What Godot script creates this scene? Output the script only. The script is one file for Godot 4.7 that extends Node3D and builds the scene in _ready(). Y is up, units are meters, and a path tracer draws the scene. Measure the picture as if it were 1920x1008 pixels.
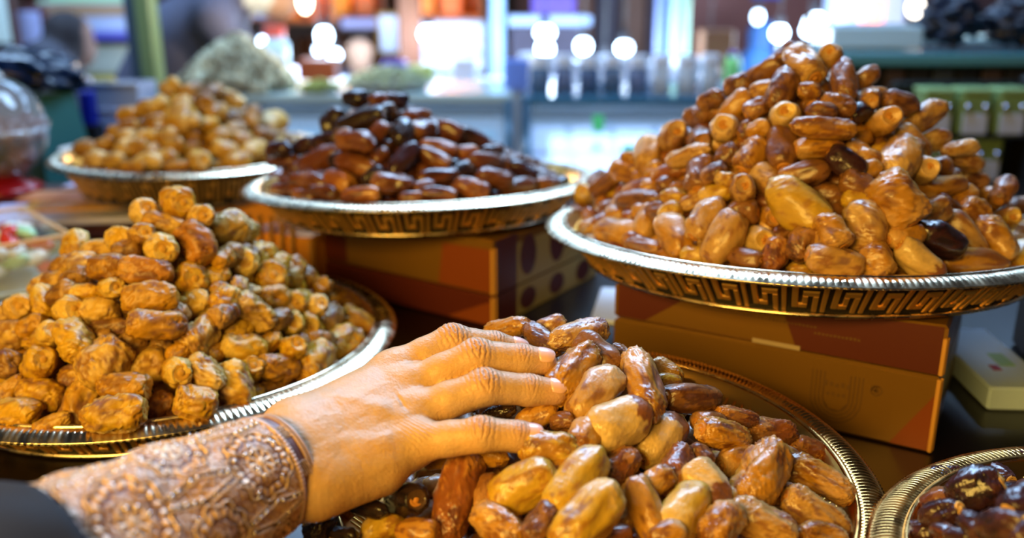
extends Node3D
# A date stall in a covered market: six silver-gold trays of dates on a counter, a hand on the front heap, lit shops behind.

var rng := RandomNumberGenerator.new()
var na := FastNoiseLite.new()
var nb := FastNoiseLite.new()
var nc := FastNoiseLite.new()
var taken := {}
var mats := {}
var pile := {}
const TABLE := 1.0475


func _ready() -> void:
	# ---- camera: 32 mm equivalent, 17 degrees down, at standing eye height over the stall
	var cam := Camera3D.new()
	cam.name = "camera"
	cam.position = Vector3(0, 1.40, 0)
	cam.rotation_degrees = Vector3(-17, 0, 0)
	var lens := CameraAttributesPhysical.new()
	lens.frustum_focal_length = 40.47
	lens.frustum_focus_distance = 0.60
	lens.frustum_near = 0.02
	lens.frustum_far = 60.0
	lens.exposure_aperture = 4.2
	cam.attributes = lens
	cam.fov = 33.03
	add_child(cam)
	cam.current = true
	# ---- environment: a closed market hall, so the sky is only a faint dusk outside
	var env := Environment.new()
	env.background_mode = Environment.BG_COLOR
	env.background_color = Color(0.05, 0.06, 0.08)
	env.tonemap_mode = Environment.TONE_MAPPER_LINEAR
	env.tonemap_exposure = 0.88
	env.sdfgi_enabled = true
	env.ssao_enabled = true
	env.ssil_enabled = true
	var we := WorldEnvironment.new()
	we.name = "world_environment"
	we.environment = env
	add_child(we)
	# ---- large lights
	_panel_lamp("warm_panel_lamp", "warm white panel lamp hung low over the customer side of the stall", Vector3(-0.55, 1.66, 0.28), Vector3(0.0, 1.12, -0.75), 0.8, 0.35, Color(1.0, 0.80, 0.37), 2.0, 5.0)
	_panel_lamp("cool_panel_lamp", "cool white panel lamp hung above the back of the stall", Vector3(0.15, 2.5, -1.65), Vector3(0.0, 1.1, -0.75), 1.2, 0.45, Color(0.68, 0.83, 1.0), 4.7, 8.0)
	_panel_lamp("cool_panel_lamp", "unseen cool panel lamp added to brighten the pictures and the banded sign", Vector3(-1.75, 2.35, -2.75), Vector3(-1.85, 1.1, -3.9), 0.8, 0.3, Color(0.72, 0.86, 1.0), 2.4, 7.0)  # unseen lamp, added only to brighten the dim left background
	for i in 4:
		_panel_lamp("ceiling_panel_lamp", "cool ceiling panel lamp over the aisle, %s of the row of four" % ["leftmost", "second from left", "third from left", "rightmost"][i], Vector3(-2.1 + 1.4 * i, 2.9, -3.6), Vector3(-2.1 + 1.4 * i, 0.0, -3.5), 1.0, 0.5, Color(0.66, 0.82, 1.0), 2.0, 7.0)
	_noise()
	_materials()
	_hall()
	_counter()
	_trays()
	_cartons()
	_all_dates()
	_person_hand()
	_side_goods()
	_background()


# ------------------------------------------------------------------ helpers
func _noise() -> void:
	rng.seed = 7
	for n in [na, nb, nc]:
		n.noise_type = FastNoiseLite.TYPE_SIMPLEX_SMOOTH
		n.frequency = 1.0
		n.fractal_type = FastNoiseLite.FRACTAL_NONE
	na.seed = 11
	nb.seed = 23
	nc.seed = 37
	nb.fractal_type = FastNoiseLite.FRACTAL_FBM
	nb.fractal_octaves = 3


func numbered(called: String) -> String:
	var n: int = taken.get(called, 0)
	taken[called] = n + 1
	return called if n == 0 else "%s_%03d" % [called, n]


func tag(o: Node3D, label: String, category: String, group := "") -> void:
	o.set_meta("label", label)
	o.set_meta("category", category)
	if group:
		o.set_meta("group", group)


func thing(called: String, label: String, category: String, at := Vector3.ZERO, turn := 0.0, group := "") -> Node3D:
	var o := Node3D.new()
	o.name = numbered(called)
	o.position = at
	o.rotation.y = turn
	add_child(o)
	tag(o, label, category, group)
	return o


func part(parent: Node3D, called: String, mesh: Mesh, m: Material, at := Vector3.ZERO) -> MeshInstance3D:
	var o := MeshInstance3D.new()
	o.name = called
	o.mesh = mesh
	o.material_override = m
	o.position = at
	parent.add_child(o, true)
	return o


func solo(called: String, label: String, category: String, mesh: Mesh, m: Material, at := Vector3.ZERO, group := "") -> MeshInstance3D:
	var o := MeshInstance3D.new()
	o.name = numbered(called)
	o.mesh = mesh
	o.material_override = m
	o.position = at
	add_child(o)
	tag(o, label, category, group)
	return o


func struct(called: String, mesh: Mesh, m: Material, at := Vector3.ZERO) -> MeshInstance3D:
	var o := MeshInstance3D.new()
	o.name = numbered(called)
	o.mesh = mesh
	o.material_override = m
	o.position = at
	add_child(o)
	o.set_meta("kind", "structure")
	return o


func mat(c: Color, rough := 0.6, metal := 0.0) -> StandardMaterial3D:
	var m := StandardMaterial3D.new()
	m.albedo_color = c
	m.roughness = rough
	m.metallic = metal
	return m


func glow(c: Color, energy: float) -> StandardMaterial3D:
	var m := mat(c, 0.5)
	m.emission_enabled = true
	m.emission = c
	m.emission_energy_multiplier = energy
	return m


func noise_tex(freq: float, sz: int, normal := false, strength := 4.0, s := 1) -> NoiseTexture2D:
	var t := NoiseTexture2D.new()
	var n := FastNoiseLite.new()
	n.seed = s
	n.frequency = freq
	n.fractal_octaves = 4
	t.noise = n
	t.width = sz
	t.height = sz
	t.seamless = true
	t.as_normal_map = normal
	t.bump_strength = strength
	return t


# box with chamfered edges, centred on its base
func cbox(w: float, h: float, d: float, ch := 0.004) -> ArrayMesh:
	var st := SurfaceTool.new()
	st.begin(Mesh.PRIMITIVE_TRIANGLES)
	add_cbox(st, Transform3D.IDENTITY, w, h, d, ch)
	st.generate_normals()
	return st.commit()


func quad(st: SurfaceTool, a: Vector3, b: Vector3, c: Vector3, d: Vector3) -> void:
	# a b c d counter-clockwise seen from outside; emitted clockwise
	for v in [a, c, b, a, d, c]:
		st.add_vertex(v)


func add_cbox(st: SurfaceTool, xf: Transform3D, w: float, h: float, d: float, ch := 0.004) -> void:
	st.set_smooth_group(-1)
	var c: float = minf(ch, minf(w, minf(h, d)) * 0.3)
	var X := w / 2
	var Z := d / 2
	var ring := func(y: float, ins: float) -> Array:
		var x0 := X - ins
		var z0 := Z - ins
		var k := c
		return [xf * Vector3(-x0 + k, y, z0), xf * Vector3(x0 - k, y, z0), xf * Vector3(x0, y, z0 - k), xf * Vector3(x0, y, -z0 + k), xf * Vector3(x0 - k, y, -z0), xf * Vector3(-x0 + k, y, -z0), xf * Vector3(-x0, y, -z0 + k), xf * Vector3(-x0, y, z0 - k)]
	var rs := [ring.call(0.0, c), ring.call(c, 0.0), ring.call(h - c, 0.0), ring.call(h, c)]
	for i in 3:
		for j in 8:
			var j2 := (j + 1) % 8
			quad(st, rs[i][j], rs[i][j2], rs[i + 1][j2], rs[i + 1][j])
	var top: Array = rs[3]
	var bot: Array = rs[0]
	for j in range(1, 7):
		for v in [top[0], top[j + 1], top[j]]:
			st.add_vertex(v)
		for v in [bot[0], bot[j], bot[j + 1]]:
			st.add_vertex(v)


# surface of revolution; prof: points (r, y) from bottom-outside round to wherever
func lathe(prof: PackedVector2Array, seg := 48, smooth := true) -> ArrayMesh:
	var st := SurfaceTool.new()
	st.begin(Mesh.PRIMITIVE_TRIANGLES)
	add_lathe(st, Transform3D.IDENTITY, prof, seg, smooth)
	st.generate_normals()
	return st.commit()


func add_lathe(st: SurfaceTool, xf: Transform3D, prof: PackedVector2Array, seg := 48, smooth := true) -> void:
	st.set_smooth_group(0 if smooth else -1)
	for i in prof.size() - 1:
		for j in seg:
			var t0 := TAU * j / seg
			var t1 := TAU * (j + 1) / seg
			var a := prof[i]
			var b := prof[i + 1]
			var p00 := xf * Vector3(a.x * cos(t0), a.y, a.x * sin(t0))
			var p01 := xf * Vector3(a.x * cos(t1), a.y, a.x * sin(t1))
			var p10 := xf * Vector3(b.x * cos(t0), b.y, b.x * sin(t0))
			var p11 := xf * Vector3(b.x * cos(t1), b.y, b.x * sin(t1))
			if a.x > 1e-6:
				for v in [p00, p01, p11]:
					st.add_vertex(v)
			if b.x > 1e-6:
				for v in [p00, p11, p10]:
					st.add_vertex(v)


# grid of points -> ArrayMesh with smooth normals; wrap in the second index if closed
func grid_mesh(pts: PackedVector3Array, nu: int, nv: int, wrap: bool, cols := PackedColorArray(), flip := false) -> ArrayMesh:
	var nor := PackedVector3Array()
	nor.resize(pts.size())
	for i in nu:
		var i0 := maxi(i - 1, 0) * nv
		var i1 := mini(i + 1, nu - 1) * nv
		for j in nv:
			var j0 := (j + nv - 1) % nv if wrap else maxi(j - 1, 0)
			var j1 := (j + 1) % nv if wrap else mini(j + 1, nv - 1)
			var n := (pts[i1 + j] - pts[i0 + j]).cross(pts[i * nv + j1] - pts[i * nv + j0])
			nor[i * nv + j] = (-n if flip else n).normalized()
	var idx := PackedInt32Array()
	var mj := nv if wrap else nv - 1
	for i in nu - 1:
		for j in mj:
			var a := i * nv + j
			var b := i * nv + (j + 1) % nv
			var c := a + nv
			var d := b + nv
			if flip:
				idx.append_array([a, c, b, b, c, d])
			else:
				idx.append_array([a, b, c, b, d, c])
	var arr := []
	arr.resize(Mesh.ARRAY_MAX)
	arr[Mesh.ARRAY_VERTEX] = pts
	arr[Mesh.ARRAY_NORMAL] = nor
	if cols.size():
		arr[Mesh.ARRAY_COLOR] = cols
	arr[Mesh.ARRAY_INDEX] = idx
	var m := ArrayMesh.new()
	m.add_surface_from_arrays(Mesh.PRIMITIVE_TRIANGLES, arr)
	return m


func add_tube(st: SurfaceTool, path: Array, radii: Array, seg := 10, caps := true) -> void:
	st.set_smooth_group(0)
	var rings := []
	var up := Vector3.UP
	for i in path.size():
		var t: Vector3 = (path[mini(i + 1, path.size() - 1)] - path[maxi(i - 1, 0)]).normalized()
		var x := up.cross(t)
		if x.length() < 0.05:
			x = Vector3.RIGHT.cross(t)
		x = x.normalized()
		var y := t.cross(x)
		var r := []
		for j in seg:
			var a := TAU * j / seg
			r.append(path[i] + (x * cos(a) + y * sin(a)) * radii[i])
		rings.append(r)
	for i in path.size() - 1:
		for j in seg:
			var j2 := (j + 1) % seg
			quad(st, rings[i][j], rings[i][j2], rings[i + 1][j2], rings[i + 1][j])
	if caps:
		for e in [0, path.size() - 1]:
			for j in seg:
				var j2 := (j + 1) % seg
				var tri := [path[e], rings[e][j], rings[e][j2]] if e == 0 else [path[e], rings[e][j2], rings[e][j]]
				for v in tri:
					st.add_vertex(v)


func tube(path: Array, radii: Array, seg := 10) -> ArrayMesh:
	var st := SurfaceTool.new()
	st.begin(Mesh.PRIMITIVE_TRIANGLES)
	add_tube(st, path, radii, seg)
	st.generate_normals()
	return st.commit()


# a lumpy closed blob: radius per direction, noise amount
func blob(rx: float, ry: float, rz: float, amount: float, freq: float, s: float, nu := 20, nv := 28) -> ArrayMesh:
	var pts := PackedVector3Array()
	for i in nu:
		var ph := PI * i / (nu - 1)
		for j in nv:
			var th := TAU * j / nv
			var d := Vector3(sin(ph) * cos(th), cos(ph), sin(ph) * sin(th))
			var k := 1.0 + amount * na.get_noise_3d(d.x * freq + s, d.y * freq, d.z * freq)
			pts.append(Vector3(d.x * rx, d.y * ry, d.z * rz) * k)
	return grid_mesh(pts, nu, nv, true, PackedColorArray(), true)


# a lamp: glowing panel in a frame, and an area light of the same size just in front of it
func _panel_lamp(called: String, label: String, at: Vector3, towards: Vector3, w: float, h: float, c: Color, energy: float, shine: float) -> void:
	var o := Node3D.new()
	o.name = numbered(called)
	add_child(o)
	o.look_at_from_position(at, towards, Vector3.FORWARD if absf((towards - at).normalized().y) > 0.95 else Vector3.UP)
	tag(o, label, "lamp", "panel lamps")
	var st := SurfaceTool.new()
	st.begin(Mesh.PRIMITIVE_TRIANGLES)
	add_cbox(st, Transform3D(Basis.IDENTITY, Vector3(0, -h / 2 - 0.02, 0.025)), w + 0.04, h + 0.04, 0.04, 0.004)
	st.generate_normals()
	part(o, "housing", st.commit(), mat(Color(0.85, 0.85, 0.85), 0.4, 0.2))
	part(o, "diffuser", cbox(w, h, 0.006, 0.002), glow(c, shine), Vector3(0, -h / 2, 0.0))
	var l := AreaLight3D.new()
	l.name = "light"
	l.area_size = Vector2(w, h)
	l.area_normalize_energy = true
	l.light_color = c
	l.light_energy = energy
	l.light_specular = 1.0
	l.shadow_enabled = true
	l.area_range = 14.0
	l.position = Vector3(0, 0, -0.01)
	o.add_child(l)


# ------------------------------------------------------------------ materials
func _materials() -> void:
	var skin_n := noise_tex(0.02, 512, true, 5.0, 3)
	for k in ["date", "date_dry", "date_dark", "date_semi"]:
		var m := StandardMaterial3D.new()
		m.vertex_color_use_as_albedo = true
		m.roughness = {"date": 0.36, "date_dry": 0.46, "date_dark": 0.27, "date_semi": 0.40}[k]
		m.metallic_specular = 0.5
		m.clearcoat_enabled = k != "date_dry"
		m.clearcoat = 0.22
		m.clearcoat_roughness = 0.18
		m.normal_enabled = true
		m.normal_texture = skin_n
		m.normal_scale = 0.5
		m.uv1_triplanar = true
		m.uv1_scale = Vector3(22, 22, 22)
		m.subsurf_scatter_enabled = k != "date_dark"
		m.subsurf_scatter_strength = 0.05
		mats[k] = m
	var stem := mat(Color(0.72, 0.47, 0.16), 0.7)
	mats.stem = stem
	mats.stem_gold = mat(Color(0.74, 0.54, 0.17), 0.7)
	mats.stem_pale = mat(Color(0.93, 0.72, 0.36), 0.8)
	# silver-gold plated tray metal, with fine wear in the gloss
	var metal := mat(Color(0.88, 0.81, 0.68), 0.24, 1.0)
	metal.roughness_texture = noise_tex(0.03, 256, false, 1.0, 9)
	metal.roughness = 0.55
	metal.uv1_triplanar = true
	metal.uv1_scale = Vector3(6, 6, 6)
	mats.metal = metal
	var gold := mat(Color(0.86, 0.64, 0.30), 0.34, 1.0)
	mats.gold = gold
	mats.key = mat(Color(0.90, 0.70, 0.38), 0.46, 0.85)
	mats.warm_lit_metal = metal.duplicate()
	mats.warm_lit_metal.albedo_color = Color(0.86, 0.67, 0.39)  # same tray metal, with the warm light it reflects put into its colour
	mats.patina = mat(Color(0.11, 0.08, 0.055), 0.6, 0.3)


# ------------------------------------------------------------------ hall
func _hall() -> void:
	var floor_m := mat(Color(0.42, 0.40, 0.38), 0.5)
	floor_m.albedo_texture = noise_tex(0.01, 256, false, 1, 4)
	floor_m.uv1_triplanar = true
	struct("floor", cbox(9.4, 0.2, 10.4, 0.01), floor_m, Vector3(0, -0.2, -2.6))
	struct("ceiling", cbox(9.4, 0.2, 10.4, 0.01), mat(Color(0.42, 0.42, 0.44), 0.8), Vector3(0, 3.2, -2.6))
	struct("wall_back", cbox(9.4, 3.4, 0.2, 0.01), mat(Color(0.42, 0.30, 0.24), 0.8), Vector3(0, -0.1, -7.6))
	struct("wall_left", cbox(0.2, 3.4, 10.4, 0.01), mat(Color(0.55, 0.47, 0.40), 0.8), Vector3(-4.5, -0.1, -2.6))
	struct("wall_right", cbox(0.2, 3.4, 10.4, 0.01), mat(Color(0.55, 0.50, 0.46), 0.8), Vector3(4.5, -0.1, -2.6))
	struct("wall_front", cbox(9.4, 3.4, 0.2, 0.01), mat(Color(0.42, 0.30, 0.20), 0.7), Vector3(0, -0.1, 2.4))


func _counter() -> void:
	var o := thing("stall_counter", "dark lacquered stall counter carrying all the date trays", "counter", Vector3(0, 0, -0.86))
	var top := mat(Color(0.075, 0.05, 0.05), 0.28)
	part(o, "worktop", cbox(2.6, 0.04, 1.72, 0.006), top, Vector3(0, TABLE - 0.04, 0))
	part(o, "body", cbox(2.5, TABLE - 0.04, 1.62, 0.006), mat(Color(0.16, 0.07, 0.05), 0.5))


# ------------------------------------------------------------------ trays
func _trays() -> void:
	_tray("round silver-gold tray with a fluted rim holding the tall brown pile of dates", Vector3(0.2822, 1.1810, -0.8675), 0.25, 0.0038, 0.0674, 300, 1800)
	_tray("round silver-gold tray behind the wrist, holding the yellow pile of dates", Vector3(-0.3380, 1.0861, -0.8198), 0.225, 0.0, 0.0, 270, 1620)
	_tray("round silver-gold tray with a wide fluted rim under the hand, holding the front pile", Vector3(0.0520, 1.0988, -0.5353), 0.1879, -0.0056, -0.0729, 320, 1920)
	_tray("small round tray at the bottom right corner, full of violet-black dates", Vector3(0.3668, 1.1028, -0.3845), 0.1775, 0.0, 0.0, 311, 1866)
	_tray("round tray raised on two cartons, holding the dark pile of dates", Vector3(-0.1102, 1.1784, -1.1029), 0.2175, 0.0216, 0.0603, 260, 1300)
	_tray("farthest round tray at the back left, holding the far pile of dates", Vector3(-0.5120, 1.1522, -1.4687), 0.2231, 0.0, 0.0, 260, 1040, 1.5)


func _tray(label: String, at: Vector3, R: float, ta: float, tb: float, flutes: int, seg: int, deep := 1.0) -> void:
	var o := thing("serving_tray", label, "tray", at, 0.0, "")
	var up := Vector3(-ta, 1, -tb).normalized()
	var bx := Vector3(1, ta, 0).normalized()
	o.basis = Basis(bx, up, bx.cross(up).normalized())
	var ri := R - 0.021
	# dish: inner wall, floor, underside and outer wall
	var rb := R - 0.045
	var p := PackedVector2Array([Vector2(0.0, -0.0385 * deep), Vector2(rb - 0.012, -0.0385 * deep), Vector2(rb - 0.002, -0.0372 * deep), Vector2(rb, -0.0340 * deep), Vector2(R - 0.020, -0.0045), Vector2(R - 0.016, -0.002)])
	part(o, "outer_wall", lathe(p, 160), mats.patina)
	var q := PackedVector2Array([Vector2(ri - 0.001, 0.0012), Vector2(ri - 0.004, -0.001), Vector2(ri - 0.007, -0.006), Vector2(rb - 0.004, -0.0315 * deep), Vector2(rb - 0.010, -0.0345 * deep), Vector2(0.0, -0.0350 * deep)])
	part(o, "dish", lathe(q, 160), mats.gold)
	# fluted rim: a flange with radial ribs between an inner roll and an outer lip
	var nr := 13
	var rib := 0.0014 if flutes > 305 else 0.0006
	var pts := PackedVector3Array()
	for i in nr:
		var t := float(i) / (nr - 1)
		var r := lerpf(ri - 0.001, R, t)
		var crown := 0.0028 * sin(PI * t)
		var edge := smoothstep(0.12, 0.3, t) * (1.0 - smoothstep(0.8, 0.93, t))
		for j in seg:
			var th := TAU * j / seg
			var w := 0.5 + 0.5 * cos(th * flutes + t * 2.2)
			var rr := r + (0.0007 * (w - 0.5) if i == nr - 1 else 0.0)
			pts.append(Vector3(rr * cos(th), 0.001 + crown + edge * rib * (pow(w, 0.7) - 0.5) - 0.004 * t * t, rr * sin(th)))
	for i in range(nr - 2, -1, -1):   # underside, 2 mm lower
		var r := lerpf(ri - 0.001, R - 0.0006, float(i) / (nr - 1))
		if i % 4 != 0:
			continue
		for j in seg:
			var th := TAU * j / seg
			pts.append(Vector3(r * cos(th), -0.0035 - 0.001 * sin(PI * float(i) / (nr - 1)), r * sin(th)))
	var rm: Material = mats.warm_lit_metal if flutes > 305 else mats.metal
	part(o, "fluted_rim", grid_mesh(pts, pts.size() / seg, seg, true), rm)
	# inner roll and lower bead
	part(o, "inner_roll", _torus(ri, 0.0021, 0.0016, 200), rm)
	part(o, "lower_bead", _torus(rb + 0.001, 0.0022, -0.0352 * deep, 200), mats.metal)
	part(o, "upper_bead", _torus(R - 0.0175, 0.0015, -0.0058, 200), mats.metal)
	# upright ribs pressed into the inner wall
	var s3 := SurfaceTool.new()
	s3.begin(Mesh.PRIMITIVE_TRIANGLES)
	for k in roundi(TAU * ri / 0.0075):
		var a := k * 0.0075 / ri
		var n := Vector3(cos(a), 0, sin(a))
		add_tube(s3, [n * (ri - 0.0075) + Vector3(0, -0.008, 0), n * (rb - 0.0045) + Vector3(0, -0.030 * deep, 0)], [0.0016, 0.0013], 6)
	s3.generate_normals()
	part(o, "inner_ribs", s3.commit(), mats.gold)
	# raised Greek key on the outer wall
	var st := SurfaceTool.new()
	st.begin(Mesh.PRIMITIVE_TRIANGLES)
	st.set_smooth_group(-1)
	var n := roundi(TAU * (R - 0.03) / 0.0300)
	var strokes := [[-0.055, 0.075, 0.0, 1.0], [0.20, 0.36, 0.16, 1.0], [0.36, 0.60, 0.16, 0.33], [0.46, 0.60, 0.33, 0.64], [0.46, 0.86, 0.64, 0.82], [0.72, 0.86, 0.0, 0.64]]
	for k in n:
		for s in strokes:
			_wall_patch(st, R, rb, -(k + s[1]) / n * TAU, -(k + s[0]) / n * TAU, s[2], s[3], deep)
	st.generate_normals()
	part(o, "greek_key", st.commit(), mats.key)


func _wall_patch(st: SurfaceTool, R: float, rb: float, t0: float, t1: float, v0: float, v1: float, deep := 1.0) -> void:
	var at := func(t: float, v: float, out: float) -> Vector3:
		var r := lerpf(rb + 0.0015, R - 0.0205, v) + out
		return Vector3(r * cos(t), lerpf(-0.0320 * deep, -0.0070, v) - out * 0.5, r * sin(t))
	var lo := -0.0002
	var hi := 0.0013
	var b := 0.0006
	var dt := b / R
	var dv := b / 0.028
	var A: Array = [at.call(t0, v0, lo), at.call(t1, v0, lo), at.call(t1, v1, lo), at.call(t0, v1, lo)]
	var B: Array = [at.call(t0 + dt, v0 + dv, hi), at.call(t1 - dt, v0 + dv, hi), at.call(t1 - dt, v1 - dv, hi), at.call(t0 + dt, v1 - dv, hi)]
	quad(st, B[0], B[3], B[2], B[1])
	for i in 4:
		var i2 := (i + 1) % 4
		quad(st, A[i], B[i], B[i2], A[i2])


func _torus(R: float, r: float, y: float, seg: int) -> ArrayMesh:
	var pts := PackedVector3Array()
	for i in 11:
		var a := TAU * i / 10
		for j in seg:
			var t := TAU * j / seg
			pts.append(Vector3((R + r * cos(a)) * cos(t), y + r * sin(a), (R + r * cos(a)) * sin(t)))
	return grid_mesh(pts, 11, seg, true)


# ------------------------------------------------------------------ cartons
# a carton from the front edge A->B (ground plan), going back by depth; top may slope to the back
func _carton(label: String, A: Vector2, B: Vector2, depth: float, y0: float, y1: float, slope: float, board: Material, edge: Material) -> Node3D:
	var e := (B - A).normalized()
	var back := Vector2(e.y, -e.x)
	if back.y > 0:
		back = -back
	var L := A.distance_to(B)
	var o := thing("carton", label, "box", Vector3(A.x, y0, A.y), -atan2(e.y, e.x))
	# local: x along the front edge, z = -depth behind
	var st := SurfaceTool.new()
	st.begin(Mesh.PRIMITIVE_TRIANGLES)
	st.set_smooth_group(-1)
	var H := y1 - y0
	var c := 0.0025
	var yt := func(x: float, z: float) -> float:
		return H + slope * (e.y * x - e.x * -z * -1.0)
	var lo := [Vector3(0, 0, 0), Vector3(L, 0, 0), Vector3(L, 0, -depth), Vector3(0, 0, -depth)]
	var rows := []
	for k in 4:
		var ins: float = [c, 0.0, 0.0, c][k]
		var r := []
		for v in lo:
			var cx: float = clampf(v.x, ins, L - ins)
			var cz: float = clampf(v.z, -depth + ins, -ins)
			var top: float = H + slope * (cx * e.y + cz * e.x)
			r.append(Vector3(cx, [0.0, c, top - c, top][k], cz))
		rows.append(r)
	for k in 3:
		for i in 4:
			var i2 := (i + 1) % 4
			quad(st, rows[k][i], rows[k][i2], rows[k + 1][i2], rows[k + 1][i])
	quad(st, rows[3][0], rows[3][1], rows[3][2], rows[3][3])
	quad(st, rows[0][3], rows[0][2], rows[0][1], rows[0][0])
	st.generate_normals()
	part(o, "body", st.commit(), board)
	# folded lid edge along the front and the corner
	var s2 := SurfaceTool.new()
	s2.begin(Mesh.PRIMITIVE_TRIANGLES)
	add_cbox(s2, Transform3D(Basis.IDENTITY, Vector3(L - 0.0012, 0.001, 0.0004)), 0.0035, H - 0.002, 0.0030, 0.0008)
	add_cbox(s2, Transform3D(Basis.IDENTITY, Vector3(L + 0.0004, 0.001, -0.004)), 0.0022, H - 0.002, 0.0028, 0.0006)
	s2.generate_normals()
	part(o, "corner_edge", s2.commit(), edge)
	return o


# flat print on a carton front: polygon in (x along, y up) fractions of L,H
func _print(o: Node3D, called: String, poly: PackedVector2Array, m: Material, side := false, lift := 0.0004) -> void:
	var tri := Geometry2D.triangulate_polygon(poly)
	var st := SurfaceTool.new()
	st.begin(Mesh.PRIMITIVE_TRIANGLES)
	st.set_smooth_group(-1)
	for i in tri:
		var p := poly[i]
		st.add_vertex(Vector3(p.x, p.y, lift) if not side else Vector3(lift, p.y, -p.x))
	st.generate_normals()
	part(o, called, st.commit(), m)


func rect(x0: float, y0: float, x1: float, y1: float) -> PackedVector2Array:
	return PackedVector2Array([Vector2(x0, y0), Vector2(x1, y0), Vector2(x1, y1), Vector2(x0, y1)])


func ellipse(cx: float, cy: float, rx: float, ry: float, n := 28) -> PackedVector2Array:
	var p := PackedVector2Array()
	for i in n:
		p.append(Vector2(cx + rx * cos(TAU * i / n), cy + ry * sin(TAU * i / n)))
	return p


func _cartons() -> void:
	var board := mat(Color(0.50, 0.35, 0.12), 0.36, 0.35)
	var maroon := mat(Color(0.33, 0.12, 0.07), 0.42, 0.1)
	var orange := mat(Color(0.52, 0.25, 0.09), 0.4, 0.2)
	var edge := mat(Color(0.78, 0.56, 0.26), 0.5)
	var line := mat(Color(0.40, 0.27, 0.10), 0.5, 0.2)
	var olive := mat(Color(0.62, 0.57, 0.38), 0.5)
	var oval := mat(Color(0.30, 0.09, 0.10), 0.5)
	var tape := mat(Color(0.66, 0.58, 0.48), 0.12)
	# under the tall pile
	var A := Vector2(0.0945, -0.787)
	var B := Vector2(0.334, -0.649)
	var lo := _carton("gold carton with a faint shield emblem, under the tray of the tall brown pile", A, B, 0.2, TABLE, 1.1125, 0.0, board, edge)
	var L := A.distance_to(B)
	_print(lo, "maroon_print", PackedVector2Array([Vector2(0.245, 0.002), Vector2(L - 0.003, 0.002), Vector2(L - 0.003, 0.05)]), orange)
	# shield emblem: nested outlines, a bar of small marks on top and a ringed mark beside it
	for k in 4:
		var w := 0.0205 - 0.0032 * k
		_print(lo, "emblem_line", _shield(0.2, 0.034, w, 0.0011), line, false, 0.0005 + 0.0001 * k)
	for k in 5:
		_print(lo, "emblem_mark", rect(0.190 + 0.0045 * k, 0.0405 + 0.0006 * (k % 2), 0.1925 + 0.0045 * k, 0.0455 - 0.0008 * (k % 3)), line, false, 0.0006)
	for k in 4:
		_print(lo, "emblem_mark", rect(0.1925 + 0.0042 * k, 0.0325, 0.1948 + 0.0042 * k, 0.0352 + 0.0008 * (k % 2)), line, false, 0.0006)
	_print(lo, "ring_mark", _ring(0.2305, 0.0445, 0.0048, 0.0008), line, false, 0.0005)
	_print(lo, "ring_mark", _ring(0.2305, 0.0445, 0.0024, 0.0007), line, false, 0.0005)
	var hi := _carton("upper carton, maroon with a gold band of small print, directly under the tall pile's tray", A, B, 0.2, 1.1135, 1.1465, 0.067, board, edge)
	_print(hi, "maroon_print", PackedVector2Array([Vector2(0.003, 0.002), Vector2(0.03, 0.002), Vector2(0.07, 0.031), Vector2(0.003, 0.032)]), maroon)
	_print(hi, "maroon_print", PackedVector2Array([Vector2(0.165, 0.0015), Vector2(L - 0.003, 0.0015), Vector2(L - 0.003, 0.041), Vector2(0.150, 0.036)]), maroon)
	# a line of small illegible lettering
	for k in 34:
		var x := 0.075 + 0.0031 * k
		var hgt := 0.0012 + 0.0014 * absf(na.get_noise_1d(k * 3.7))
		_print(hi, "small_letter", rect(x, 0.0225, x + 0.0021, 0.0225 + hgt), line, false, 0.0006)
	for k in 12:
		var x := 0.178 + 0.0031 * k
		_print(hi, "small_letter", rect(x, 0.0175, x + 0.0020, 0.0190 + 0.0012 * absf(na.get_noise_1d(k * 2.3))), line, false, 0.0006)
	_print(hi, "clear_tape", rect(0.128, 0.0005, 0.168, 0.0045), tape, false, 0.0008)
	# under the dark pile
	A = Vector2(-0.2305, -1.07)
	B = Vector2(-0.020, -0.930)
	L = A.distance_to(B)
	lo = _carton("lower carton under the dark pile's tray, maroon front and oval spots on its side", A, B, 0.235, TABLE, 1.0835, 0.0, maroon, edge)
	_print(lo, "gold_print", PackedVector2Array([Vector2(0.19, 0.003), Vector2(L - 0.004, 0.003), Vector2(L - 0.004, 0.03)]), orange)
	hi = _carton("upper carton under the dark pile's tray, gold front panel and oval spots on its side", A, B, 0.235, 1.0845, 1.1385, 0.06, board, edge)
	_print(hi, "maroon_print", rect(0.003, 0.003, 0.038, 0.05), maroon)
	_print(hi, "maroon_print", PackedVector2Array([Vector2(0.178, 0.003), Vector2(L - 0.004, 0.003), Vector2(L - 0.004, 0.052), Vector2(0.185, 0.050)]), orange)
	var hs := [0.036, 0.0655]
	var os := [lo, hi]
	for b in 2:
		_print(os[b], "side_print", rect(0.045, 0.001, 0.233, hs[b] - 0.016 * b), olive, true, L + 0.0006)
		_print(os[b], "side_print", rect(0.004, 0.001, 0.045, hs[b] - 0.004 * b), maroon, true, L + 0.0006)
		for k in 3:
			_print(os[b], "oval_spot", ellipse(0.068 + 0.064 * k, hs[b] * 0.48, 0.017, hs[b] * 0.36), oval, true, L + 0.0010)
	# the far tray stands on a yellow carton; another shows beside the dark pile's cartons
	_carton("yellow carton under the farthest tray", Vector2(-0.575, -1.40), Vector2(-0.36, -1.345), 0.18, TABLE, 1.0940, 0.0, mat(Color(0.80, 0.52, 0.10), 0.5), edge)
	var yc := _carton("bright yellow carton with ribbed front, left of the dark pile's cartons", Vector2(-0.330, -1.085), Vector2(-0.240, -1.045), 0.05, TABLE, 1.118, 0.0, mat(Color(0.85, 0.55, 0.12), 0.5), edge)
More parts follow.
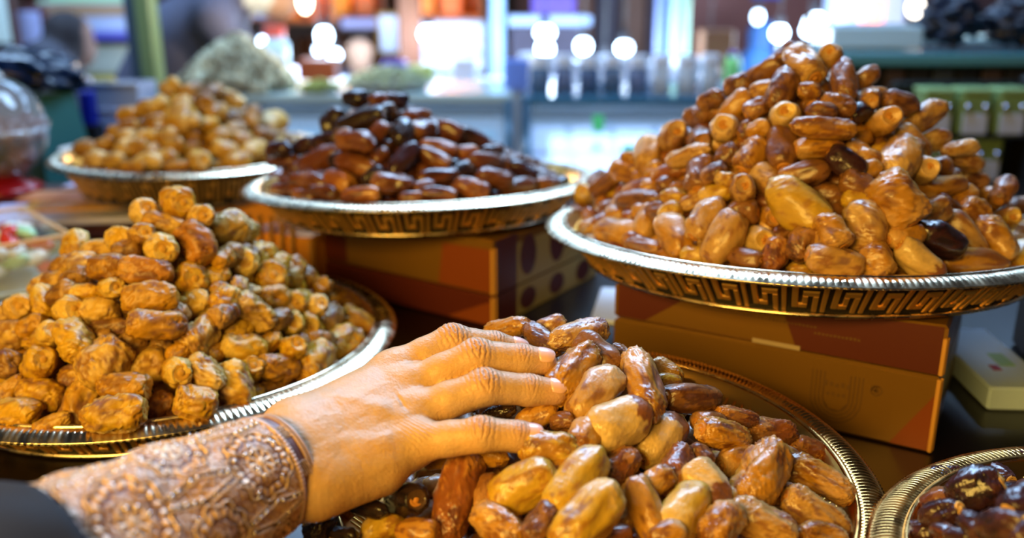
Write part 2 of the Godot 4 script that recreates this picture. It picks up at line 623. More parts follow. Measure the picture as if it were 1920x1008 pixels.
	for k in 5:
		part(yc, "rib", cbox(0.006, 0.09, 0.003, 0.001), mats.gold, Vector3(0.010 + 0.016 * k, 0.003, 0.001))


func _shield(cx: float, cy: float, w: float, t: float) -> PackedVector2Array:
	var out := PackedVector2Array()
	var n := 14
	for i in n + 1:
		var a := PI + PI * i / n
		out.append(Vector2(cx + w * cos(a), cy - 0.004 + w * 1.05 * sin(a)))
	out.append(Vector2(cx + w, cy + 0.019))
	out.append(Vector2(cx + w - t, cy + 0.019))
	for i in n + 1:
		var a := TAU - PI * i / n
		out.append(Vector2(cx + (w - t) * cos(a), cy - 0.004 + (w * 1.05 - t) * sin(a)))
	out.append(Vector2(cx - w + t, cy + 0.019))
	out.append(Vector2(cx - w, cy + 0.019))
	return out


func _ring(cx: float, cy: float, r: float, t: float) -> PackedVector2Array:
	var p := PackedVector2Array()
	var n := 24
	for i in n + 1:
		var a := TAU * i / n * 0.999
		p.append(Vector2(cx + r * cos(a), cy + r * sin(a)))
	for i in n + 1:
		var a := TAU * (n - i) / n * 0.999
		p.append(Vector2(cx + (r - t) * cos(a), cy + (r - t) * sin(a)))
	return p


# ------------------------------------------------------------------ dates
# light, dark and accent colour of each tone (linear reflectances)
const TONES := {
	"A": [Color(0.43, 0.195, 0.020), Color(0.19, 0.062, 0.012), Color(0.58, 0.32, 0.10)],
	"G": [Color(0.51, 0.300, 0.026), Color(0.33, 0.140, 0.018), Color(0.66, 0.43, 0.13)],
	"T": [Color(0.46, 0.250, 0.070), Color(0.25, 0.098, 0.030), Color(0.64, 0.41, 0.17)],
	"B": [Color(0.22, 0.088, 0.022), Color(0.09, 0.030, 0.012), Color(0.42, 0.20, 0.06)],
	"R": [Color(0.24, 0.074, 0.017), Color(0.10, 0.028, 0.013), Color(0.48, 0.21, 0.045)],
	"M": [Color(0.130, 0.038, 0.013), Color(0.050, 0.016, 0.011), Color(0.26, 0.10, 0.026)],
	"C": [Color(0.60, 0.390, 0.145), Color(0.24, 0.085, 0.032), Color(0.74, 0.46, 0.08)],
	"P": [Color(0.040, 0.015, 0.018), Color(0.016, 0.008, 0.012), Color(0.085, 0.030, 0.026)],
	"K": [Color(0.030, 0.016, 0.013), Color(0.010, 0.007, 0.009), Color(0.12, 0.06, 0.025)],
}

# the drier, yellower kind in the two round-date piles
const YELLOWS := {
	"A": [Color(0.42, 0.200, 0.010), Color(0.21, 0.082, 0.009), Color(0.58, 0.35, 0.07)],
	"G": [Color(0.53, 0.295, 0.012), Color(0.33, 0.145, 0.011), Color(0.66, 0.44, 0.10)],
	"T": [Color(0.53, 0.315, 0.055), Color(0.28, 0.125, 0.025), Color(0.68, 0.48, 0.20)],
	"B": [Color(0.27, 0.130, 0.020), Color(0.12, 0.046, 0.012), Color(0.46, 0.25, 0.06)],
	"R": [Color(0.36, 0.140, 0.012), Color(0.15, 0.048, 0.012), Color(0.52, 0.27, 0.05)],
}


func _begin_pile(d: Dictionary) -> void:
	pile = d


func _date(label: String, code: String, at: Vector3, az: int, el: int, length: float, wid: float) -> void:
	var a := deg_to_rad(az)
	var e := deg_to_rad(el)
	var axis := Vector3(sin(a) * cos(e), sin(e), cos(a) * cos(e))
	var s := rng.randf() * 900.0
	var o := MeshInstance3D.new()
	o.name = numbered(pile.name)
	o.mesh = _date_mesh(s, length, wid, code[0], code[1], pile.nu, pile.nv, pile.round)
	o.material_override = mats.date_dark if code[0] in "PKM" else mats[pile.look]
	var x := axis.cross(Vector3.UP if absf(axis.y) < 0.9 else Vector3.RIGHT).normalized()
	o.basis = Basis(x, axis, x.cross(axis)).rotated(axis, rng.randf() * TAU)
	o.position = at
	add_child(o)
	tag(o, label, "date", pile.group)
	if pile.stem:
		var sc := part(o, "stem_scar", pile.scar, pile.scar_mat, Vector3(0, length * (0.5 - (0.075 if code[1] == "e" or pile.round else 0.03)), 0))
		sc.scale = Vector3.ONE * wid


func _date_mesh(s: float, L: float, W: float, tone: String, kind: String, nu: int, nv: int, rounded: bool) -> ArrayMesh:
	var pal: Array = YELLOWS[tone] if rounded else TONES[tone]
	var pts := PackedVector3Array()
	var cols := PackedColorArray()
	pts.resize(nu * nv)
	cols.resize(nu * nv)
	var r2 := RandomNumberGenerator.new()
	r2.seed = int(s * 1000.0)
	var wr := (0.078 if kind == "w" else 0.030) * (0.8 if rounded else 1.0)
	var dentA := 0.20 if kind == "w" else 0.10
	var taper := r2.randf_range(-0.10, 0.04)
	var sq := r2.randf_range(0.86, 1.0)
	var bend := r2.randf_range(-0.06, 0.06)
	var dim := 0.15 if kind == "e" else (0.09 if rounded else 0.07)
	var p_pow := 0.76 if rounded else 0.70
	var dents := []
	for k in (4 if kind == "w" else 2):
		var t := r2.randf() * TAU
		var y := r2.randf_range(-0.55, 0.55)
		dents.append([Vector3(cos(t), y, sin(t)), r2.randf_range(0.4, 1.0) * dentA, r2.randf_range(0.30, 0.6)])
	var pale := r2.randf() < 0.45 or tone == "C"
	var pale_at := r2.randf_range(-0.1, 0.35) if tone != "C" else r2.randf_range(-0.45, -0.1)
	var blush := r2.randf_range(0.12, 0.42) if kind == "w" else r2.randf_range(0.25, 0.6)
	var cover := r2.randf_range(-0.30, 0.26)
	var violet := Color(0.16, 0.07, 0.075)
	for i in nu:
		var ph := PI * i / (nu - 1)
		var cp := cos(ph)
		var sp := sin(ph)
		var yy := signf(cp) * pow(absf(cp), p_pow)
		var rr := pow(maxf(sp, 0.0), p_pow * 0.92)
		rr *= 1.0 + taper * yy * -1.0
		if cp < 0.0 and not rounded:
			rr *= 1.0 - 0.10 * cp * cp
		for j in nv:
			var th := TAU * j / nv
			var d := Vector3(rr * cos(th), yy, rr * sin(th))
			var q := d + Vector3(s, 0, 0)
			# large form: swellings, dents, flattening
			var k := 1.0 + 0.12 * na.get_noise_3d(q.x * 0.95, q.y * 0.95, q.z * 0.95)
			for dn in dents:
				k -= dn[1] * exp(-(d - dn[0]).length_squared() / (dn[2] * dn[2]))
			# wrinkles that run along the date
			var wx := nb.get_noise_3d(q.x * 0.8 + 50.0, q.y * 0.6, q.z * 0.8)
			var rd := 1.0 - absf(na.get_noise_3d(q.x * 2.3 + wx * 1.6, q.y * 0.95 + wx, q.z * 2.3 + 9.0)) * 2.6
			var rdc := maxf(rd, 0.0)
			var fade := minf(1.0, rr * 1.6)
			k += wr * (rdc * rdc - 0.35) * fade
			if rounded:   # deep soft folds
				k -= 0.16 * pow(maxf(0.0, 1.0 - absf(na.get_noise_3d(q.x * 1.15 + wx * 0.8, q.y * 0.7, q.z * 1.15 + 60.0)) * 3.2), 1.5) * fade
			var r3 := 1.0 - absf(na.get_noise_3d(q.x * 5.2 + wx * 2.0, q.y * 2.0, q.z * 5.2 + 31.0)) * 2.2
			k += wr * 0.38 * (maxf(r3, 0.0) - 0.4) * fade
			var px := d.x * k * W * 0.5
			var pz := d.z * k * W * 0.5 * sq
			var py := d.y * (0.5 + 0.5 * k) * L * 0.5
			px += bend * W * (yy * yy - 0.3)
			if cp > 0.0:   # sunken stem end with a raised ring
				var g := rr / 0.62
				py -= dim * L * 0.5 * maxf(0.0, 1.0 - g * g)
				py += 0.02 * L * exp(-pow((rr - 0.62) / 0.16, 2.0)) * (1.0 if dim > 0.1 else 0.3)
			elif not rounded:
				py -= 0.05 * L * maxf(0.0, 1.0 - rr / 0.25)
			pts[i * nv + j] = Vector3(px, py, pz)
			# colour: skin patches, pale stem half with a torn border, veins, violet blushes, speckle
			var n2 := nb.get_noise_3d(q.x * 1.45 + 7.0, q.y * 1.0 + wx * 0.5, q.z * 1.45)
			var n3 := na.get_noise_3d(q.x * 9.0, q.y * 7.0, q.z * 9.0 + 3.0)
			var dark := smoothstep(0.02, 0.26, n2 + cover)
			var c: Color = pal[0].lerp(pal[1], dark * 0.9)
			if tone == "C":
				c = pal[0].lerp(pal[1], smoothstep(-0.04, 0.04, pale_at - yy + n2 * 0.35))
			elif pale:
				c = c.lerp(pal[2], 0.75 * smoothstep(-0.10, 0.10, yy - pale_at - 0.2 + n2 * 0.9))
			var vb := smoothstep(blush, blush + 0.14, nb.get_noise_3d(q.x * 1.0 + 90.0, q.y * 0.8, q.z * 1.0))
			if tone != "K" and tone != "C":
				c = c.lerp(violet if tone != "P" else pal[2], vb * 0.7)
			if kind == "w":
				c = c.lerp(pal[2], 0.50 * smoothstep(0.72, 0.97, rd) * fade)
			if cp > 0.5 and rr < 0.55:
				c = c.lerp(pal[2], 0.6)
			c = c * (1.0 + 0.16 * n3)
			c.a = 1.0
			cols[i * nv + j] = c
	return grid_mesh(pts, nu, nv, true, cols, true)


func _scar_mesh(big: bool) -> ArrayMesh:
	var s := 1.35 if big else 1.0
	var p := PackedVector2Array([Vector2(0.0, 0.045), Vector2(0.045 * s, 0.05), Vector2(0.07 * s, 0.03), Vector2(0.085 * s, 0.0), Vector2(0.12 * s, 0.012), Vector2(0.16 * s, 0.03), Vector2(0.19 * s, 0.015), Vector2(0.21 * s, -0.03)])
	p.reverse()
	return lathe(p, 18)


# dates under and behind the visible ones, scattered on the flanks of the heap
func _fill(called: String, centre: Vector3, R: float, apex: Vector3, sink: float, size: Vector2, codes: Array, rounded: bool, tb := 0.0) -> void:
	var xf: Array[Transform3D] = []
	var rb := R * 0.86
	var step := size.x * 1.02
	for lay in 2:
		var nz := int(rb / step) + 1
		for iz in range(-nz, nz + 1):
			for ix in range(-nz, nz + 1):
				var x := (ix + 0.5 * (iz & 1)) * step + rng.randf_range(-0.2, 0.2) * step
				var z := iz * step * 0.9 + rng.randf_range(-0.2, 0.2) * step
				if x * x + z * z > pow(rb - size.x * 0.4, 2.0):
					continue
				var p := Vector2(centre.x + x - apex.x, centre.z + z - apex.z)
				var r := p.length()
				var u := p / maxf(r, 1e-6)
				var oc := Vector2(apex.x - centre.x, apex.z - centre.z)
				var bq := oc.dot(u)
				var full := -bq + sqrt(maxf(bq * bq - oc.length_squared() + rb * rb, 1e-9))
				var base := centre.y + tb * z - 0.006
				var y := base + (apex.y - base) * (1.0 - pow(clampf(r / full, 0.0, 1.0), 1.15))
				# on the side away from the customer the heap is closed at its surface
				var facing := clampf((centre.z + z - apex.z) * 8.0 + 0.9, 0.0, 1.0)
				y -= lerpf(0.45 * size.x, sink, facing) + lay * size.x * 0.85
				var bed := centre.y + tb * z - 0.034 + size.x * 0.5
				if y < bed:
					if lay > 0:
						continue
					y = bed
				if sqrt(x * x + z * z) > R - 0.052 + 0.75 * (y - bed):
					continue
				var b := Basis.from_euler(Vector3(rng.randf_range(-0.5, 0.5) + PI / 2, rng.randf() * TAU, 0))
				xf.append(Transform3D(b, Vector3(centre.x + x, y, centre.z + z)))
	for k in codes.size():
		var mm := MultiMesh.new()
		mm.transform_format = MultiMesh.TRANSFORM_3D
		mm.mesh = _date_mesh(rng.randf() * 900.0, size.y, size.x, codes[k][0], codes[k][1], 18, 16, rounded)
		var mine := []
		for i in xf.size():
			if i % codes.size() == k:
				mine.append(xf[i])
		mm.instance_count = mine.size()
		for i in mine.size():
			mm.set_instance_transform(i, mine[i])
		var o := MultiMeshInstance3D.new()
		o.name = numbered(called)
		o.multimesh = mm
		o.material_override = mats.date_dark if codes[k][0] in "PK" else mats.date
		add_child(o)
		o.set_meta("kind", "stuff")
		tag(o, "deep dates of the %s, mostly hidden under the outer ones, tone %d" % [called.replace("_", " ").replace("heap ", ""), k + 1], "dates")


func _all_dates() -> void:
	var scar := _scar_mesh(false)
	var scar_big := _scar_mesh(true)
	rng.seed = 101
	_begin_pile({"name": "soft_date", "group": "dates of the front pile", "nu": 72, "nv": 56, "round": false, "look": "date", "stem": true, "scar": scar, "scar_mat": mats.stem})
	_dates_front()
	_begin_pile({"name": "brown_date", "group": "dates of the tall brown pile", "nu": 44, "nv": 36, "round": false, "look": "date_semi", "stem": true, "scar": scar, "scar_mat": mats.stem})
	_dates_tall()
	_begin_pile({"name": "yellow_date", "group": "dates of the yellow pile", "nu": 44, "nv": 36, "round": true, "look": "date_dry", "stem": true, "scar": scar_big, "scar_mat": mats.stem_gold})
	_dates_yellow()
	_begin_pile({"name": "dark_date", "group": "dates of the dark pile", "nu": 30, "nv": 26, "round": false, "look": "date", "stem": false})
	_dates_dark()
	_begin_pile({"name": "far_date", "group": "dates of the far pile", "nu": 26, "nv": 22, "round": true, "look": "date_dry", "stem": false})
	_dates_far()
	_begin_pile({"name": "violet_date", "group": "dates in the corner tray", "nu": 56, "nv": 44, "round": false, "look": "date", "stem": true, "scar": scar_big, "scar_mat": mats.stem_pale})
	_dates_corner()
	_fill("heap_front_pile", Vector3(0.0520, 1.0988, -0.5353), 0.1879, Vector3(0.043, 1.1805, -0.5978), 0.032, Vector2(0.020, 0.036), ["As", "Bs", "Rw"], false, -0.0729)
	_fill("heap_tall_pile", Vector3(0.2822, 1.1810, -0.8675), 0.25, Vector3(0.2557, 1.3543, -0.805), 0.030, Vector2(0.021, 0.033), ["As", "Bs", "Rw"], false, 0.0674)
	_fill("heap_yellow_pile", Vector3(-0.3380, 1.0861, -0.8198), 0.225, Vector3(-0.3036, 1.2327, -0.7948), 0.030, Vector2(0.022, 0.027), ["As", "Gs"], true)
	_fill("heap_dark_pile", Vector3(-0.1102, 1.1784, -1.1029), 0.2175, Vector3(-0.1557, 1.2927, -1.0529), 0.024, Vector2(0.022, 0.036), ["Ms", "Ms"], false, 0.06)
	_fill("heap_far_pile", Vector3(-0.5120, 1.1522, -1.4687), 0.2231, Vector3(-0.506, 1.268, -1.4437), 0.032, Vector2(0.030, 0.036), ["As", "Bs"], true)
	_fill("heap_corner_tray", Vector3(0.3668, 1.1028, -0.3845), 0.1775, Vector3(0.37, 1.140, -0.3845), 0.014, Vector2(0.017, 0.027), ["Ps", "Ms"], false)


func _dates_front() -> void:
	_date("amber date with a dark brown end, showing behind the index fingertip", "Aw", Vector3(-0.0031, 1.1660, -0.6170), -119, -21, 0.0377, 0.0184)
	_date("crinkled pinkish-brown date wedged beside the index fingernail", "Bw", Vector3(0.0209, 1.1671, -0.5930), 34, -12, 0.0387, 0.0169)
	_date("small pale amber date at the back, half behind the crinkled pinkish one", "Ts", Vector3(0.0280, 1.1694, -0.6123), -86, -19, 0.0235, 0.0165)
	_date("long folded tan date on the crest of the pile, pointing up to the right", "Tw", Vector3(0.0464, 1.1756, -0.5813), 116, 6, 0.0452, 0.0209)
	_date("brown date with a violet sheen, just below the long folded tan date", "Bs", Vector3(0.0561, 1.1688, -0.5607), 46, -24, 0.0367, 0.0242)
	_date("big veined amber date directly under the middle and ring fingertips", "Aw", Vector3(0.0380, 1.1685, -0.5330), 143, 18, 0.0543, 0.0244)
	_date("smooth caramel date with a pale rounded top, right of the ring fingertip", "Ts", Vector3(0.0517, 1.1598, -0.5191), 136, 22, 0.0475, 0.0252)
	_date("fat cream date with a dark crumpled stem end and brown shoulder", "Cs", Vector3(0.0648, 1.1494, -0.4993), -64, -13, 0.0433, 0.0303)
	_date("tall brown date with a frosted pale top, standing right of the caramel one", "Aw", Vector3(0.0837, 1.1606, -0.5317), -172, 21, 0.0596, 0.0275)
	_date("little violet-brown date tip peeping over the crest", "Bw", Vector3(0.0739, 1.1636, -0.5751), -127, 19, 0.0166, 0.0126)
	_date("pale yellow date tip tucked behind the brown date near the rim", "Gs", Vector3(0.1037, 1.1524, -0.5533), 119, -16, 0.0222, 0.0116)
	_date("dim amber date low at the back beside the fluted rim", "Aw", Vector3(0.1057, 1.1535, -0.5703), -122, 23, 0.0236, 0.0151)
	_date("plump reddish-brown date with a golden left end, near the back rim", "Bs", Vector3(0.1166, 1.1462, -0.5410), -64, 13, 0.0466, 0.0223)
	_date("cream cylinder-shaped date with a ringed stem and brown back half", "Cs", Vector3(0.0930, 1.1328, -0.5091), -43, -14, 0.0433, 0.0256)
	_date("puckered red-brown date just below the cream cylinder-shaped one", "Rw", Vector3(0.0975, 1.1279, -0.4834), -27, -17, 0.0373, 0.0214)
	_date("honey-ended date with brown blotches, right of the dark gap", "Aw", Vector3(0.1333, 1.1327, -0.5165), -71, 22, 0.0384, 0.0206)
	_date("glossy puckered amber-brown date touching the fluted rim at the right", "Rw", Vector3(0.1759, 1.1148, -0.5563), -67, 14, 0.0437, 0.0212)
	_date("dull violet-brown date lying behind the honey-ended one", "Rw", Vector3(0.1486, 1.1320, -0.5442), -69, 20, 0.0359, 0.0124)
	_date("violet and orange date squeezed against the right-hand rim", "Rw", Vector3(0.2027, 1.0972, -0.5615), -71, 18, 0.0338, 0.0205)
	_date("olive-amber date with one smooth fold, left of the big veined brown date", "As", Vector3(0.1425, 1.1192, -0.5075), -60, 5, 0.0323, 0.0201)
	_date("big brown date covered in golden veins, upright near the right rim", "Aw", Vector3(0.1499, 1.1220, -0.4855), 142, 15, 0.0520, 0.0322)
	_date("long amber-brown date with a tan tip touching the right rim", "Aw", Vector3(0.1920, 1.1078, -0.5044), 67, -24, 0.0474, 0.0232)
	_date("pale cream egg-shaped date with a brown crown, above the blistered one", "Cs", Vector3(0.1126, 1.1247, -0.4675), -143, 35, 0.0317, 0.0260)
	_date("small brown date deep in a gap right of the puckered red-brown one", "Bs", Vector3(0.1155, 1.1305, -0.4942), 35, -19, 0.0173, 0.0127)
	_date("golden date with an open violet blister at its upper end", "Gs", Vector3(0.0969, 1.1220, -0.4469), -38, -15, 0.0443, 0.0258)
	_date("tan and violet creased date low beside the right rim", "Tw", Vector3(0.1807, 1.1034, -0.4739), -101, 27, 0.0435, 0.0217)
	_date("wrinkled tan date with a violet patch, at the bottom right of the pile", "Tw", Vector3(0.1418, 1.1133, -0.4486), -110, 16, 0.0391, 0.0222)
	_date("grey-gold creased date at the bottom, next to the wrinkled tan one", "Aw", Vector3(0.1148, 1.1196, -0.4351), 140, 17, 0.0305, 0.0243)
	_date("orange date cut by the bottom edge, right side of the pile", "Aw", Vector3(0.1786, 1.1011, -0.4541), 106, -20, 0.0331, 0.0157)
	_date("crumpled golden date under the tip of the little finger", "Gw", Vector3(0.0212, 1.1444, -0.4759), -96, 4, 0.0371, 0.0238)
	_date("large smooth golden date with a pointed nub on its left end", "Gs", Vector3(0.0063, 1.1326, -0.4540), -87, -23, 0.0415, 0.0278)
	_date("long glossy golden date leaning right, beside the smooth nubbed one", "Gs", Vector3(0.0357, 1.1387, -0.4488), 141, 20, 0.0509, 0.0236)
	_date("net-wrinkled reddish date tucked behind the long glossy golden one", "Rw", Vector3(0.0624, 1.1331, -0.4760), 128, 13, 0.0299, 0.0192)
	_date("large golden date with a broad cream upper end, at the bottom centre", "Gs", Vector3(0.0402, 1.1332, -0.4216), 130, 21, 0.0486, 0.0268)
	_date("shrivelled beige date standing right of the cream-ended golden one", "Tw", Vector3(0.0663, 1.1191, -0.4576), 159, 20, 0.0379, 0.0158)
	_date("deep amber date, right of the shrivelled beige one", "As", Vector3(0.0743, 1.1250, -0.4420), -160, 34, 0.0410, 0.0197)
	_date("large upright mahogany date with shiny ridges, below the little finger", "Rw", Vector3(-0.0319, 1.1162, -0.4699), 169, 25, 0.0593, 0.0287)
	_date("black glossy date with a yellow-ringed stem hole facing out", "Ke", Vector3(-0.0631, 1.1113, -0.4751), 28, 29, 0.0462, 0.0224)
	_date("golden date at the bottom left, under the yellow-ringed black one", "Gs", Vector3(-0.0754, 1.1002, -0.4625), -102, -23, 0.0268, 0.0178)
	_date("amber date at the bottom edge, left of the mahogany one", "As", Vector3(-0.0530, 1.1098, -0.4434), 75, 9, 0.0268, 0.0174)
	_date("dark amber folded date below the smooth nubbed one", "Aw", Vector3(-0.0073, 1.1194, -0.4354), -136, 6, 0.0375, 0.0209)
	_date("brown creased date at the bottom, left of the cream-ended golden one", "Bw", Vector3(0.0155, 1.1268, -0.4264), -38, -34, 0.0253, 0.0195)
	_date("dim brown date hidden between the mahogany one and the nubbed one", "Bs", Vector3(-0.0148, 1.1218, -0.4646), -15, -34, 0.0259, 0.0148)
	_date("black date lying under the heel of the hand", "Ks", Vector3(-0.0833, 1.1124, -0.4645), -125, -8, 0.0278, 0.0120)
	_date("black-olive wrinkled date beside the embroidered cuff", "Kw", Vector3(-0.1124, 1.1011, -0.4666), 171, 11, 0.0295, 0.0200)
	_date("small black date at the bottom edge near the cuff", "Ks", Vector3(-0.0966, 1.1017, -0.4537), -121, -12, 0.0192, 0.0097)
	_date("amber date half hidden under the little finger", "As", Vector3(-0.0156, 1.1297, -0.4957), -122, -7, 0.0297, 0.0148)
	_date("amber date showing between the ring and little fingers", "As", Vector3(0.0149, 1.1475, -0.5112), -81, -23, 0.0278, 0.0167)
	_date("shiny black date in the gap between ring and little fingers", "Kw", Vector3(-0.0084, 1.1456, -0.5211), 88, 21, 0.0235, 0.0118)
	_date("small brown date right of the gap between the fingers", "Bw", Vector3(0.0310, 1.1483, -0.5030), 84, 1, 0.0162, 0.0143)
	_date("amber-brown date half hidden behind the fat cream one", "As", Vector3(0.0424, 1.1465, -0.4850), 151, 18, 0.0276, 0.0211)
	_date("amber date under the crumpled golden one", "As", Vector3(0.0297, 1.1382, -0.4651), -72, -10, 0.0218, 0.0130)
	_date("amber-brown date half hidden below the olive-amber one", "As", Vector3(0.1281, 1.1166, -0.4674), 130, 4, 0.0206, 0.0143)
	_date("violet-brown date at the bottom edge right of the cream-ended golden one", "Rs", Vector3(0.0568, 1.1166, -0.4310), 107, -5, 0.0171, 0.0115)
	_date("amber date half hidden between the caramel one and the frosted one", "As", Vector3(0.0785, 1.1559, -0.5594), -152, 23, 0.0248, 0.0153)
	_date("brown date low in the gap left of the honey-ended one", "Bs", Vector3(0.1271, 1.1352, -0.5299), -62, 10, 0.0256, 0.0164)
	_date("amber-brown date half hidden behind the long amber-brown one", "As", Vector3(0.1802, 1.1097, -0.5274), -132, 21, 0.0238, 0.0158)
	_date("amber-brown date sunk between the net-wrinkled and cream ones", "As", Vector3(0.0842, 1.1319, -0.4623), -63, -10, 0.0208, 0.0156)
	_date("brown date sunk behind the big veined brown one", "Bw", Vector3(0.1671, 1.1053, -0.4923), -65, 9, 0.0294, 0.0155)
	_date("amber date at the bottom edge under the blistered one", "As", Vector3(0.0832, 1.1214, -0.4246), 101, 9, 0.0205, 0.0148)
	_date("brown date inside the lower right rim", "Bs", Vector3(0.2141, 1.0880, -0.4813), -46, -12, 0.0244, 0.0156)
	_date("brown date half hidden left of the yellow-ringed black one", "Bs", Vector3(-0.1017, 1.0955, -0.4900), -83, -36, 0.0221, 0.0129)
	_date("amber date half hidden below the root of the little finger", "As", Vector3(-0.0428, 1.1242, -0.5012), 76, 20, 0.0264, 0.0143)
	_date("amber date mostly hidden under the palm", "As", Vector3(-0.0861, 1.1053, -0.4986), 101, 22, 0.0215, 0.0145)
	_date("brown date under the middle finger", "Bs", Vector3(0.0210, 1.1608, -0.5480), -114, -9, 0.0253, 0.0153)
	_date("amber date under the ring finger knuckle", "As", Vector3(0.0035, 1.1556, -0.5429), -118, -12, 0.0261, 0.0152)

func _dates_tall() -> void:
	_date("crinkled brown date lying level, leftmost in seventh row of the tall brown pile", "Bw", Vector3(0.1793, 1.2845, -0.8756), 37, 5, 0.0374, 0.0226)
	_date("tan date end-on, leftmost in sixth row of the tall brown pile", "Te", Vector3(0.1518, 1.2680, -0.8593), 3, 26, 0.0472, 0.0266)
	_date("brown date end-on, second from left in sixth row of the tall brown pile", "Be", Vector3(0.1696, 1.2724, -0.8149), -7, 4, 0.0447, 0.0248)
	_date("smooth tan date standing upright, second from left in fifth row of the tall brown pile", "Ts", Vector3(0.1320, 1.2496, -0.8746), 162, 38, 0.0400, 0.0283)
	_date("smooth amber date lying level, leftmost in fourth row of the tall brown pile", "As", Vector3(0.1138, 1.2301, -0.8888), -140, 0, 0.0371, 0.0251)
	_date("smooth amber date lying level, leftmost in fifth row of the tall brown pile", "As", Vector3(0.1160, 1.2445, -0.8854), -139, -7, 0.0199, 0.0131)
	_date("crinkled brown date rising right, leftmost in third row of the tall brown pile", "Bw", Vector3(0.0917, 1.1973, -1.0032), 140, 23, 0.0348, 0.0174)
	_date("crinkled brown date rising right, third from left in third row of the tall brown pile", "Bw", Vector3(0.0966, 1.2128, -0.9130), -132, -35, 0.0455, 0.0207)
	_date("smooth amber date rising right, second from left in fourth row of the tall brown pile", "As", Vector3(0.1343, 1.2388, -0.8514), 40, 22, 0.0219, 0.0160)
	_date("red-brown date with a pale upper side, at the left slope of the tall brown pile", "Rs", Vector3(0.1448, 1.2402, -0.8205), -133, -29, 0.0430, 0.0205)
	_date("crinkled brown date standing upright, fourth from left in fifth row of the tall brown pile", "Bw", Vector3(0.1647, 1.2497, -0.7717), -22, -40, 0.0378, 0.0290)
	_date("crinkled tan date rising right, third from left in fifth row of the tall brown pile", "Tw", Vector3(0.1555, 1.2613, -0.7952), -142, -21, 0.0489, 0.0183)
	_date("smooth golden date lying level, fourth from left in third row of the tall brown pile", "Gs", Vector3(0.1063, 1.2038, -0.9187), 42, 8, 0.0251, 0.0183)
	_date("smooth reddish date rising right, sixth from left in third row of the tall brown pile", "Rs", Vector3(0.1227, 1.2212, -0.8465), -139, -23, 0.0456, 0.0168)
	_date("golden date end-on, second from left in second row of the tall brown pile", "Ge", Vector3(0.0793, 1.1845, -0.9781), -11, 29, 0.0431, 0.0264)
	_date("crinkled brown date lying level, leftmost in second row of the tall brown pile", "Bw", Vector3(0.0724, 1.1697, -0.9593), 97, -3, 0.0273, 0.0262)
	_date("amber date end-on, third from left in second row of the tall brown pile", "Ae", Vector3(0.0966, 1.1639, -0.9808), 11, 12, 0.0490, 0.0266)
	_date("smooth amber date lying level, fourth from left in second row of the tall brown pile", "As", Vector3(0.0990, 1.1966, -0.8408), 42, 9, 0.0218, 0.0159)
	_date("crinkled brown date lying level, fifth from left in third row of the tall brown pile", "Bw", Vector3(0.1187, 1.2147, -0.8229), -139, -12, 0.0570, 0.0209)
	_date("smooth amber date standing upright, fifth from left in second row of the tall brown pile", "As", Vector3(0.1211, 1.2015, -0.7938), -20, -43, 0.0364, 0.0212)
	_date("smooth tan date rising right, leftmost in bottom row of the tall brown pile", "Ts", Vector3(0.0804, 1.1769, -0.8662), -133, -32, 0.0277, 0.0165)
	_date("smooth orange date lying on the left rim of the tall brown pile", "As", Vector3(0.0978, 1.1866, -0.8130), 41, 6, 0.0546, 0.0275)
	_date("crinkled brown date lying level, third from left in bottom row of the tall brown pile", "Bw", Vector3(0.1144, 1.1892, -0.7592), 39, 3, 0.0398, 0.0146)
	_date("large amber date with a shiny crown, leaning by the left front rim", "As", Vector3(0.1368, 1.2032, -0.7373), -164, 26, 0.0516, 0.0295)
	_date("smooth golden date rising right, eighth from left in third row of the tall brown pile", "Gs", Vector3(0.1376, 1.2173, -0.7650), -110, -32, 0.0233, 0.0187)
	_date("smooth golden date lying level, ninth from left in third row of the tall brown pile", "Gs", Vector3(0.1428, 1.2263, -0.7794), -142, -8, 0.0272, 0.0198)
	_date("crinkled tan date rising right, tenth from left in third row of the tall brown pile", "Tw", Vector3(0.1612, 1.2302, -0.7600), -115, -24, 0.0397, 0.0163)
	_date("tan date with a dark crease, left of the smooth tan upright one", "Tw", Vector3(0.1581, 1.2222, -0.7220), -51, -43, 0.0418, 0.0250)
	_date("smooth golden date lying level, fourth from left in bottom row of the tall brown pile", "Gs", Vector3(0.1474, 1.1953, -0.7082), 57, 6, 0.0217, 0.0158)
	_date("smooth brown date lying level, seventh from left in third row of the tall brown pile", "Bs", Vector3(0.1300, 1.2134, -0.7836), 39, 9, 0.0260, 0.0190)
	_date("smooth brown date lying level, second from left in third row of the tall brown pile", "Bs", Vector3(0.1068, 1.1784, -1.0171), 79, 1, 0.0278, 0.0247)
	_date("crinkled brown date rising right, leftmost in ninth row of the tall brown pile", "Bw", Vector3(0.2284, 1.3323, -0.8306), -132, -31, 0.0396, 0.0235)
	_date("crinkled brown date rising right, leftmost in tenth row of the tall brown pile", "Bw", Vector3(0.2405, 1.3487, -0.8146), 100, 41, 0.0216, 0.0168)
	_date("broad tan-violet date on the very top of the tall brown pile", "Tw", Vector3(0.2497, 1.3408, -0.7921), 17, -31, 0.0437, 0.0318)
	_date("tan date end-on, rightmost in tenth row of the tall brown pile", "Te", Vector3(0.2780, 1.3432, -0.8091), -25, 22, 0.0436, 0.0228)
	_date("upright brown date right of the top of the tall brown pile", "Bw", Vector3(0.2803, 1.3287, -0.7780), -10, -42, 0.0448, 0.0225)
	_date("smooth brown date rising right, rightmost in ninth row of the tall brown pile", "Bs", Vector3(0.3099, 1.3295, -0.8043), -60, -25, 0.0258, 0.0188)
	_date("crinkled brown date standing upright, sixth from left in eighth row of the tall brown pile", "Bw", Vector3(0.2286, 1.3208, -0.7775), 135, 44, 0.0393, 0.0256)
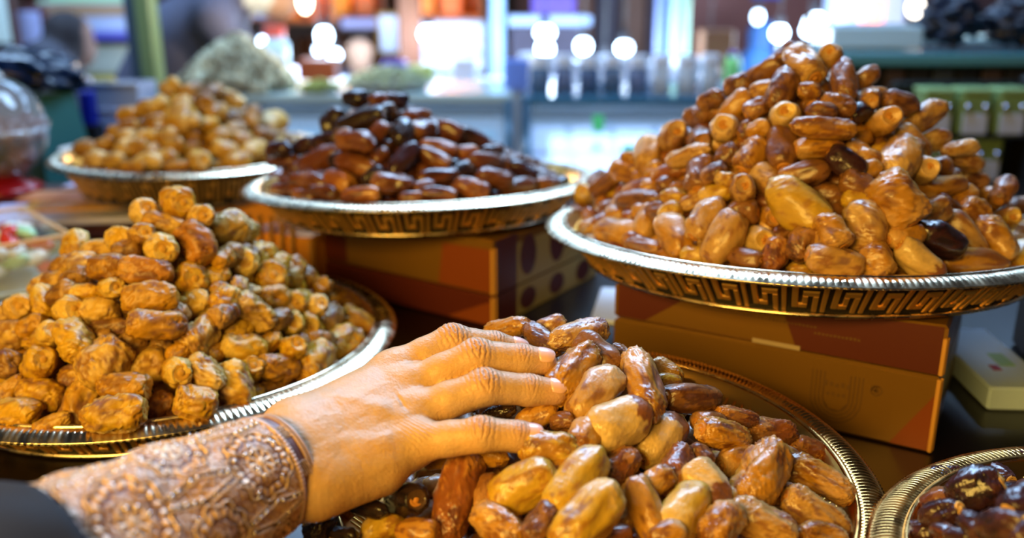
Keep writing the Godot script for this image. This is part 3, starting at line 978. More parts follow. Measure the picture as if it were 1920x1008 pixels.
	_date("crinkled brown date rising right, third from left in eighth row of the tall brown pile", "Bw", Vector3(0.2091, 1.3173, -0.8492), -138, -20, 0.0292, 0.0230)
	_date("smooth tan date rising right, fifth from left in eighth row of the tall brown pile", "Ts", Vector3(0.2175, 1.3196, -0.7981), -125, -21, 0.0218, 0.0146)
	_date("smooth amber date rising right, second from left in eighth row of the tall brown pile", "As", Vector3(0.1980, 1.3036, -0.8086), 78, 45, 0.0328, 0.0202)
	_date("smooth amber date lying level, second from left in ninth row of the tall brown pile", "As", Vector3(0.2465, 1.3215, -0.7614), -93, 1, 0.0187, 0.0151)
	_date("brown date end-on, seventh from left in eighth row of the tall brown pile", "Be", Vector3(0.2519, 1.3054, -0.7750), -13, 15, 0.0433, 0.0199)
	_date("crinkled brown date lying level, fifth from right in eighth row of the tall brown pile", "Bw", Vector3(0.2688, 1.3099, -0.7558), -98, 11, 0.0292, 0.0219)
	_date("amber date end-on, third from right in eighth row of the tall brown pile", "Ae", Vector3(0.3060, 1.3118, -0.7860), -16, 4, 0.0467, 0.0215)
	_date("crinkled brown date rising right, fourth from left in eighth row of the tall brown pile", "Bw", Vector3(0.2102, 1.3040, -0.7830), -97, -29, 0.0238, 0.0205)
	_date("cream date with a hollow stem end facing out, high in the tall brown pile", "Ce", Vector3(0.2284, 1.2977, -0.7649), -13, 26, 0.0453, 0.0261)
	_date("crinkled brown date rising right, leftmost in eighth row of the tall brown pile", "Bw", Vector3(0.1823, 1.3057, -0.8401), -145, -19, 0.0292, 0.0179)
	_date("crinkled brown date rising right, second from left in seventh row of the tall brown pile", "Bw", Vector3(0.1831, 1.2928, -0.8539), 53, 30, 0.0269, 0.0213)
	_date("smooth violet-black date rising right, fourth from right in eighth row of the tall brown pile", "Ps", Vector3(0.2896, 1.3030, -0.7623), -63, -17, 0.0241, 0.0170)
	_date("tan date with a gaping hollow end, upper left of the tall brown pile", "Te", Vector3(0.1860, 1.2840, -0.7912), -20, 25, 0.0408, 0.0251)
	_date("smooth amber date rising right, fourth from left in seventh row of the tall brown pile", "As", Vector3(0.2071, 1.2891, -0.7628), 75, 30, 0.0205, 0.0182)
	_date("smooth brown date standing upright, fifth from left in sixth row of the tall brown pile", "Bs", Vector3(0.2226, 1.2771, -0.7430), -6, -42, 0.0434, 0.0277)
	_date("long amber date lying level, right of the cream hollow-ended one", "Aw", Vector3(0.2488, 1.2956, -0.7266), 92, -6, 0.0514, 0.0217)
	_date("smooth amber date lying level, sixth from left in sixth row of the tall brown pile", "As", Vector3(0.2488, 1.2785, -0.7319), -90, -2, 0.0410, 0.0215)
	_date("violet-black date lying aslant in the middle of the tall brown pile", "Ps", Vector3(0.2652, 1.2699, -0.7121), -117, 27, 0.0346, 0.0233)
	_date("crinkled amber date rising right, fourth from left in sixth row of the tall brown pile", "Aw", Vector3(0.2007, 1.2687, -0.7529), -53, -44, 0.0351, 0.0281)
	_date("crinkled brown date rising right, sixth from left in fifth row of the tall brown pile", "Bw", Vector3(0.1827, 1.2662, -0.7670), 87, 44, 0.0237, 0.0204)
	_date("smooth amber date rising right, eighth from left in sixth row of the tall brown pile", "As", Vector3(0.2908, 1.2821, -0.7533), 117, 16, 0.0202, 0.0147)
	_date("smooth amber date rising left, seventh from left in sixth row of the tall brown pile", "As", Vector3(0.2864, 1.2726, -0.7408), -119, 34, 0.0292, 0.0195)
	_date("smooth amber date rising right, sixth from right in fifth row of the tall brown pile", "As", Vector3(0.2835, 1.2646, -0.7130), -69, -8, 0.0231, 0.0174)
	_date("smooth tan date rising left, seventh from left in fifth row of the tall brown pile", "Ts", Vector3(0.2090, 1.2521, -0.7320), -146, 23, 0.0306, 0.0255)
	_date("smooth brown date rising right, eighth from left in fifth row of the tall brown pile", "Bs", Vector3(0.2339, 1.2601, -0.7161), -107, -15, 0.0402, 0.0223)
	_date("tan date end-on, sixth from left in fourth row of the tall brown pile", "Te", Vector3(0.1893, 1.2425, -0.7291), -14, 30, 0.0461, 0.0247)
	_date("smooth golden date rising right, fourth from left in fourth row of the tall brown pile", "Gs", Vector3(0.1708, 1.2385, -0.7434), -122, -18, 0.0295, 0.0171)
	_date("smooth golden date lying level, fifth from left in fourth row of the tall brown pile", "Gs", Vector3(0.1772, 1.2517, -0.7385), -140, -7, 0.0192, 0.0151)
	_date("biggest golden date, smooth and fat, mid front of the tall brown pile", "Gs", Vector3(0.2235, 1.2399, -0.6938), 52, -34, 0.0560, 0.0365)
	_date("crinkled brown date rising left, seventh from right in fourth row of the tall brown pile", "Bw", Vector3(0.2550, 1.2430, -0.7164), 65, -14, 0.0305, 0.0230)
	_date("crinkled brown date rising left, seventh from right in fifth row of the tall brown pile", "Bw", Vector3(0.2716, 1.2542, -0.7006), 73, -31, 0.0297, 0.0250)
	_date("smooth golden date lying level, sixth from right in fourth row of the tall brown pile", "Gs", Vector3(0.2687, 1.2443, -0.6929), 91, -5, 0.0229, 0.0162)
	_date("smooth tan date leaning right, above the front rim of the tall pile", "Ts", Vector3(0.1693, 1.2117, -0.7006), 116, 53, 0.0475, 0.0303)
	_date("brown date showing a bright yellow stem disc, below the biggest golden one", "Ae", Vector3(0.2124, 1.2209, -0.7237), -6, 20, 0.0474, 0.0250)
	_date("round yellow-cream stem end facing straight out above the front rim", "Ce", Vector3(0.1970, 1.2080, -0.7077), 1, 16, 0.0490, 0.0230)
	_date("smooth brown date lying level, eighth from right in third row of the tall brown pile", "Bs", Vector3(0.1870, 1.2287, -0.7171), 68, 12, 0.0266, 0.0225)
	_date("smooth brown date lying level, fifth from left in bottom row of the tall brown pile", "Bs", Vector3(0.1826, 1.2007, -0.6818), 44, -1, 0.0302, 0.0172)
	_date("crinkled reddish date standing upright, sixth from left in bottom row of the tall brown pile", "Rw", Vector3(0.2041, 1.2049, -0.6763), 135, 58, 0.0296, 0.0208)
	_date("crinkled brown date standing upright, seventh from right in second row of the tall brown pile", "Bw", Vector3(0.2223, 1.2145, -0.6712), 146, 52, 0.0279, 0.0226)
	_date("smooth golden date lying level, seventh from left in bottom row of the tall brown pile", "Gs", Vector3(0.2244, 1.1935, -0.6756), 76, -1, 0.0189, 0.0121)
	_date("crinkled amber date rising left, sixth from right in second row of the tall brown pile", "Aw", Vector3(0.2415, 1.2252, -0.6644), 32, -39, 0.0313, 0.0292)
	_date("tan date with a ringed stem at its left, lying on the front rim", "Ts", Vector3(0.2418, 1.2067, -0.6513), -100, 11, 0.0447, 0.0242)
	_date("pale date with violet bruises, upright right of the biggest golden one", "Tw", Vector3(0.2702, 1.2275, -0.6749), -167, 58, 0.0413, 0.0321)
	_date("crinkled amber date standing upright, fifth from right in bottom row of the tall brown pile", "Aw", Vector3(0.2734, 1.2072, -0.6526), 28, -57, 0.0287, 0.0260)
	_date("largest wrinkled tan-brown date right of centre in the tall pile", "Aw", Vector3(0.2961, 1.2473, -0.6814), 50, -48, 0.0454, 0.0403)
	_date("crinkled tan date rising right, fourth from right in third row of the tall brown pile", "Tw", Vector3(0.3341, 1.2320, -0.7053), 110, 6, 0.0345, 0.0250)
	_date("smooth amber date rising right, fifth from right in second row of the tall brown pile", "As", Vector3(0.3009, 1.2209, -0.6711), -73, -7, 0.0346, 0.0197)
	_date("shiny violet-black date low on the right front of the tall pile", "Ps", Vector3(0.3314, 1.2159, -0.6801), 96, -24, 0.0445, 0.0294)
	_date("smooth tan date rising left, third from right in second row of the tall brown pile", "Ts", Vector3(0.3675, 1.2121, -0.7139), 47, -46, 0.0456, 0.0241)
	_date("cream date with a bright yellow stem end on the right front rim", "Cs", Vector3(0.3065, 1.2062, -0.6530), -108, 37, 0.0413, 0.0233)
	_date("amber date with a round violet bruise lying on the right front rim", "As", Vector3(0.3677, 1.1944, -0.6928), -76, 8, 0.0653, 0.0238)
	_date("crinkled amber date rising left, second from right in second row of the tall brown pile", "Aw", Vector3(0.3949, 1.2076, -0.7142), 47, -49, 0.0421, 0.0278)
	_date("crinkled amber date rising left, third from right in third row of the tall brown pile", "Aw", Vector3(0.3849, 1.2222, -0.7366), -100, 41, 0.0304, 0.0279)
	_date("golden date end-on, second from right in third row of the tall brown pile", "Ge", Vector3(0.4356, 1.2069, -0.7782), -10, 25, 0.0462, 0.0201)
	_date("crinkled tan date lying level, rightmost in second row of the tall brown pile", "Tw", Vector3(0.5016, 1.1739, -0.8694), -144, 4, 0.0361, 0.0214)
	_date("smooth golden date rising right, rightmost in bottom row of the tall brown pile", "Gs", Vector3(0.4240, 1.1901, -0.7276), -55, -28, 0.0316, 0.0231)
	_date("pinkish wrinkled date, large, upper right slope of the tall brown pile", "Tw", Vector3(0.3142, 1.2702, -0.7295), -49, -32, 0.0474, 0.0346)
	_date("tan date end-on, fourth from right in fifth row of the tall brown pile", "Te", Vector3(0.3385, 1.2588, -0.7384), -8, 19, 0.0409, 0.0228)
	_date("smooth tan date rising left, fourth from right in sixth row of the tall brown pile", "Ts", Vector3(0.3394, 1.2788, -0.7652), -128, 43, 0.0354, 0.0193)
	_date("smooth golden date rising right, sixth from right in sixth row of the tall brown pile", "Gs", Vector3(0.3055, 1.2735, -0.7483), -65, -16, 0.0230, 0.0147)
	_date("smooth amber date rising left, seventh from right in sixth row of the tall brown pile", "As", Vector3(0.2880, 1.2694, -0.7242), -115, 30, 0.0244, 0.0195)
	_date("smooth amber-brown date on the right slope of the tall pile", "As", Vector3(0.3636, 1.2441, -0.7514), -72, -2, 0.0467, 0.0209)
	_date("crinkled tan date rising left, rightmost in sixth row of the tall brown pile", "Tw", Vector3(0.4046, 1.2563, -0.8022), -77, 21, 0.0389, 0.0224)
	_date("crinkled brown date rising left, rightmost in fifth row of the tall brown pile", "Bw", Vector3(0.4182, 1.2374, -0.8168), 76, -36, 0.0327, 0.0247)
	_date("crinkled tan date rising right, second from right in sixth row of the tall brown pile", "Tw", Vector3(0.3907, 1.2693, -0.7869), 107, 5, 0.0373, 0.0159)
	_date("smooth tan date rising right, third from right in sixth row of the tall brown pile", "Ts", Vector3(0.3765, 1.2745, -0.8015), -70, -9, 0.0277, 0.0202)
	_date("amber date end-on, second from right in fourth row of the tall brown pile", "Ae", Vector3(0.4334, 1.2196, -0.8076), -13, 15, 0.0415, 0.0227)
	_date("crinkled brown date standing upright, rightmost in fourth row of the tall brown pile", "Bw", Vector3(0.4328, 1.2331, -0.7835), -43, -36, 0.0305, 0.0214)
	_date("smooth brown date rising right, rightmost in third row of the tall brown pile", "Bs", Vector3(0.5118, 1.1929, -0.8924), 92, 12, 0.0240, 0.0205)
	_date("smooth brown date rising right, third from right in fifth row of the tall brown pile", "Bs", Vector3(0.3624, 1.2568, -0.7636), 110, 8, 0.0264, 0.0192)
	_date("crinkled brown date rising left, fourth from right in fourth row of the tall brown pile", "Bw", Vector3(0.3610, 1.2311, -0.7338), 63, -41, 0.0218, 0.0156)
	_date("smooth amber date rising right, third from right in fourth row of the tall brown pile", "As", Vector3(0.3851, 1.2310, -0.7566), 128, 30, 0.0289, 0.0210)
	_date("end-on date with an orange ringed stem, right shoulder of the tall pile", "Ae", Vector3(0.3100, 1.2950, -0.7620), -5, 21, 0.0463, 0.0252)
	_date("smooth brown date lying level, rightmost in eighth row of the tall brown pile", "Bs", Vector3(0.3361, 1.3075, -0.7913), -71, 12, 0.0389, 0.0221)
	_date("smooth tan date rising left, second from right in eighth row of the tall brown pile", "Ts", Vector3(0.3284, 1.3108, -0.8114), 107, -19, 0.0324, 0.0168)
	_date("tan date over a violet shadow, sticking out of the right shoulder", "Tw", Vector3(0.3640, 1.2943, -0.8048), 115, 20, 0.0457, 0.0242)
	_date("smooth brown date lying level, fifth from right in fifth row of the tall brown pile", "Bs", Vector3(0.2976, 1.2533, -0.7110), -80, 6, 0.0248, 0.0193)
	_date("smooth brown date rising right, sixth from right in third row of the tall brown pile", "Bs", Vector3(0.2540, 1.2297, -0.7004), -72, -18, 0.0241, 0.0190)
	_date("smooth golden date rising left, fourth from right in bottom row of the tall brown pile", "Gs", Vector3(0.2993, 1.1990, -0.6774), 64, -20, 0.0205, 0.0167)
	_date("smooth brown date rising right, eighth from right in second row of the tall brown pile", "Bs", Vector3(0.2163, 1.2152, -0.6973), -78, -32, 0.0212, 0.0190)
	_date("smooth brown date lying level, sixth from right in eighth row of the tall brown pile", "Bs", Vector3(0.2520, 1.3062, -0.7436), 86, -2, 0.0244, 0.0179)
	_date("crinkled brown date rising right, third from left in seventh row of the tall brown pile", "Bw", Vector3(0.2011, 1.2860, -0.7777), -65, -52, 0.0198, 0.0184)
	_date("smooth brown date rising right, fifth from left in fifth row of the tall brown pile", "Bs", Vector3(0.1702, 1.2540, -0.7517), -121, -32, 0.0229, 0.0204)

func _dates_yellow() -> void:
	_date("amber date end-on, second from left in fifth row of the yellow pile", "Ae", Vector3(-0.4236, 1.1402, -0.7354), 32, 21, 0.0382, 0.0279)
	_date("smooth golden date standing upright, third from left in fifth row of the yellow pile", "Gs", Vector3(-0.3942, 1.1494, -0.7242), -160, 30, 0.0345, 0.0241)
	_date("smooth brown date rising right, third from left in sixth row of the yellow pile", "Bs", Vector3(-0.3741, 1.1592, -0.7162), 86, 26, 0.0280, 0.0219)
	_date("golden date end-on, fourth from left in fifth row of the yellow pile", "Ge", Vector3(-0.3618, 1.1508, -0.6987), 42, 22, 0.0337, 0.0256)
	_date("smooth golden date lying level, fifth from left in sixth row of the yellow pile", "Gs", Vector3(-0.3527, 1.1633, -0.7094), -90, -8, 0.0258, 0.0144)
	_date("broad date with a pinkish flat top over layered folds, left slope of the yellow pile", "Tw", Vector3(-0.3356, 1.1515, -0.6967), -97, -6, 0.0326, 0.0244)
	_date("crinkled brown date lying level, sixth from left in fifth row of the yellow pile", "Bw", Vector3(-0.3236, 1.1461, -0.7081), 89, 8, 0.0174, 0.0152)
	_date("big tan-brown wrinkled date at the left edge of the yellow pile", "Tw", Vector3(-0.4206, 1.1243, -0.7119), -100, -12, 0.0384, 0.0280)
	_date("smooth tan date lying level, leftmost in fifth row of the yellow pile", "Ts", Vector3(-0.4465, 1.1300, -0.7487), 80, 11, 0.0268, 0.0196)
	_date("crinkled amber date rising right, third from left in fourth row of the yellow pile", "Aw", Vector3(-0.3954, 1.1356, -0.7020), 82, 27, 0.0278, 0.0205)
	_date("golden date end-on, fourth from left in fourth row of the yellow pile", "Ge", Vector3(-0.3730, 1.1344, -0.6810), 50, 35, 0.0370, 0.0232)
	_date("smooth golden date lying level, second from left in fourth row of the yellow pile", "Gs", Vector3(-0.3926, 1.1261, -0.6916), -101, -13, 0.0166, 0.0121)
	_date("upright yellow date with long fine wrinkles, left of centre in the yellow pile", "Gw", Vector3(-0.3434, 1.1391, -0.6620), 40, -27, 0.0412, 0.0300)
	_date("large tan creased date leaning right in the yellow pile", "Tw", Vector3(-0.3161, 1.1252, -0.6523), 130, 38, 0.0438, 0.0375)
	_date("crinkled brown date lying level, seventh from left in fourth row of the yellow pile", "Bw", Vector3(-0.3238, 1.1400, -0.6881), 93, 3, 0.0370, 0.0170)
	_date("smooth brown date lying level, sixth from left in fourth row of the yellow pile", "Bs", Vector3(-0.3304, 1.1343, -0.6766), 106, 14, 0.0234, 0.0169)
	_date("crinkled brown date rising right, leftmost in third row of the yellow pile", "Bw", Vector3(-0.4059, 1.1127, -0.6764), 165, 47, 0.0240, 0.0231)
	_date("yellow date showing a pale stem disc, left of the yellow pile", "Ge", Vector3(-0.3752, 1.1189, -0.6652), 47, 27, 0.0339, 0.0278)
	_date("crinkled amber date lying level, third from left in third row of the yellow pile", "Aw", Vector3(-0.3482, 1.1072, -0.6635), 97, 18, 0.0231, 0.0205)
	_date("crinkled amber date rising right, leftmost in second row of the yellow pile", "Aw", Vector3(-0.3946, 1.0999, -0.6584), -67, -34, 0.0262, 0.0196)
	_date("golden crumpled date low at the left of the yellow pile", "Gw", Vector3(-0.3685, 1.0981, -0.6503), 78, -6, 0.0385, 0.0291)
	_date("golden date with a stem knob at its right, on the left rim", "Gw", Vector3(-0.3779, 1.0935, -0.6287), -101, -8, 0.0405, 0.0251)
	_date("oddly twisted amber-violet date on the front rim of the yellow pile", "Aw", Vector3(-0.3367, 1.0905, -0.6442), 166, 46, 0.0461, 0.0269)
	_date("crinkled amber date lying level, second from left in bottom row of the yellow pile", "Aw", Vector3(-0.3466, 1.0890, -0.6189), 113, 14, 0.0289, 0.0143)
	_date("amber date folded like a shell, above the golden pointed one", "Aw", Vector3(-0.2948, 1.1124, -0.6319), 83, -1, 0.0428, 0.0263)
	_date("plump golden date tapering to the right, on the front rim", "Gw", Vector3(-0.2937, 1.1019, -0.6096), 100, 4, 0.0474, 0.0288)
	_date("date with a white sugary bloom on top, centre front of the yellow pile", "Ts", Vector3(-0.2917, 1.1126, -0.6712), 113, 0, 0.0353, 0.0346)
	_date("crinkled reddish date lying level, fifth from left in bottom row of the yellow pile", "Rw", Vector3(-0.2753, 1.0903, -0.6445), 117, 9, 0.0272, 0.0243)
	_date("wide folded amber date in the middle of the yellow pile", "Aw", Vector3(-0.2887, 1.1671, -0.6846), -82, 0, 0.0454, 0.0267)
	_date("amber date with a violet dent, middle of the yellow pile", "Aw", Vector3(-0.2790, 1.1505, -0.6673), -70, 10, 0.0469, 0.0283)
	_date("smooth golden date lying level, ninth from left in fifth row of the yellow pile", "Gs", Vector3(-0.2659, 1.1517, -0.7120), 121, 7, 0.0311, 0.0269)
	_date("crinkled amber date rising right, seventh from right in fourth row of the yellow pile", "Aw", Vector3(-0.2588, 1.1387, -0.7260), 126, 15, 0.0210, 0.0197)
	_date("tan date with two dents like eyes, middle of the yellow pile", "Tw", Vector3(-0.2526, 1.1330, -0.6847), -28, -23, 0.0378, 0.0306)
	_date("smooth golden date rising right, seventh from right in fifth row of the yellow pile", "Gs", Vector3(-0.2397, 1.1547, -0.7171), 145, 16, 0.0275, 0.0222)
	_date("tan date with a framed oblong dent, right of the middle of the yellow pile", "Tw", Vector3(-0.2209, 1.1383, -0.7298), -67, 41, 0.0420, 0.0321)
	_date("smooth golden date lying level, fifth from right in fourth row of the yellow pile", "Gs", Vector3(-0.2316, 1.1294, -0.7135), 134, 0, 0.0276, 0.0177)
	_date("crinkled golden date rising left, eighth from left in third row of the yellow pile", "Gw", Vector3(-0.2250, 1.1155, -0.7051), -64, 19, 0.0407, 0.0269)
	_date("smooth amber date rising right, sixth from left in third row of the yellow pile", "As", Vector3(-0.2643, 1.1263, -0.6681), 119, 19, 0.0213, 0.0170)
	_date("golden date end-on, fourth from left in second row of the yellow pile", "Ge", Vector3(-0.2595, 1.1179, -0.6495), 33, 18, 0.0331, 0.0248)
	_date("crinkled tan date rising left, fifth from left in second row of the yellow pile", "Tw", Vector3(-0.2405, 1.1132, -0.6571), 71, -50, 0.0359, 0.0281)
	_date("tall golden-tan date standing above the front rim near the wrist", "Gw", Vector3(-0.2243, 1.0975, -0.6698), -137, 52, 0.0423, 0.0323)
	_date("golden date end-on, sixth from left in second row of the yellow pile", "Ge", Vector3(-0.2178, 1.0989, -0.6933), 36, 40, 0.0385, 0.0236)
	_date("crinkled golden date rising left, sixth from left in bottom row of the yellow pile", "Gw", Vector3(-0.2423, 1.0996, -0.6346), -73, 20, 0.0333, 0.0285)
	_date("crinkled amber date lying level, fifth from right in second row of the yellow pile", "Aw", Vector3(-0.1965, 1.0980, -0.7053), -47, 20, 0.0379, 0.0242)
	_date("golden date end-on, fourth from right in second row of the yellow pile", "Ge", Vector3(-0.1885, 1.1065, -0.7238), 36, 38, 0.0365, 0.0226)
	_date("rough yellow date half hidden by the back of the hand", "Gw", Vector3(-0.1724, 1.0900, -0.7335), -18, -17, 0.0449, 0.0338)
	_date("crinkled brown date lying level, fourth from right in bottom row of the yellow pile", "Bw", Vector3(-0.2032, 1.0802, -0.7015), -40, 9, 0.0355, 0.0175)
	_date("smooth golden date lying level, fifth from right in bottom row of the yellow pile", "Gs", Vector3(-0.2115, 1.0860, -0.6825), -52, 9, 0.0161, 0.0132)
	_date("smooth golden date standing upright, second from left in seventh row of the yellow pile", "Gs", Vector3(-0.3972, 1.1789, -0.7945), -171, 31, 0.0341, 0.0249)
	_date("smooth tan date lying level, fourth from left in seventh row of the yellow pile", "Ts", Vector3(-0.3591, 1.1856, -0.7635), -106, -9, 0.0413, 0.0182)
	_date("crinkled golden date lying level, leftmost in eighth row of the yellow pile", "Gw", Vector3(-0.3354, 1.1970, -0.7535), -107, -9, 0.0308, 0.0224)
	_date("tan date end-on, second from left in eighth row of the yellow pile", "Te", Vector3(-0.3134, 1.2035, -0.7415), 34, 22, 0.0367, 0.0224)
	_date("date with a broad golden ring end, upper left of the yellow pile", "Ge", Vector3(-0.2924, 1.1956, -0.7263), 30, 12, 0.0345, 0.0286)
	_date("crinkled brown date rising right, leftmost in seventh row of the yellow pile", "Bw", Vector3(-0.3948, 1.1682, -0.7646), 80, 25, 0.0278, 0.0206)
	_date("crinkled tan date lying level, third from left in seventh row of the yellow pile", "Tw", Vector3(-0.3718, 1.1748, -0.7492), 75, 10, 0.0368, 0.0245)
	_date("crinkled amber date lying level, fifth from left in seventh row of the yellow pile", "Aw", Vector3(-0.3328, 1.1827, -0.7152), -101, -9, 0.0346, 0.0272)
	_date("orange-brown date with a violet hollow, upper middle of the yellow pile", "Rw", Vector3(-0.2981, 1.1831, -0.7051), -84, 7, 0.0441, 0.0260)
	_date("smooth amber date lying level, second from left in sixth row of the yellow pile", "As", Vector3(-0.3943, 1.1605, -0.7485), 77, 10, 0.0278, 0.0203)
	_date("smooth tan date rising right, leftmost in sixth row of the yellow pile", "Ts", Vector3(-0.4127, 1.1521, -0.7579), 93, 25, 0.0241, 0.0205)
	_date("golden date end-on, sixth from left in sixth row of the yellow pile", "Ge", Vector3(-0.3261, 1.1701, -0.6986), 44, 17, 0.0354, 0.0195)
	_date("smooth brown date rising right, fourth from left in sixth row of the yellow pile", "Bs", Vector3(-0.3697, 1.1674, -0.7313), 85, 25, 0.0291, 0.0200)
	_date("topmost date of the yellow pile, its golden ring end facing out", "Ge", Vector3(-0.2942, 1.2226, -0.7812), 39, 9, 0.0354, 0.0308)
	_date("tan date end-on, leftmost in ninth row of the yellow pile", "Te", Vector3(-0.3258, 1.2137, -0.7800), 42, 24, 0.0328, 0.0251)
	_date("smooth amber date rising left, second from right in eighth row of the yellow pile", "As", Vector3(-0.3022, 1.2072, -0.7637), 91, -15, 0.0383, 0.0215)
	_date("tan date end-on, rightmost in eighth row of the yellow pile", "Te", Vector3(-0.2721, 1.2100, -0.7715), 29, 24, 0.0321, 0.0253)
	_date("crinkled tan date lying level, second from right in seventh row of the yellow pile", "Tw", Vector3(-0.2597, 1.1944, -0.7985), 149, -9, 0.0464, 0.0338)
	_date("orange date with a violet scar, below the topmost dates of the yellow pile", "Rw", Vector3(-0.2694, 1.1946, -0.7449), 54, -38, 0.0419, 0.0355)
	_date("smooth tan date rising right, rightmost in seventh row of the yellow pile", "Ts", Vector3(-0.2540, 1.1832, -0.8298), -27, -5, 0.0319, 0.0232)
	_date("crinkled brown date rising left, second from right in sixth row of the yellow pile", "Bw", Vector3(-0.2445, 1.1710, -0.7992), -35, 25, 0.0288, 0.0212)
	_date("golden date end-on, seventh from right in sixth row of the yellow pile", "Ge", Vector3(-0.2707, 1.1700, -0.7276), 36, 12, 0.0326, 0.0284)
	_date("golden date end-on, third from right in sixth row of the yellow pile", "Ge", Vector3(-0.2410, 1.1669, -0.7804), 20, 28, 0.0343, 0.0298)
	_date("smooth golden date rising right, rightmost in sixth row of the yellow pile", "Gs", Vector3(-0.2351, 1.1638, -0.8170), 152, 4, 0.0314, 0.0229)
	_date("golden date with a hollow stem end and pale top, right slope of the yellow pile", "Ge", Vector3(-0.2234, 1.1472, -0.7935), 35, 31, 0.0386, 0.0336)
	_date("smooth golden date rising right, third from right in fifth row of the yellow pile", "Gs", Vector3(-0.2223, 1.1532, -0.8245), -26, -10, 0.0303, 0.0221)
	_date("smooth golden date rising right, sixth from right in sixth row of the yellow pile", "Gs", Vector3(-0.2523, 1.1676, -0.7399), -41, -10, 0.0246, 0.0192)
	_date("smooth amber date lying level, eighth from right in fifth row of the yellow pile", "As", Vector3(-0.2478, 1.1579, -0.7299), -49, 7, 0.0188, 0.0169)
	_date("crinkled tan date standing upright, sixth from right in fifth row of the yellow pile", "Tw", Vector3(-0.2368, 1.1538, -0.7437), 2, -36, 0.0265, 0.0214)
	_date("smooth tan date lying level, fifth from right in fifth row of the yellow pile", "Ts", Vector3(-0.2290, 1.1470, -0.7570), 146, -11, 0.0202, 0.0151)
	_date("smooth amber date rising right, second from right in fifth row of the yellow pile", "As", Vector3(-0.2112, 1.1426, -0.8348), -10, -25, 0.0341, 0.0249)
	_date("smooth amber date rising right, fifth from right in sixth row of the yellow pile", "As", Vector3(-0.2483, 1.1802, -0.7487), 154, 4, 0.0223, 0.0163)
	_date("crinkled amber date lying level, third from right in fourth row of the yellow pile", "Aw", Vector3(-0.2146, 1.1382, -0.7696), 146, -12, 0.0318, 0.0231)
	_date("golden date end-on, second from right in fourth row of the yellow pile", "Ge", Vector3(-0.2022, 1.1256, -0.7886), 30, 22, 0.0322, 0.0247)
	_date("smooth amber date rising left, rightmost in fifth row of the yellow pile", "As", Vector3(-0.2094, 1.1335, -0.8537), -120, 35, 0.0371, 0.0276)
	_date("amber date end-on, rightmost in fourth row of the yellow pile", "Ae", Vector3(-0.1869, 1.1207, -0.8507), 15, 34, 0.0349, 0.0197)
	_date("crinkled amber date rising left, rightmost in third row of the yellow pile", "Aw", Vector3(-0.1741, 1.0978, -0.8749), -40, 23, 0.0472, 0.0252)
	_date("tan date end-on, third from right in third row of the yellow pile", "Te", Vector3(-0.1833, 1.1182, -0.7991), 35, 34, 0.0358, 0.0220)
	_date("smooth brown date rising right, second from right in third row of the yellow pile", "Bs", Vector3(-0.1751, 1.1004, -0.8157), -12, -22, 0.0367, 0.0268)
	_date("long yellow date inside the right rim of the yellow pile", "Gs", Vector3(-0.1521, 1.0854, -0.8429), -92, 41, 0.0478, 0.0296)
	_date("golden date end-on, fifth from right in third row of the yellow pile", "Ge", Vector3(-0.1986, 1.1148, -0.7654), 25, 23, 0.0342, 0.0230)
	_date("golden date end-on, fourth from right in third row of the yellow pile", "Ge", Vector3(-0.1885, 1.1058, -0.7827), 21, 18, 0.0333, 0.0268)
	_date("crinkled golden date rising right, rightmost in bottom row of the yellow pile", "Gw", Vector3(-0.1597, 1.0860, -0.7914), -33, 0, 0.0458, 0.0334)
	_date("smooth golden date rising right, seventh from right in third row of the yellow pile", "Gs", Vector3(-0.2087, 1.1119, -0.7274), -38, -5, 0.0241, 0.0201)
	_date("smooth brown date lying level, second from right in second row of the yellow pile", "Bs", Vector3(-0.1722, 1.0985, -0.7651), -37, 14, 0.0277, 0.0202)
	_date("smooth brown date rising right, sixth from right in fourth row of the yellow pile", "Bs", Vector3(-0.2368, 1.1460, -0.7019), -32, -4, 0.0260, 0.0209)
	_date("smooth brown date rising right, eighth from left in fifth row of the yellow pile", "Bs", Vector3(-0.2723, 1.1497, -0.6917), 140, 10, 0.0225, 0.0204)
	_date("smooth brown date lying level, eighth from left in fourth row of the yellow pile", "Bs", Vector3(-0.3043, 1.1313, -0.6796), -64, -10, 0.0221, 0.0199)
	_date("smooth brown date rising right, ninth from right in fourth row of the yellow pile", "Bs", Vector3(-0.2827, 1.1273, -0.6898), -26, -23, 0.0228, 0.0201)
	_date("smooth brown date rising right, sixth from right in third row of the yellow pile", "Bs", Vector3(-0.2057, 1.1248, -0.7468), -25, -7, 0.0298, 0.0217)
	_date("smooth brown date rising right, fourth from right in sixth row of the yellow pile", "Bs", Vector3(-0.2482, 1.1780, -0.7645), 157, 10, 0.0300, 0.0219)
	_date("smooth brown date rising right, third from right in second row of the yellow pile", "Bs", Vector3(-0.1893, 1.0987, -0.7491), -28, -7, 0.0273, 0.0206)
	_date("smooth brown date lying level, fifth from right in seventh row of the yellow pile", "Bs", Vector3(-0.3214, 1.1927, -0.7301), -95, -16, 0.0251, 0.0211)
	_date("smooth amber date rising right, second from right in bottom row of the yellow pile", "As", Vector3(-0.1629, 1.0720, -0.7516), -23, -10, 0.0300, 0.0219)
	_date("smooth amber date lying level, seventh from left in third row of the yellow pile", "As", Vector3(-0.2451, 1.1172, -0.6915), -41, 1, 0.0222, 0.0193)

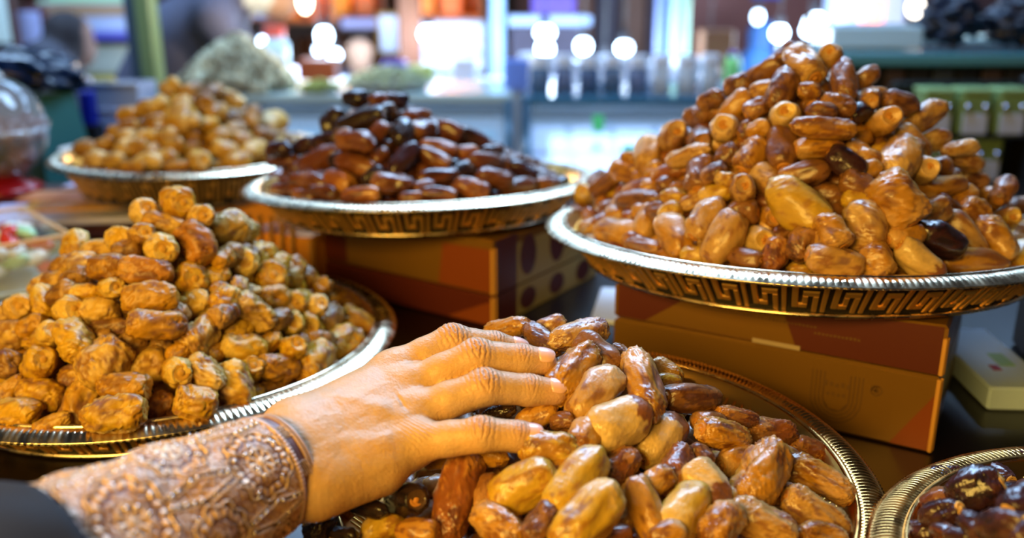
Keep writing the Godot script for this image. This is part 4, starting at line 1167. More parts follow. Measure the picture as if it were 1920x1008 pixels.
func _dates_dark() -> void:
	_date("topmost dark date of the dark pile, tip up", "Ks", Vector3(-0.1798, 1.2824, -1.0588), -122, -4, 0.0326, 0.0238)
	_date("smooth dark brown date lying level, second from left in sixth row of the dark pile", "Ms", Vector3(-0.1503, 1.2829, -1.0375), -63, -8, 0.0237, 0.0195)
	_date("smooth violet-black date lying level, second from right in sixth row of the dark pile", "Ps", Vector3(-0.1348, 1.2801, -1.0573), -53, 8, 0.0342, 0.0209)
	_date("smooth black date rising right, leftmost in fifth row of the dark pile", "Ks", Vector3(-0.2085, 1.2555, -1.0621), 127, 46, 0.0364, 0.0281)
	_date("dark date with a long white gleam, near the top of the dark pile", "Ks", Vector3(-0.1670, 1.2637, -1.0108), 74, 17, 0.0620, 0.0244)
	_date("brown date with a bright highlight, upper middle of the dark pile", "Mw", Vector3(-0.1693, 1.2454, -0.9764), -123, 1, 0.0521, 0.0278)
	_date("smooth dark brown date rising right, fourth from left in fifth row of the dark pile", "Ms", Vector3(-0.1469, 1.2519, -0.9908), 136, 41, 0.0313, 0.0215)
	_date("smooth black date standing upright, third from right in fifth row of the dark pile", "Ks", Vector3(-0.1205, 1.2513, -0.9947), 169, 36, 0.0347, 0.0253)
	_date("smooth dark brown date lying level, second from right in fifth row of the dark pile", "Ms", Vector3(-0.1017, 1.2519, -1.0184), -47, -3, 0.0362, 0.0268)
	_date("smooth dark brown date lying level, rightmost in sixth row of the dark pile", "Ms", Vector3(-0.1076, 1.2654, -1.0335), 133, -1, 0.0362, 0.0195)
	_date("smooth violet-black date rising right, second from left in fourth row of the dark pile", "Ps", Vector3(-0.2160, 1.2366, -1.0440), -120, -17, 0.0432, 0.0170)
	_date("long reddish date leaning right on the left slope of the dark pile", "Ms", Vector3(-0.2187, 1.2166, -1.0240), -119, -23, 0.0671, 0.0282)
	_date("crinkled dark brown date rising left, sixth from left in third row of the dark pile", "Mw", Vector3(-0.1694, 1.2216, -0.9698), 62, -10, 0.0537, 0.0223)
	_date("crinkled dark brown date rising right, seventh from left in third row of the dark pile", "Mw", Vector3(-0.1426, 1.2290, -0.9740), 119, 36, 0.0224, 0.0198)
	_date("violet date lying diagonally in the middle of the dark pile", "Ps", Vector3(-0.1166, 1.2285, -0.9639), 141, 35, 0.0503, 0.0222)
	_date("smooth violet-black date rising right, leftmost in fourth row of the dark pile", "Ps", Vector3(-0.2478, 1.2248, -1.0703), 63, 21, 0.0352, 0.0203)
	_date("smooth violet-black date lying level, leftmost in third row of the dark pile", "Ps", Vector3(-0.2735, 1.2230, -1.0584), -117, -14, 0.0357, 0.0203)
	_date("smooth dark brown date lying level, second from left in third row of the dark pile", "Ms", Vector3(-0.2747, 1.2086, -1.0717), 63, 7, 0.0445, 0.0191)
	_date("smooth violet-black date rising right, third from left in third row of the dark pile", "Ps", Vector3(-0.2634, 1.2012, -1.0841), -17, -37, 0.0283, 0.0205)
	_date("smooth dark brown date rising right, leftmost in second row of the dark pile", "Ms", Vector3(-0.3021, 1.1688, -1.1582), -34, -9, 0.0373, 0.0282)
	_date("smooth dark brown date lying level, leftmost in bottom row of the dark pile", "Ms", Vector3(-0.2611, 1.1837, -1.0184), -117, -11, 0.0374, 0.0170)
	_date("smooth dark brown date lying level, second from left in second row of the dark pile", "Ms", Vector3(-0.2417, 1.1972, -1.0068), -118, -7, 0.0233, 0.0168)
	_date("crinkled dark brown date rising left, third from left in second row of the dark pile", "Mw", Vector3(-0.2174, 1.1996, -0.9832), -123, 7, 0.0401, 0.0201)
	_date("crinkled dark brown date rising left, third from left in bottom row of the dark pile", "Mw", Vector3(-0.2019, 1.1945, -0.9567), 60, -4, 0.0392, 0.0173)
	_date("smooth reddish date rising left, fourth from left in second row of the dark pile", "Rs", Vector3(-0.1857, 1.2055, -0.9626), 58, -12, 0.0382, 0.0235)
	_date("amber date lying on the front rim of the dark pile", "Rs", Vector3(-0.1565, 1.1979, -0.9248), 81, 4, 0.0430, 0.0182)
	_date("crinkled dark brown date lying level, sixth from left in second row of the dark pile", "Mw", Vector3(-0.1259, 1.2081, -0.9359), -87, 2, 0.0462, 0.0255)
	_date("smooth dark brown date lying level, fifth from left in bottom row of the dark pile", "Ms", Vector3(-0.1051, 1.1959, -0.9214), 95, 0, 0.0264, 0.0144)
	_date("crinkled dark brown date lying level, fifth from right in second row of the dark pile", "Mw", Vector3(-0.0930, 1.2018, -0.9413), -71, -7, 0.0268, 0.0218)
	_date("smooth dark brown date lying level, second from left in bottom row of the dark pile", "Ms", Vector3(-0.2284, 1.1868, -0.9758), -118, -8, 0.0328, 0.0151)
	_date("smooth dark brown date rising left, rightmost in fifth row of the dark pile", "Ms", Vector3(-0.0698, 1.2497, -1.0336), 77, -27, 0.0330, 0.0223)
	_date("dark date pointing down the right slope of the dark pile", "Ps", Vector3(-0.0471, 1.2379, -1.0514), 105, -26, 0.0435, 0.0225)
	_date("smooth reddish date rising left, second from right in fourth row of the dark pile", "Rs", Vector3(-0.0803, 1.2352, -0.9995), 93, -15, 0.0429, 0.0202)
	_date("smooth dark brown date rising left, sixth from right in third row of the dark pile", "Ms", Vector3(-0.0841, 1.2271, -0.9783), 67, -23, 0.0432, 0.0224)
	_date("smooth reddish date lying level, fourth from right in third row of the dark pile", "Rs", Vector3(-0.0489, 1.2284, -1.0082), 121, -5, 0.0259, 0.0179)
	_date("smooth violet-black date lying level, second from right in third row of the dark pile", "Ps", Vector3(-0.0234, 1.2252, -1.0416), 134, 1, 0.0340, 0.0172)
	_date("smooth dark brown date lying level, third from right in third row of the dark pile", "Ms", Vector3(-0.0303, 1.2199, -1.0022), 133, -10, 0.0450, 0.0244)
	_date("smooth dark brown date rising left, rightmost in third row of the dark pile", "Ms", Vector3(-0.0146, 1.2111, -1.0271), 115, -22, 0.0254, 0.0207)
	_date("smooth dark brown date lying level, fourth from right in second row of the dark pile", "Ms", Vector3(-0.0791, 1.2100, -0.9607), -67, -1, 0.0499, 0.0209)
	_date("crinkled dark brown date lying level, second from right in second row of the dark pile", "Mw", Vector3(-0.0197, 1.2057, -0.9706), 113, -14, 0.0425, 0.0265)
	_date("crinkled reddish date rising left, fourth from right in bottom row of the dark pile", "Rw", Vector3(-0.0433, 1.1982, -0.9502), 87, -14, 0.0405, 0.0270)
	_date("red-brown date with a pale gleam on the right front rim of the dark pile", "Ms", Vector3(0.0084, 1.1913, -0.9969), -48, 2, 0.0506, 0.0228)
	_date("smooth dark brown date lying level, second from right in bottom row of the dark pile", "Ms", Vector3(0.0406, 1.1875, -1.0272), -50, 4, 0.0361, 0.0211)
	_date("crinkled dark brown date lying level, fifth from right in bottom row of the dark pile", "Mw", Vector3(-0.0779, 1.1980, -0.9269), 87, -3, 0.0437, 0.0193)
	_date("smooth violet-black date rising left, rightmost in second row of the dark pile", "Ps", Vector3(0.0135, 1.2031, -1.0298), 96, -31, 0.0360, 0.0197)
	_date("smooth violet-black date rising right, rightmost in bottom row of the dark pile", "Ps", Vector3(0.0562, 1.1833, -1.0564), -48, -7, 0.0280, 0.0190)
	_date("smooth black date rising right, third from right in second row of the dark pile", "Ks", Vector3(-0.0538, 1.2123, -0.9817), 128, 11, 0.0293, 0.0212)
	_date("smooth black date rising right, fifth from left in second row of the dark pile", "Ks", Vector3(-0.1472, 1.2128, -0.9492), 113, 28, 0.0270, 0.0196)
	_date("smooth black date lying level, fifth from left in third row of the dark pile", "Ks", Vector3(-0.1892, 1.2215, -0.9963), 67, 14, 0.0301, 0.0213)
	_date("smooth black date lying level, fifth from right in third row of the dark pile", "Ks", Vector3(-0.0677, 1.2166, -0.9906), -74, 2, 0.0252, 0.0187)
	_date("smooth black date rising right, third from left in sixth row of the dark pile", "Ks", Vector3(-0.1439, 1.2705, -1.0265), 111, 18, 0.0297, 0.0218)
	_date("smooth black date rising right, second from left in fifth row of the dark pile", "Ks", Vector3(-0.1882, 1.2486, -1.0328), -62, -37, 0.0297, 0.0218)

func _dates_far() -> void:
	_date("smooth amber date lying level, leftmost in second row of the far pile", "As", Vector3(-0.6722, 1.1629, -1.4231), 74, 6, 0.0421, 0.0307)
	_date("smooth tan date lying level, leftmost in bottom row of the far pile", "Ts", Vector3(-0.7175, 1.1433, -1.4769), -72, -1, 0.0300, 0.0281)
	_date("smooth tan date lying level, second from left in bottom row of the far pile", "Ts", Vector3(-0.6195, 1.1625, -1.3393), 73, 6, 0.0374, 0.0273)
	_date("smooth tan date lying level, third from left in bottom row of the far pile", "Ts", Vector3(-0.5808, 1.1646, -1.3140), 78, 5, 0.0412, 0.0268)
	_date("tan date end-on, third from left in second row of the far pile", "Te", Vector3(-0.5763, 1.1770, -1.3430), 43, 13, 0.0503, 0.0304)
	_date("smooth amber date rising right, second from left in second row of the far pile", "As", Vector3(-0.6129, 1.1799, -1.3644), -65, -30, 0.0294, 0.0259)
	_date("smooth tan date lying level, second from left in third row of the far pile", "Ts", Vector3(-0.5811, 1.1930, -1.3635), 71, 5, 0.0330, 0.0240)
	_date("smooth amber date rising right, leftmost in third row of the far pile", "As", Vector3(-0.6050, 1.1941, -1.3884), -88, -21, 0.0303, 0.0262)
	_date("smooth amber date lying level, leftmost in fourth row of the far pile", "As", Vector3(-0.6011, 1.2145, -1.4316), -109, -5, 0.0394, 0.0287)
	_date("smooth amber date lying level, third from left in third row of the far pile", "As", Vector3(-0.5789, 1.2040, -1.3813), 71, 5, 0.0357, 0.0260)
	_date("smooth tan date rising right, second from left in fourth row of the far pile", "Ts", Vector3(-0.5643, 1.2274, -1.4139), -104, -20, 0.0354, 0.0283)
	_date("amber date end-on, fifth from left in third row of the far pile", "Ae", Vector3(-0.5380, 1.2087, -1.3710), 41, 17, 0.0519, 0.0360)
	_date("smooth tan date lying level, fourth from left in third row of the far pile", "Ts", Vector3(-0.5392, 1.1924, -1.3461), -93, -3, 0.0372, 0.0271)
	_date("smooth tan date lying level, fifth from left in bottom row of the far pile", "Ts", Vector3(-0.5229, 1.1670, -1.2917), 88, 4, 0.0439, 0.0248)
	_date("smooth amber date rising right, fifth from left in second row of the far pile", "As", Vector3(-0.5263, 1.1749, -1.3132), -55, -18, 0.0335, 0.0284)
	_date("smooth amber date lying level, sixth from left in third row of the far pile", "As", Vector3(-0.5089, 1.1934, -1.3395), 115, 10, 0.0355, 0.0321)
	_date("smooth amber date lying level, sixth from left in bottom row of the far pile", "As", Vector3(-0.4997, 1.1683, -1.3064), -71, 0, 0.0332, 0.0299)
	_date("topmost orange date at the left of the peak of the far pile", "As", Vector3(-0.5326, 1.2559, -1.4377), 125, 28, 0.0340, 0.0322)
	_date("smooth amber date rising right, fourth from left in fourth row of the far pile", "As", Vector3(-0.5206, 1.2189, -1.3975), -64, -20, 0.0345, 0.0310)
	_date("smooth tan date rising right, third from left in fourth row of the far pile", "Ts", Vector3(-0.5368, 1.2356, -1.3933), -75, -31, 0.0316, 0.0280)
	_date("smooth amber date lying level, fourth from left in bottom row of the far pile", "As", Vector3(-0.5413, 1.1618, -1.2824), -105, -6, 0.0434, 0.0198)
	_date("brown ring-ended date near the peak of the far pile", "Be", Vector3(-0.4733, 1.2349, -1.4127), 22, 3, 0.0526, 0.0405)
	_date("smooth brown date rising right, rightmost in fifth row of the far pile", "Bs", Vector3(-0.4713, 1.2462, -1.4519), 153, 11, 0.0424, 0.0309)
	_date("smooth tan date rising left, rightmost in fourth row of the far pile", "Ts", Vector3(-0.4547, 1.2319, -1.4822), 113, -30, 0.0463, 0.0350)
	_date("smooth amber date lying level, fifth from left in fourth row of the far pile", "As", Vector3(-0.5162, 1.2341, -1.4199), 118, 9, 0.0367, 0.0314)
	_date("crinkled amber date standing upright, fourth from right in fourth row of the far pile", "Aw", Vector3(-0.4973, 1.2184, -1.3704), -179, 38, 0.0615, 0.0448)
	_date("smooth tan date lying level, sixth from right in third row of the far pile", "Ts", Vector3(-0.4726, 1.2157, -1.3438), -83, -2, 0.0328, 0.0292)
	_date("small pale yellow date in the middle of the far pile", "Gs", Vector3(-0.4541, 1.2095, -1.3653), -71, 0, 0.0294, 0.0276)
	_date("smooth amber date rising right, second from right in fourth row of the far pile", "As", Vector3(-0.4484, 1.2239, -1.3901), -28, -10, 0.0404, 0.0299)
	_date("smooth brown date lying level, fourth from right in third row of the far pile", "Bs", Vector3(-0.4399, 1.2106, -1.4233), 150, 3, 0.0474, 0.0300)
	_date("smooth brown date standing upright, second from right in third row of the far pile", "Bs", Vector3(-0.4130, 1.2068, -1.4515), -3, -37, 0.0499, 0.0364)
	_date("smooth tan date lying level, rightmost in third row of the far pile", "Ts", Vector3(-0.3957, 1.1937, -1.5104), -32, -2, 0.0560, 0.0399)
	_date("smooth brown date lying level, rightmost in second row of the far pile", "Bs", Vector3(-0.3855, 1.1852, -1.4143), 147, -6, 0.0416, 0.0304)
	_date("smooth amber date rising left, third from right in second row of the far pile", "As", Vector3(-0.4153, 1.1842, -1.3786), 105, -20, 0.0416, 0.0329)
	_date("smooth amber date rising right, fifth from right in second row of the far pile", "As", Vector3(-0.4391, 1.1910, -1.3553), 142, 13, 0.0384, 0.0325)
	_date("crinkled amber date rising left, fourth from right in second row of the far pile", "Aw", Vector3(-0.4236, 1.1739, -1.3331), -80, 29, 0.0459, 0.0357)
	_date("smooth tan date rising right, second from right in second row of the far pile", "Ts", Vector3(-0.3868, 1.1724, -1.3512), 151, 8, 0.0452, 0.0329)
	_date("end-on tan date above the rim, middle of the far pile", "Te", Vector3(-0.4516, 1.1681, -1.2944), 35, 7, 0.0498, 0.0317)
	_date("smooth golden date lying level, second from right in bottom row of the far pile", "Gs", Vector3(-0.4011, 1.1629, -1.3148), 121, -2, 0.0414, 0.0271)
	_date("smooth brown date rising right, sixth from right in second row of the far pile", "Bs", Vector3(-0.4733, 1.1885, -1.3663), -38, -13, 0.0359, 0.0306)
	_date("smooth tan date lying level, third from right in bottom row of the far pile", "Ts", Vector3(-0.4367, 1.1569, -1.3171), -71, 0, 0.0334, 0.0200)
	_date("smooth amber date lying level, fifth from right in bottom row of the far pile", "As", Vector3(-0.4790, 1.1613, -1.2851), 107, 1, 0.0347, 0.0198)
	_date("smooth brown date lying level, third from right in third row of the far pile", "Bs", Vector3(-0.4263, 1.1967, -1.4038), -32, -3, 0.0394, 0.0297)
	_date("smooth amber date lying level, sixth from left in second row of the far pile", "As", Vector3(-0.4942, 1.1837, -1.3217), 105, 11, 0.0336, 0.0285)
	_date("smooth brown date rising right, second from left in fifth row of the far pile", "Bs", Vector3(-0.5022, 1.2513, -1.4426), -34, -13, 0.0376, 0.0302)
	_date("smooth amber date lying level, fourth from left in second row of the far pile", "As", Vector3(-0.5475, 1.1826, -1.3238), -92, -13, 0.0310, 0.0269)
	_date("smooth brown date rising right, rightmost in bottom row of the far pile", "Bs", Vector3(-0.3771, 1.1603, -1.3840), -30, -8, 0.0407, 0.0296)
	_date("smooth amber date rising right, seventh from left in second row of the far pile", "As", Vector3(-0.4796, 1.1796, -1.3417), -47, -26, 0.0322, 0.0286)

func _dates_corner() -> void:
	_date("largest violet-black date with a yellow stem knob facing out", "Pw", Vector3(0.2709, 1.1210, -0.4702), 72, 34, 0.0332, 0.0264)
	_date("dark date with a small crumbly yellow stem, nearest the rim", "Pw", Vector3(0.2811, 1.0981, -0.5239), 106, -3, 0.0284, 0.0179)
	_date("see-through reddish date left of the yellow-knobbed one", "Ms", Vector3(0.2541, 1.1071, -0.4801), 72, 40, 0.0201, 0.0151)
	_date("long violet-black date lying along the back rim", "Pw", Vector3(0.3138, 1.0973, -0.5356), 16, 7, 0.0464, 0.0160)
	_date("violet date with a blue gleam below the see-through reddish one", "Pw", Vector3(0.2408, 1.1200, -0.4462), 40, 39, 0.0270, 0.0156)
	_date("reddish date at the bottom edge by the rim", "Pw", Vector3(0.2325, 1.1014, -0.4563), -152, -27, 0.0260, 0.0144)
	_date("pinkish-violet plump date at the bottom right corner", "Pw", Vector3(0.2421, 1.1483, -0.3883), 24, 33, 0.0305, 0.0200)
	_date("violet date at the right edge above the plump one", "Pw", Vector3(0.2598, 1.1516, -0.4082), -55, -15, 0.0242, 0.0176)
	_date("dark date at the right edge with a yellow stem crumb", "Pw", Vector3(0.3417, 1.0980, -0.5458), 79, 1, 0.0263, 0.0162)
	_date("amber-glowing dark date at the bottom edge", "Ms", Vector3(0.2372, 1.1182, -0.4280), 20, 13, 0.0241, 0.0116)
	_date("dark olive date skin against the left inner rim", "Ps", Vector3(0.2578, 1.0965, -0.5038), 119, 7, 0.0332, 0.0152)
	_date("dark date sunk below the yellow-knobbed one", "Pw", Vector3(0.2386, 1.1375, -0.4073), 10, 0, 0.0207, 0.0137)
	_date("dark date at the very bottom, right of the amber-glowing one", "Ps", Vector3(0.2353, 1.1262, -0.4144), -155, -26, 0.0179, 0.0102)
	_date("dark date cut off by the bottom right corner", "Pw", Vector3(0.2433, 1.1563, -0.3715), -70, -37, 0.0168, 0.0127)
# ------------------------------------------------------------------ the hand
var cell := 0.0013
var g0 := Vector3.ZERO
var gx := 0
var gy := 0
var gz := 0
var field := PackedFloat32Array()


func _cap_d(p: Vector3, a: Vector3, b: Vector3, ra: float, rb: float) -> float:
	var ab := b - a
	var t := clampf((p - a).dot(ab) / ab.length_squared(), 0.0, 1.0)
	return (p - a - ab * t).length() - lerpf(ra, rb, t)


# adds a group of tapered bones to the field: bones of a group melt together over k, the group melts into what is there over join
func _add_bones(bones: Array, k: float, join: float, base: PackedFloat32Array) -> void:
	var lo := Vector3.ONE * 1e9
	var hi := -lo
	for b in bones:
		var r: float = maxf(b[2], b[3]) + 0.012
		for e in [b[0], b[1]]:
			lo = lo.min(e - Vector3.ONE * r)
			hi = hi.max(e + Vector3.ONE * r)
	var i0 := ((lo - g0) / cell).floor().max(Vector3.ZERO)
	var i1 := ((hi - g0) / cell).ceil().min(Vector3(gx - 1, gy - 1, gz - 1))
	for z in range(int(i0.z), int(i1.z) + 1):
		for y in range(int(i0.y), int(i1.y) + 1):
			var row := (z * gy + y) * gx
			for x in range(int(i0.x), int(i1.x) + 1):
				var p := g0 + Vector3(x, y, z) * cell
				var best := 1e9
				var acc := 0.0
				for b in bones:
					var a: Vector3 = b[0]
					var ab: Vector3 = b[1] - a
					var t := clampf((p - a).dot(ab) / ab.length_squared(), 0.0, 1.0)
					var d: float = (p - a - ab * t).length() - lerpf(b[2], b[3], t)
					if d < 0.012:
						acc += exp(-d / k)
					best = minf(best, d)
				if acc <= 0.0:
					continue
				var f := -k * log(acc)
				var at := row + x
				var o := base[at]
				var h := maxf(join - absf(o - f), 0.0) / join
				var s := minf(o, f) - h * h * join * 0.25
				field[at] = minf(field[at], s)


# surface nets over the field; returns [points, normals, indices]
func _surface_net() -> Array:
	var ids := {}
	var pts := PackedVector3Array()
	var sxy := gx * gy
	var idx := PackedInt32Array()
	var near := cell * 2.0
	for z in gz - 1:
		for y in gy - 1:
			var row := (z * gy + y) * gx
			for x in gx - 1:
				var o := row + x
				var v0 := field[o]
				if absf(v0) > near:
					continue
				var f := [v0, field[o + 1], field[o + gx], field[o + gx + 1], field[o + sxy], field[o + sxy + 1], field[o + sxy + gx], field[o + sxy + gx + 1]]
				var neg := 0
				for q in f:
					if q < 0.0:
						neg += 1
				if neg == 0 or neg == 8:
					continue
				var sum := Vector3.ZERO
				var n := 0
				for e in EDGES:
					var fa: float = f[e[0]]
					var fb: float = f[e[1]]
					if (fa < 0.0) != (fb < 0.0):
						var t := fa / (fa - fb)
						sum += CORNERS[e[0]].lerp(CORNERS[e[1]], t)
						n += 1
				ids[o] = pts.size()
				pts.append(g0 + (Vector3(x, y, z) + sum / n) * cell)
	for o in ids:
		var x: int = o % gx
		var y: int = (o / gx) % gy
		var z: int = o / sxy
		if x == 0 or y == 0 or z == 0:
			continue
		var v: float = field[o]
		for ax in 3:
			var step: int = [1, gx, sxy][ax]
			var w: float = field[o + step]
			if (v < 0.0) == (w < 0.0):
				continue
			var s1: int = [gx, sxy, 1][ax]
			var s2: int = [sxy, 1, gx][ax]
			if not (ids.has(o - s1) and ids.has(o - s2) and ids.has(o - s1 - s2)):
				continue
			var a: int = ids[o]
			var b: int = ids[o - s1]
			var c: int = ids[o - s1 - s2]
			var d: int = ids[o - s2]
			if v < 0.0:
				idx.append_array([a, c, b, a, d, c])
			else:
				idx.append_array([a, b, c, a, c, d])
	return [pts, idx]


const CORNERS := [Vector3(0, 0, 0), Vector3(1, 0, 0), Vector3(0, 1, 0), Vector3(1, 1, 0), Vector3(0, 0, 1), Vector3(1, 0, 1), Vector3(0, 1, 1), Vector3(1, 1, 1)]
const EDGES := [[0, 1], [2, 3], [4, 5], [6, 7], [0, 2], [1, 3], [4, 6], [5, 7], [0, 4], [1, 5], [2, 6], [3, 7]]


func _grid_begin(lo: Vector3, hi: Vector3) -> void:
	g0 = lo
	var n := ((hi - lo) / cell).ceil()
	gx = int(n.x) + 1
	gy = int(n.y) + 1
	gz = int(n.z) + 1
	field = PackedFloat32Array()
	field.resize(gx * gy * gz)
	field.fill(1.0)


func _person_hand() -> void:
	var J := {
		"wrist": Vector3(-0.1241, 1.1483, -0.4585),
		"wristT": Vector3(-0.1258, 1.1575, -0.4744),
		"wristB": Vector3(-0.1101, 1.1395, -0.4463),
		"mI": Vector3(-0.0767, 1.1735, -0.5295),
		"mM": Vector3(-0.0685, 1.1676, -0.5145),
		"mR": Vector3(-0.0636, 1.1591, -0.4970),
		"mL": Vector3(-0.0592, 1.1502, -0.4779),
		"iP": Vector3(-0.0386, 1.1838, -0.5467), "iD": Vector3(-0.0123, 1.1775, -0.5552), "iT": Vector3(0.0028, 1.1732, -0.5591),
		"mP": Vector3(-0.0224, 1.1813, -0.5268), "mD": Vector3(0.0051, 1.1771, -0.5329), "mT": Vector3(0.0198, 1.1753, -0.5345),
		"rP": Vector3(-0.0169, 1.1696, -0.5075), "rD": Vector3(0.0099, 1.1646, -0.5144), "rT": Vector3(0.0266, 1.1623, -0.5169),
		"lP": Vector3(-0.0180, 1.1541, -0.4756), "lD": Vector3(0.0025, 1.1517, -0.4783), "lT": Vector3(0.0125, 1.1506, -0.4797),
		"arm": Vector3(-0.1675, 1.1519, -0.3968),
	}
	var fwd: Vector3 = (J.mM - J.wrist).normalized()
	var across: Vector3 = (J.mI - J.mL).normalized()
	var dors := across.cross(fwd).normalized()
	if dors.y < 0:
		dors = -dors
	_grid_begin(Vector3(-0.200, 1.085, -0.600), Vector3(0.046, 1.222, -0.366))
	var none := PackedFloat32Array()
	none.resize(field.size())
	none.fill(1.0)
	# forearm, wrist, palm and the two pads of the palm
	var dn := -dors
	var palm := [
		[J.arm, J.wrist, 0.0270, 0.0200],
		[J.wristT, J.wristB, 0.0170, 0.0165],
		[J.wristT, J.mI + dn * 0.0070, 0.0150, 0.0115],
		[J.wrist, J.mM + dn * 0.0060, 0.0165, 0.0122],
		[J.wristT.lerp(J.wrist, 0.5), J.mI.lerp(J.mM, 0.5) + dn * 0.0062, 0.0165, 0.0120],
		[J.wrist, J.mM.lerp(J.mR, 0.5) + dn * 0.0062, 0.0165, 0.0122],
		[J.wrist.lerp(J.wristB, 0.5), J.mR.lerp(J.mL, 0.5) + dn * 0.0062, 0.0165, 0.0120],
		[J.wrist, J.mR + dn * 0.0060, 0.0165, 0.0122],
		[J.wristB, J.mL + dn * 0.0065, 0.0150, 0.0118],
		[J.wristB + dn * 0.004, J.mL.lerp(J.wristB, 0.35) + dn * 0.010 - across * 0.004, 0.0160, 0.0150],
		[J.wristT + dn * 0.010, J.mI.lerp(J.wristT, 0.35) + dn * 0.016, 0.0140, 0.0120],
		[J.mI + dn * 0.009, J.mL + dn * 0.008, 0.0095, 0.0095],
	]
	_add_bones(palm, 0.0042, 0.0001, none)
	var core := field.duplicate()
	# knuckle heads, tendons and veins that stand a little proud of the back of the hand
	var proud := [
		[J.mI + dn * 0.0020, J.mI.lerp(J.iP, 0.12) + dn * 0.0015, 0.0088, 0.0088],
		[J.mM + dn * 0.0020, J.mM.lerp(J.mP, 0.12) + dn * 0.0015, 0.0092, 0.0090],
		[J.mR + dn * 0.0022, J.mR.lerp(J.rP, 0.12) + dn * 0.0015, 0.0090, 0.0088],
		[J.mL + dn * 0.0022, J.mL.lerp(J.lP, 0.12) + dn * 0.0015, 0.0085, 0.0085],
		[J.wrist.lerp(J.mI, 0.4) + dors * 0.0085, J.mI + dors * 0.0020, 0.0030, 0.0042],
		[J.wrist.lerp(J.mM, 0.4) + dors * 0.0098, J.mM + dors * 0.0024, 0.0030, 0.0042],
		[J.wrist.lerp(J.mR, 0.45) + dors * 0.0092, J.mR + dors * 0.0022, 0.0028, 0.0040],
		[J.wristB.lerp(J.mL, 0.45) + dors * 0.0100, J.mL + dors * 0.0020, 0.0026, 0.0036],
		[J.wristT.lerp(J.mM, 0.35) + dors * 0.0112, J.wrist.lerp(J.mR, 0.75) + dors * 0.0102, 0.0022, 0.0019],
		[J.wrist.lerp(J.mR, 0.75) + dors * 0.0102, J.mR.lerp(J.mL, 0.45) - fwd * 0.004 + dors * 0.0070, 0.0019, 0.0016],
		[J.wristB.lerp(J.mR, 0.3) + dors * 0.0125, J.wristB.lerp(J.mL, 0.7) + dors * 0.0090, 0.0019, 0.0015],
		[J.wristB + dors * 0.0150, J.wristB + dors * 0.0152 + fwd * 0.004, 0.0050, 0.0030],
	]
	_add_bones(proud, 0.0022, 0.0060, core)
	core = field.duplicate()
	# fingers: root inside the palm, three bones each; the pads bulge on the underside
	var chains := [
		["mI", "iP", "iD", "iT", 0.0112, 0.0107, 0.0093, 0.0076],
		["mM", "mP", "mD", "mT", 0.0115, 0.0110, 0.0096, 0.0079],
		["mR", "rP", "rD", "rT", 0.0112, 0.0108, 0.0094, 0.0077],
		["mL", "lP", "lD", "lT", 0.0106, 0.0098, 0.0086, 0.0071],
	]
	for c in chains:
		var a: Vector3 = J[c[0]] + dn * 0.0035
		var p: Vector3 = J[c[1]]
		var d: Vector3 = J[c[2]]
		var t: Vector3 = J[c[3]]
		var bones := [
			[a, a.lerp(p, 0.55), c[4], c[5] * 0.96],
			[a.lerp(p, 0.55), p, c[5] * 0.96, c[5]],
			[p, p.lerp(d, 0.5), c[5], c[6] * 0.98],
			[p.lerp(d, 0.5), d, c[6] * 0.98, c[6]],
			[d, t, c[6], c[7]],
			[d.lerp(t, 0.45) + dn * 0.0022, t + dn * 0.0016, c[7] * 0.92, c[7] * 0.9],
			[a.lerp(p, 0.4) + dn * 0.0025, a.lerp(p, 0.75) + dn * 0.002, c[5] * 0.88, c[5] * 0.85],
			[p + dors * 0.0016, p + dors * 0.0016 + (d - p) * 0.02, c[5] * 0.90, c[5] * 0.90],
		]
		_add_bones(bones, 0.0016, 0.0075, core)
	# the thumb, tucked under the far side of the palm
	var tb: Vector3 = J.wristT.lerp(J.mI, 0.25) + dn * 0.018
	var t1: Vector3 = tb + fwd * 0.036 + across * 0.010 + dn * 0.010
	var t2: Vector3 = t1 + fwd * 0.030 + dn * 0.003
	var t3: Vector3 = t2 + fwd * 0.020 + dn * 0.001
	_add_bones([[tb, t1, 0.0125, 0.0105], [t1, t2, 0.0105, 0.0092], [t2, t3, 0.0092, 0.0074]], 0.002, 0.010, core)

	var net := _surface_net()
	var pts: PackedVector3Array = net[0]
	var idx := _subdivide(pts, net[1])
	pts = net[0]
	# normals from the field, then creases over the joints and skin tones
	var nor := PackedVector3Array()
	nor.resize(pts.size())
	for i in range(0, idx.size(), 3):
		var n := (pts[idx[i + 2]] - pts[idx[i]]).cross(pts[idx[i + 1]] - pts[idx[i]])
		for e in 3:
			nor[idx[i + e]] += n
	var cols := PackedColorArray()
	cols.resize(pts.size())
	var joints := []
	for c in chains:
		joints.append([J[c[1]], (J[c[2]] - J[c[0]]).normalized(), 0.0088, 0.00115, 2150.0, c[5]])
		joints.append([J[c[2]], (J[c[3]] - J[c[1]]).normalized(), 0.0052, 0.00060, 2600.0, c[6]])
	for i in pts.size():
		var p := pts[i]
		var n := nor[i].normalized()
		var w := 0.0
		var red := 0.0
		var up := clampf(n.dot(dors) * 1.4, 0.0, 1.0)
		for j in joints:
			var rel: Vector3 = p - j[0]
			if rel.length_squared() > 0.0006:
				continue
			var s: float = rel.dot(j[1])
			var side: float = rel.dot(j[1].cross(dors))
			var curve := s * (1.0 - 18.0 * absf(side)) + signf(s) * side * side * 26.0
			var e := exp(-pow(s / j[2], 2.0) - pow(side / (j[5] * 0.95), 4.0))
			var wave := cos(curve * j[4] + na.get_noise_3d(p.x * 260.0, p.y * 260.0, p.z * 260.0) * 1.3)
			w -= j[3] * e * up * maxf(0.0, wave - 0.1)
			red = maxf(red, e * up)
		# fine net of skin lines
		var l := p.dot(fwd)
		var a := p.dot(across)
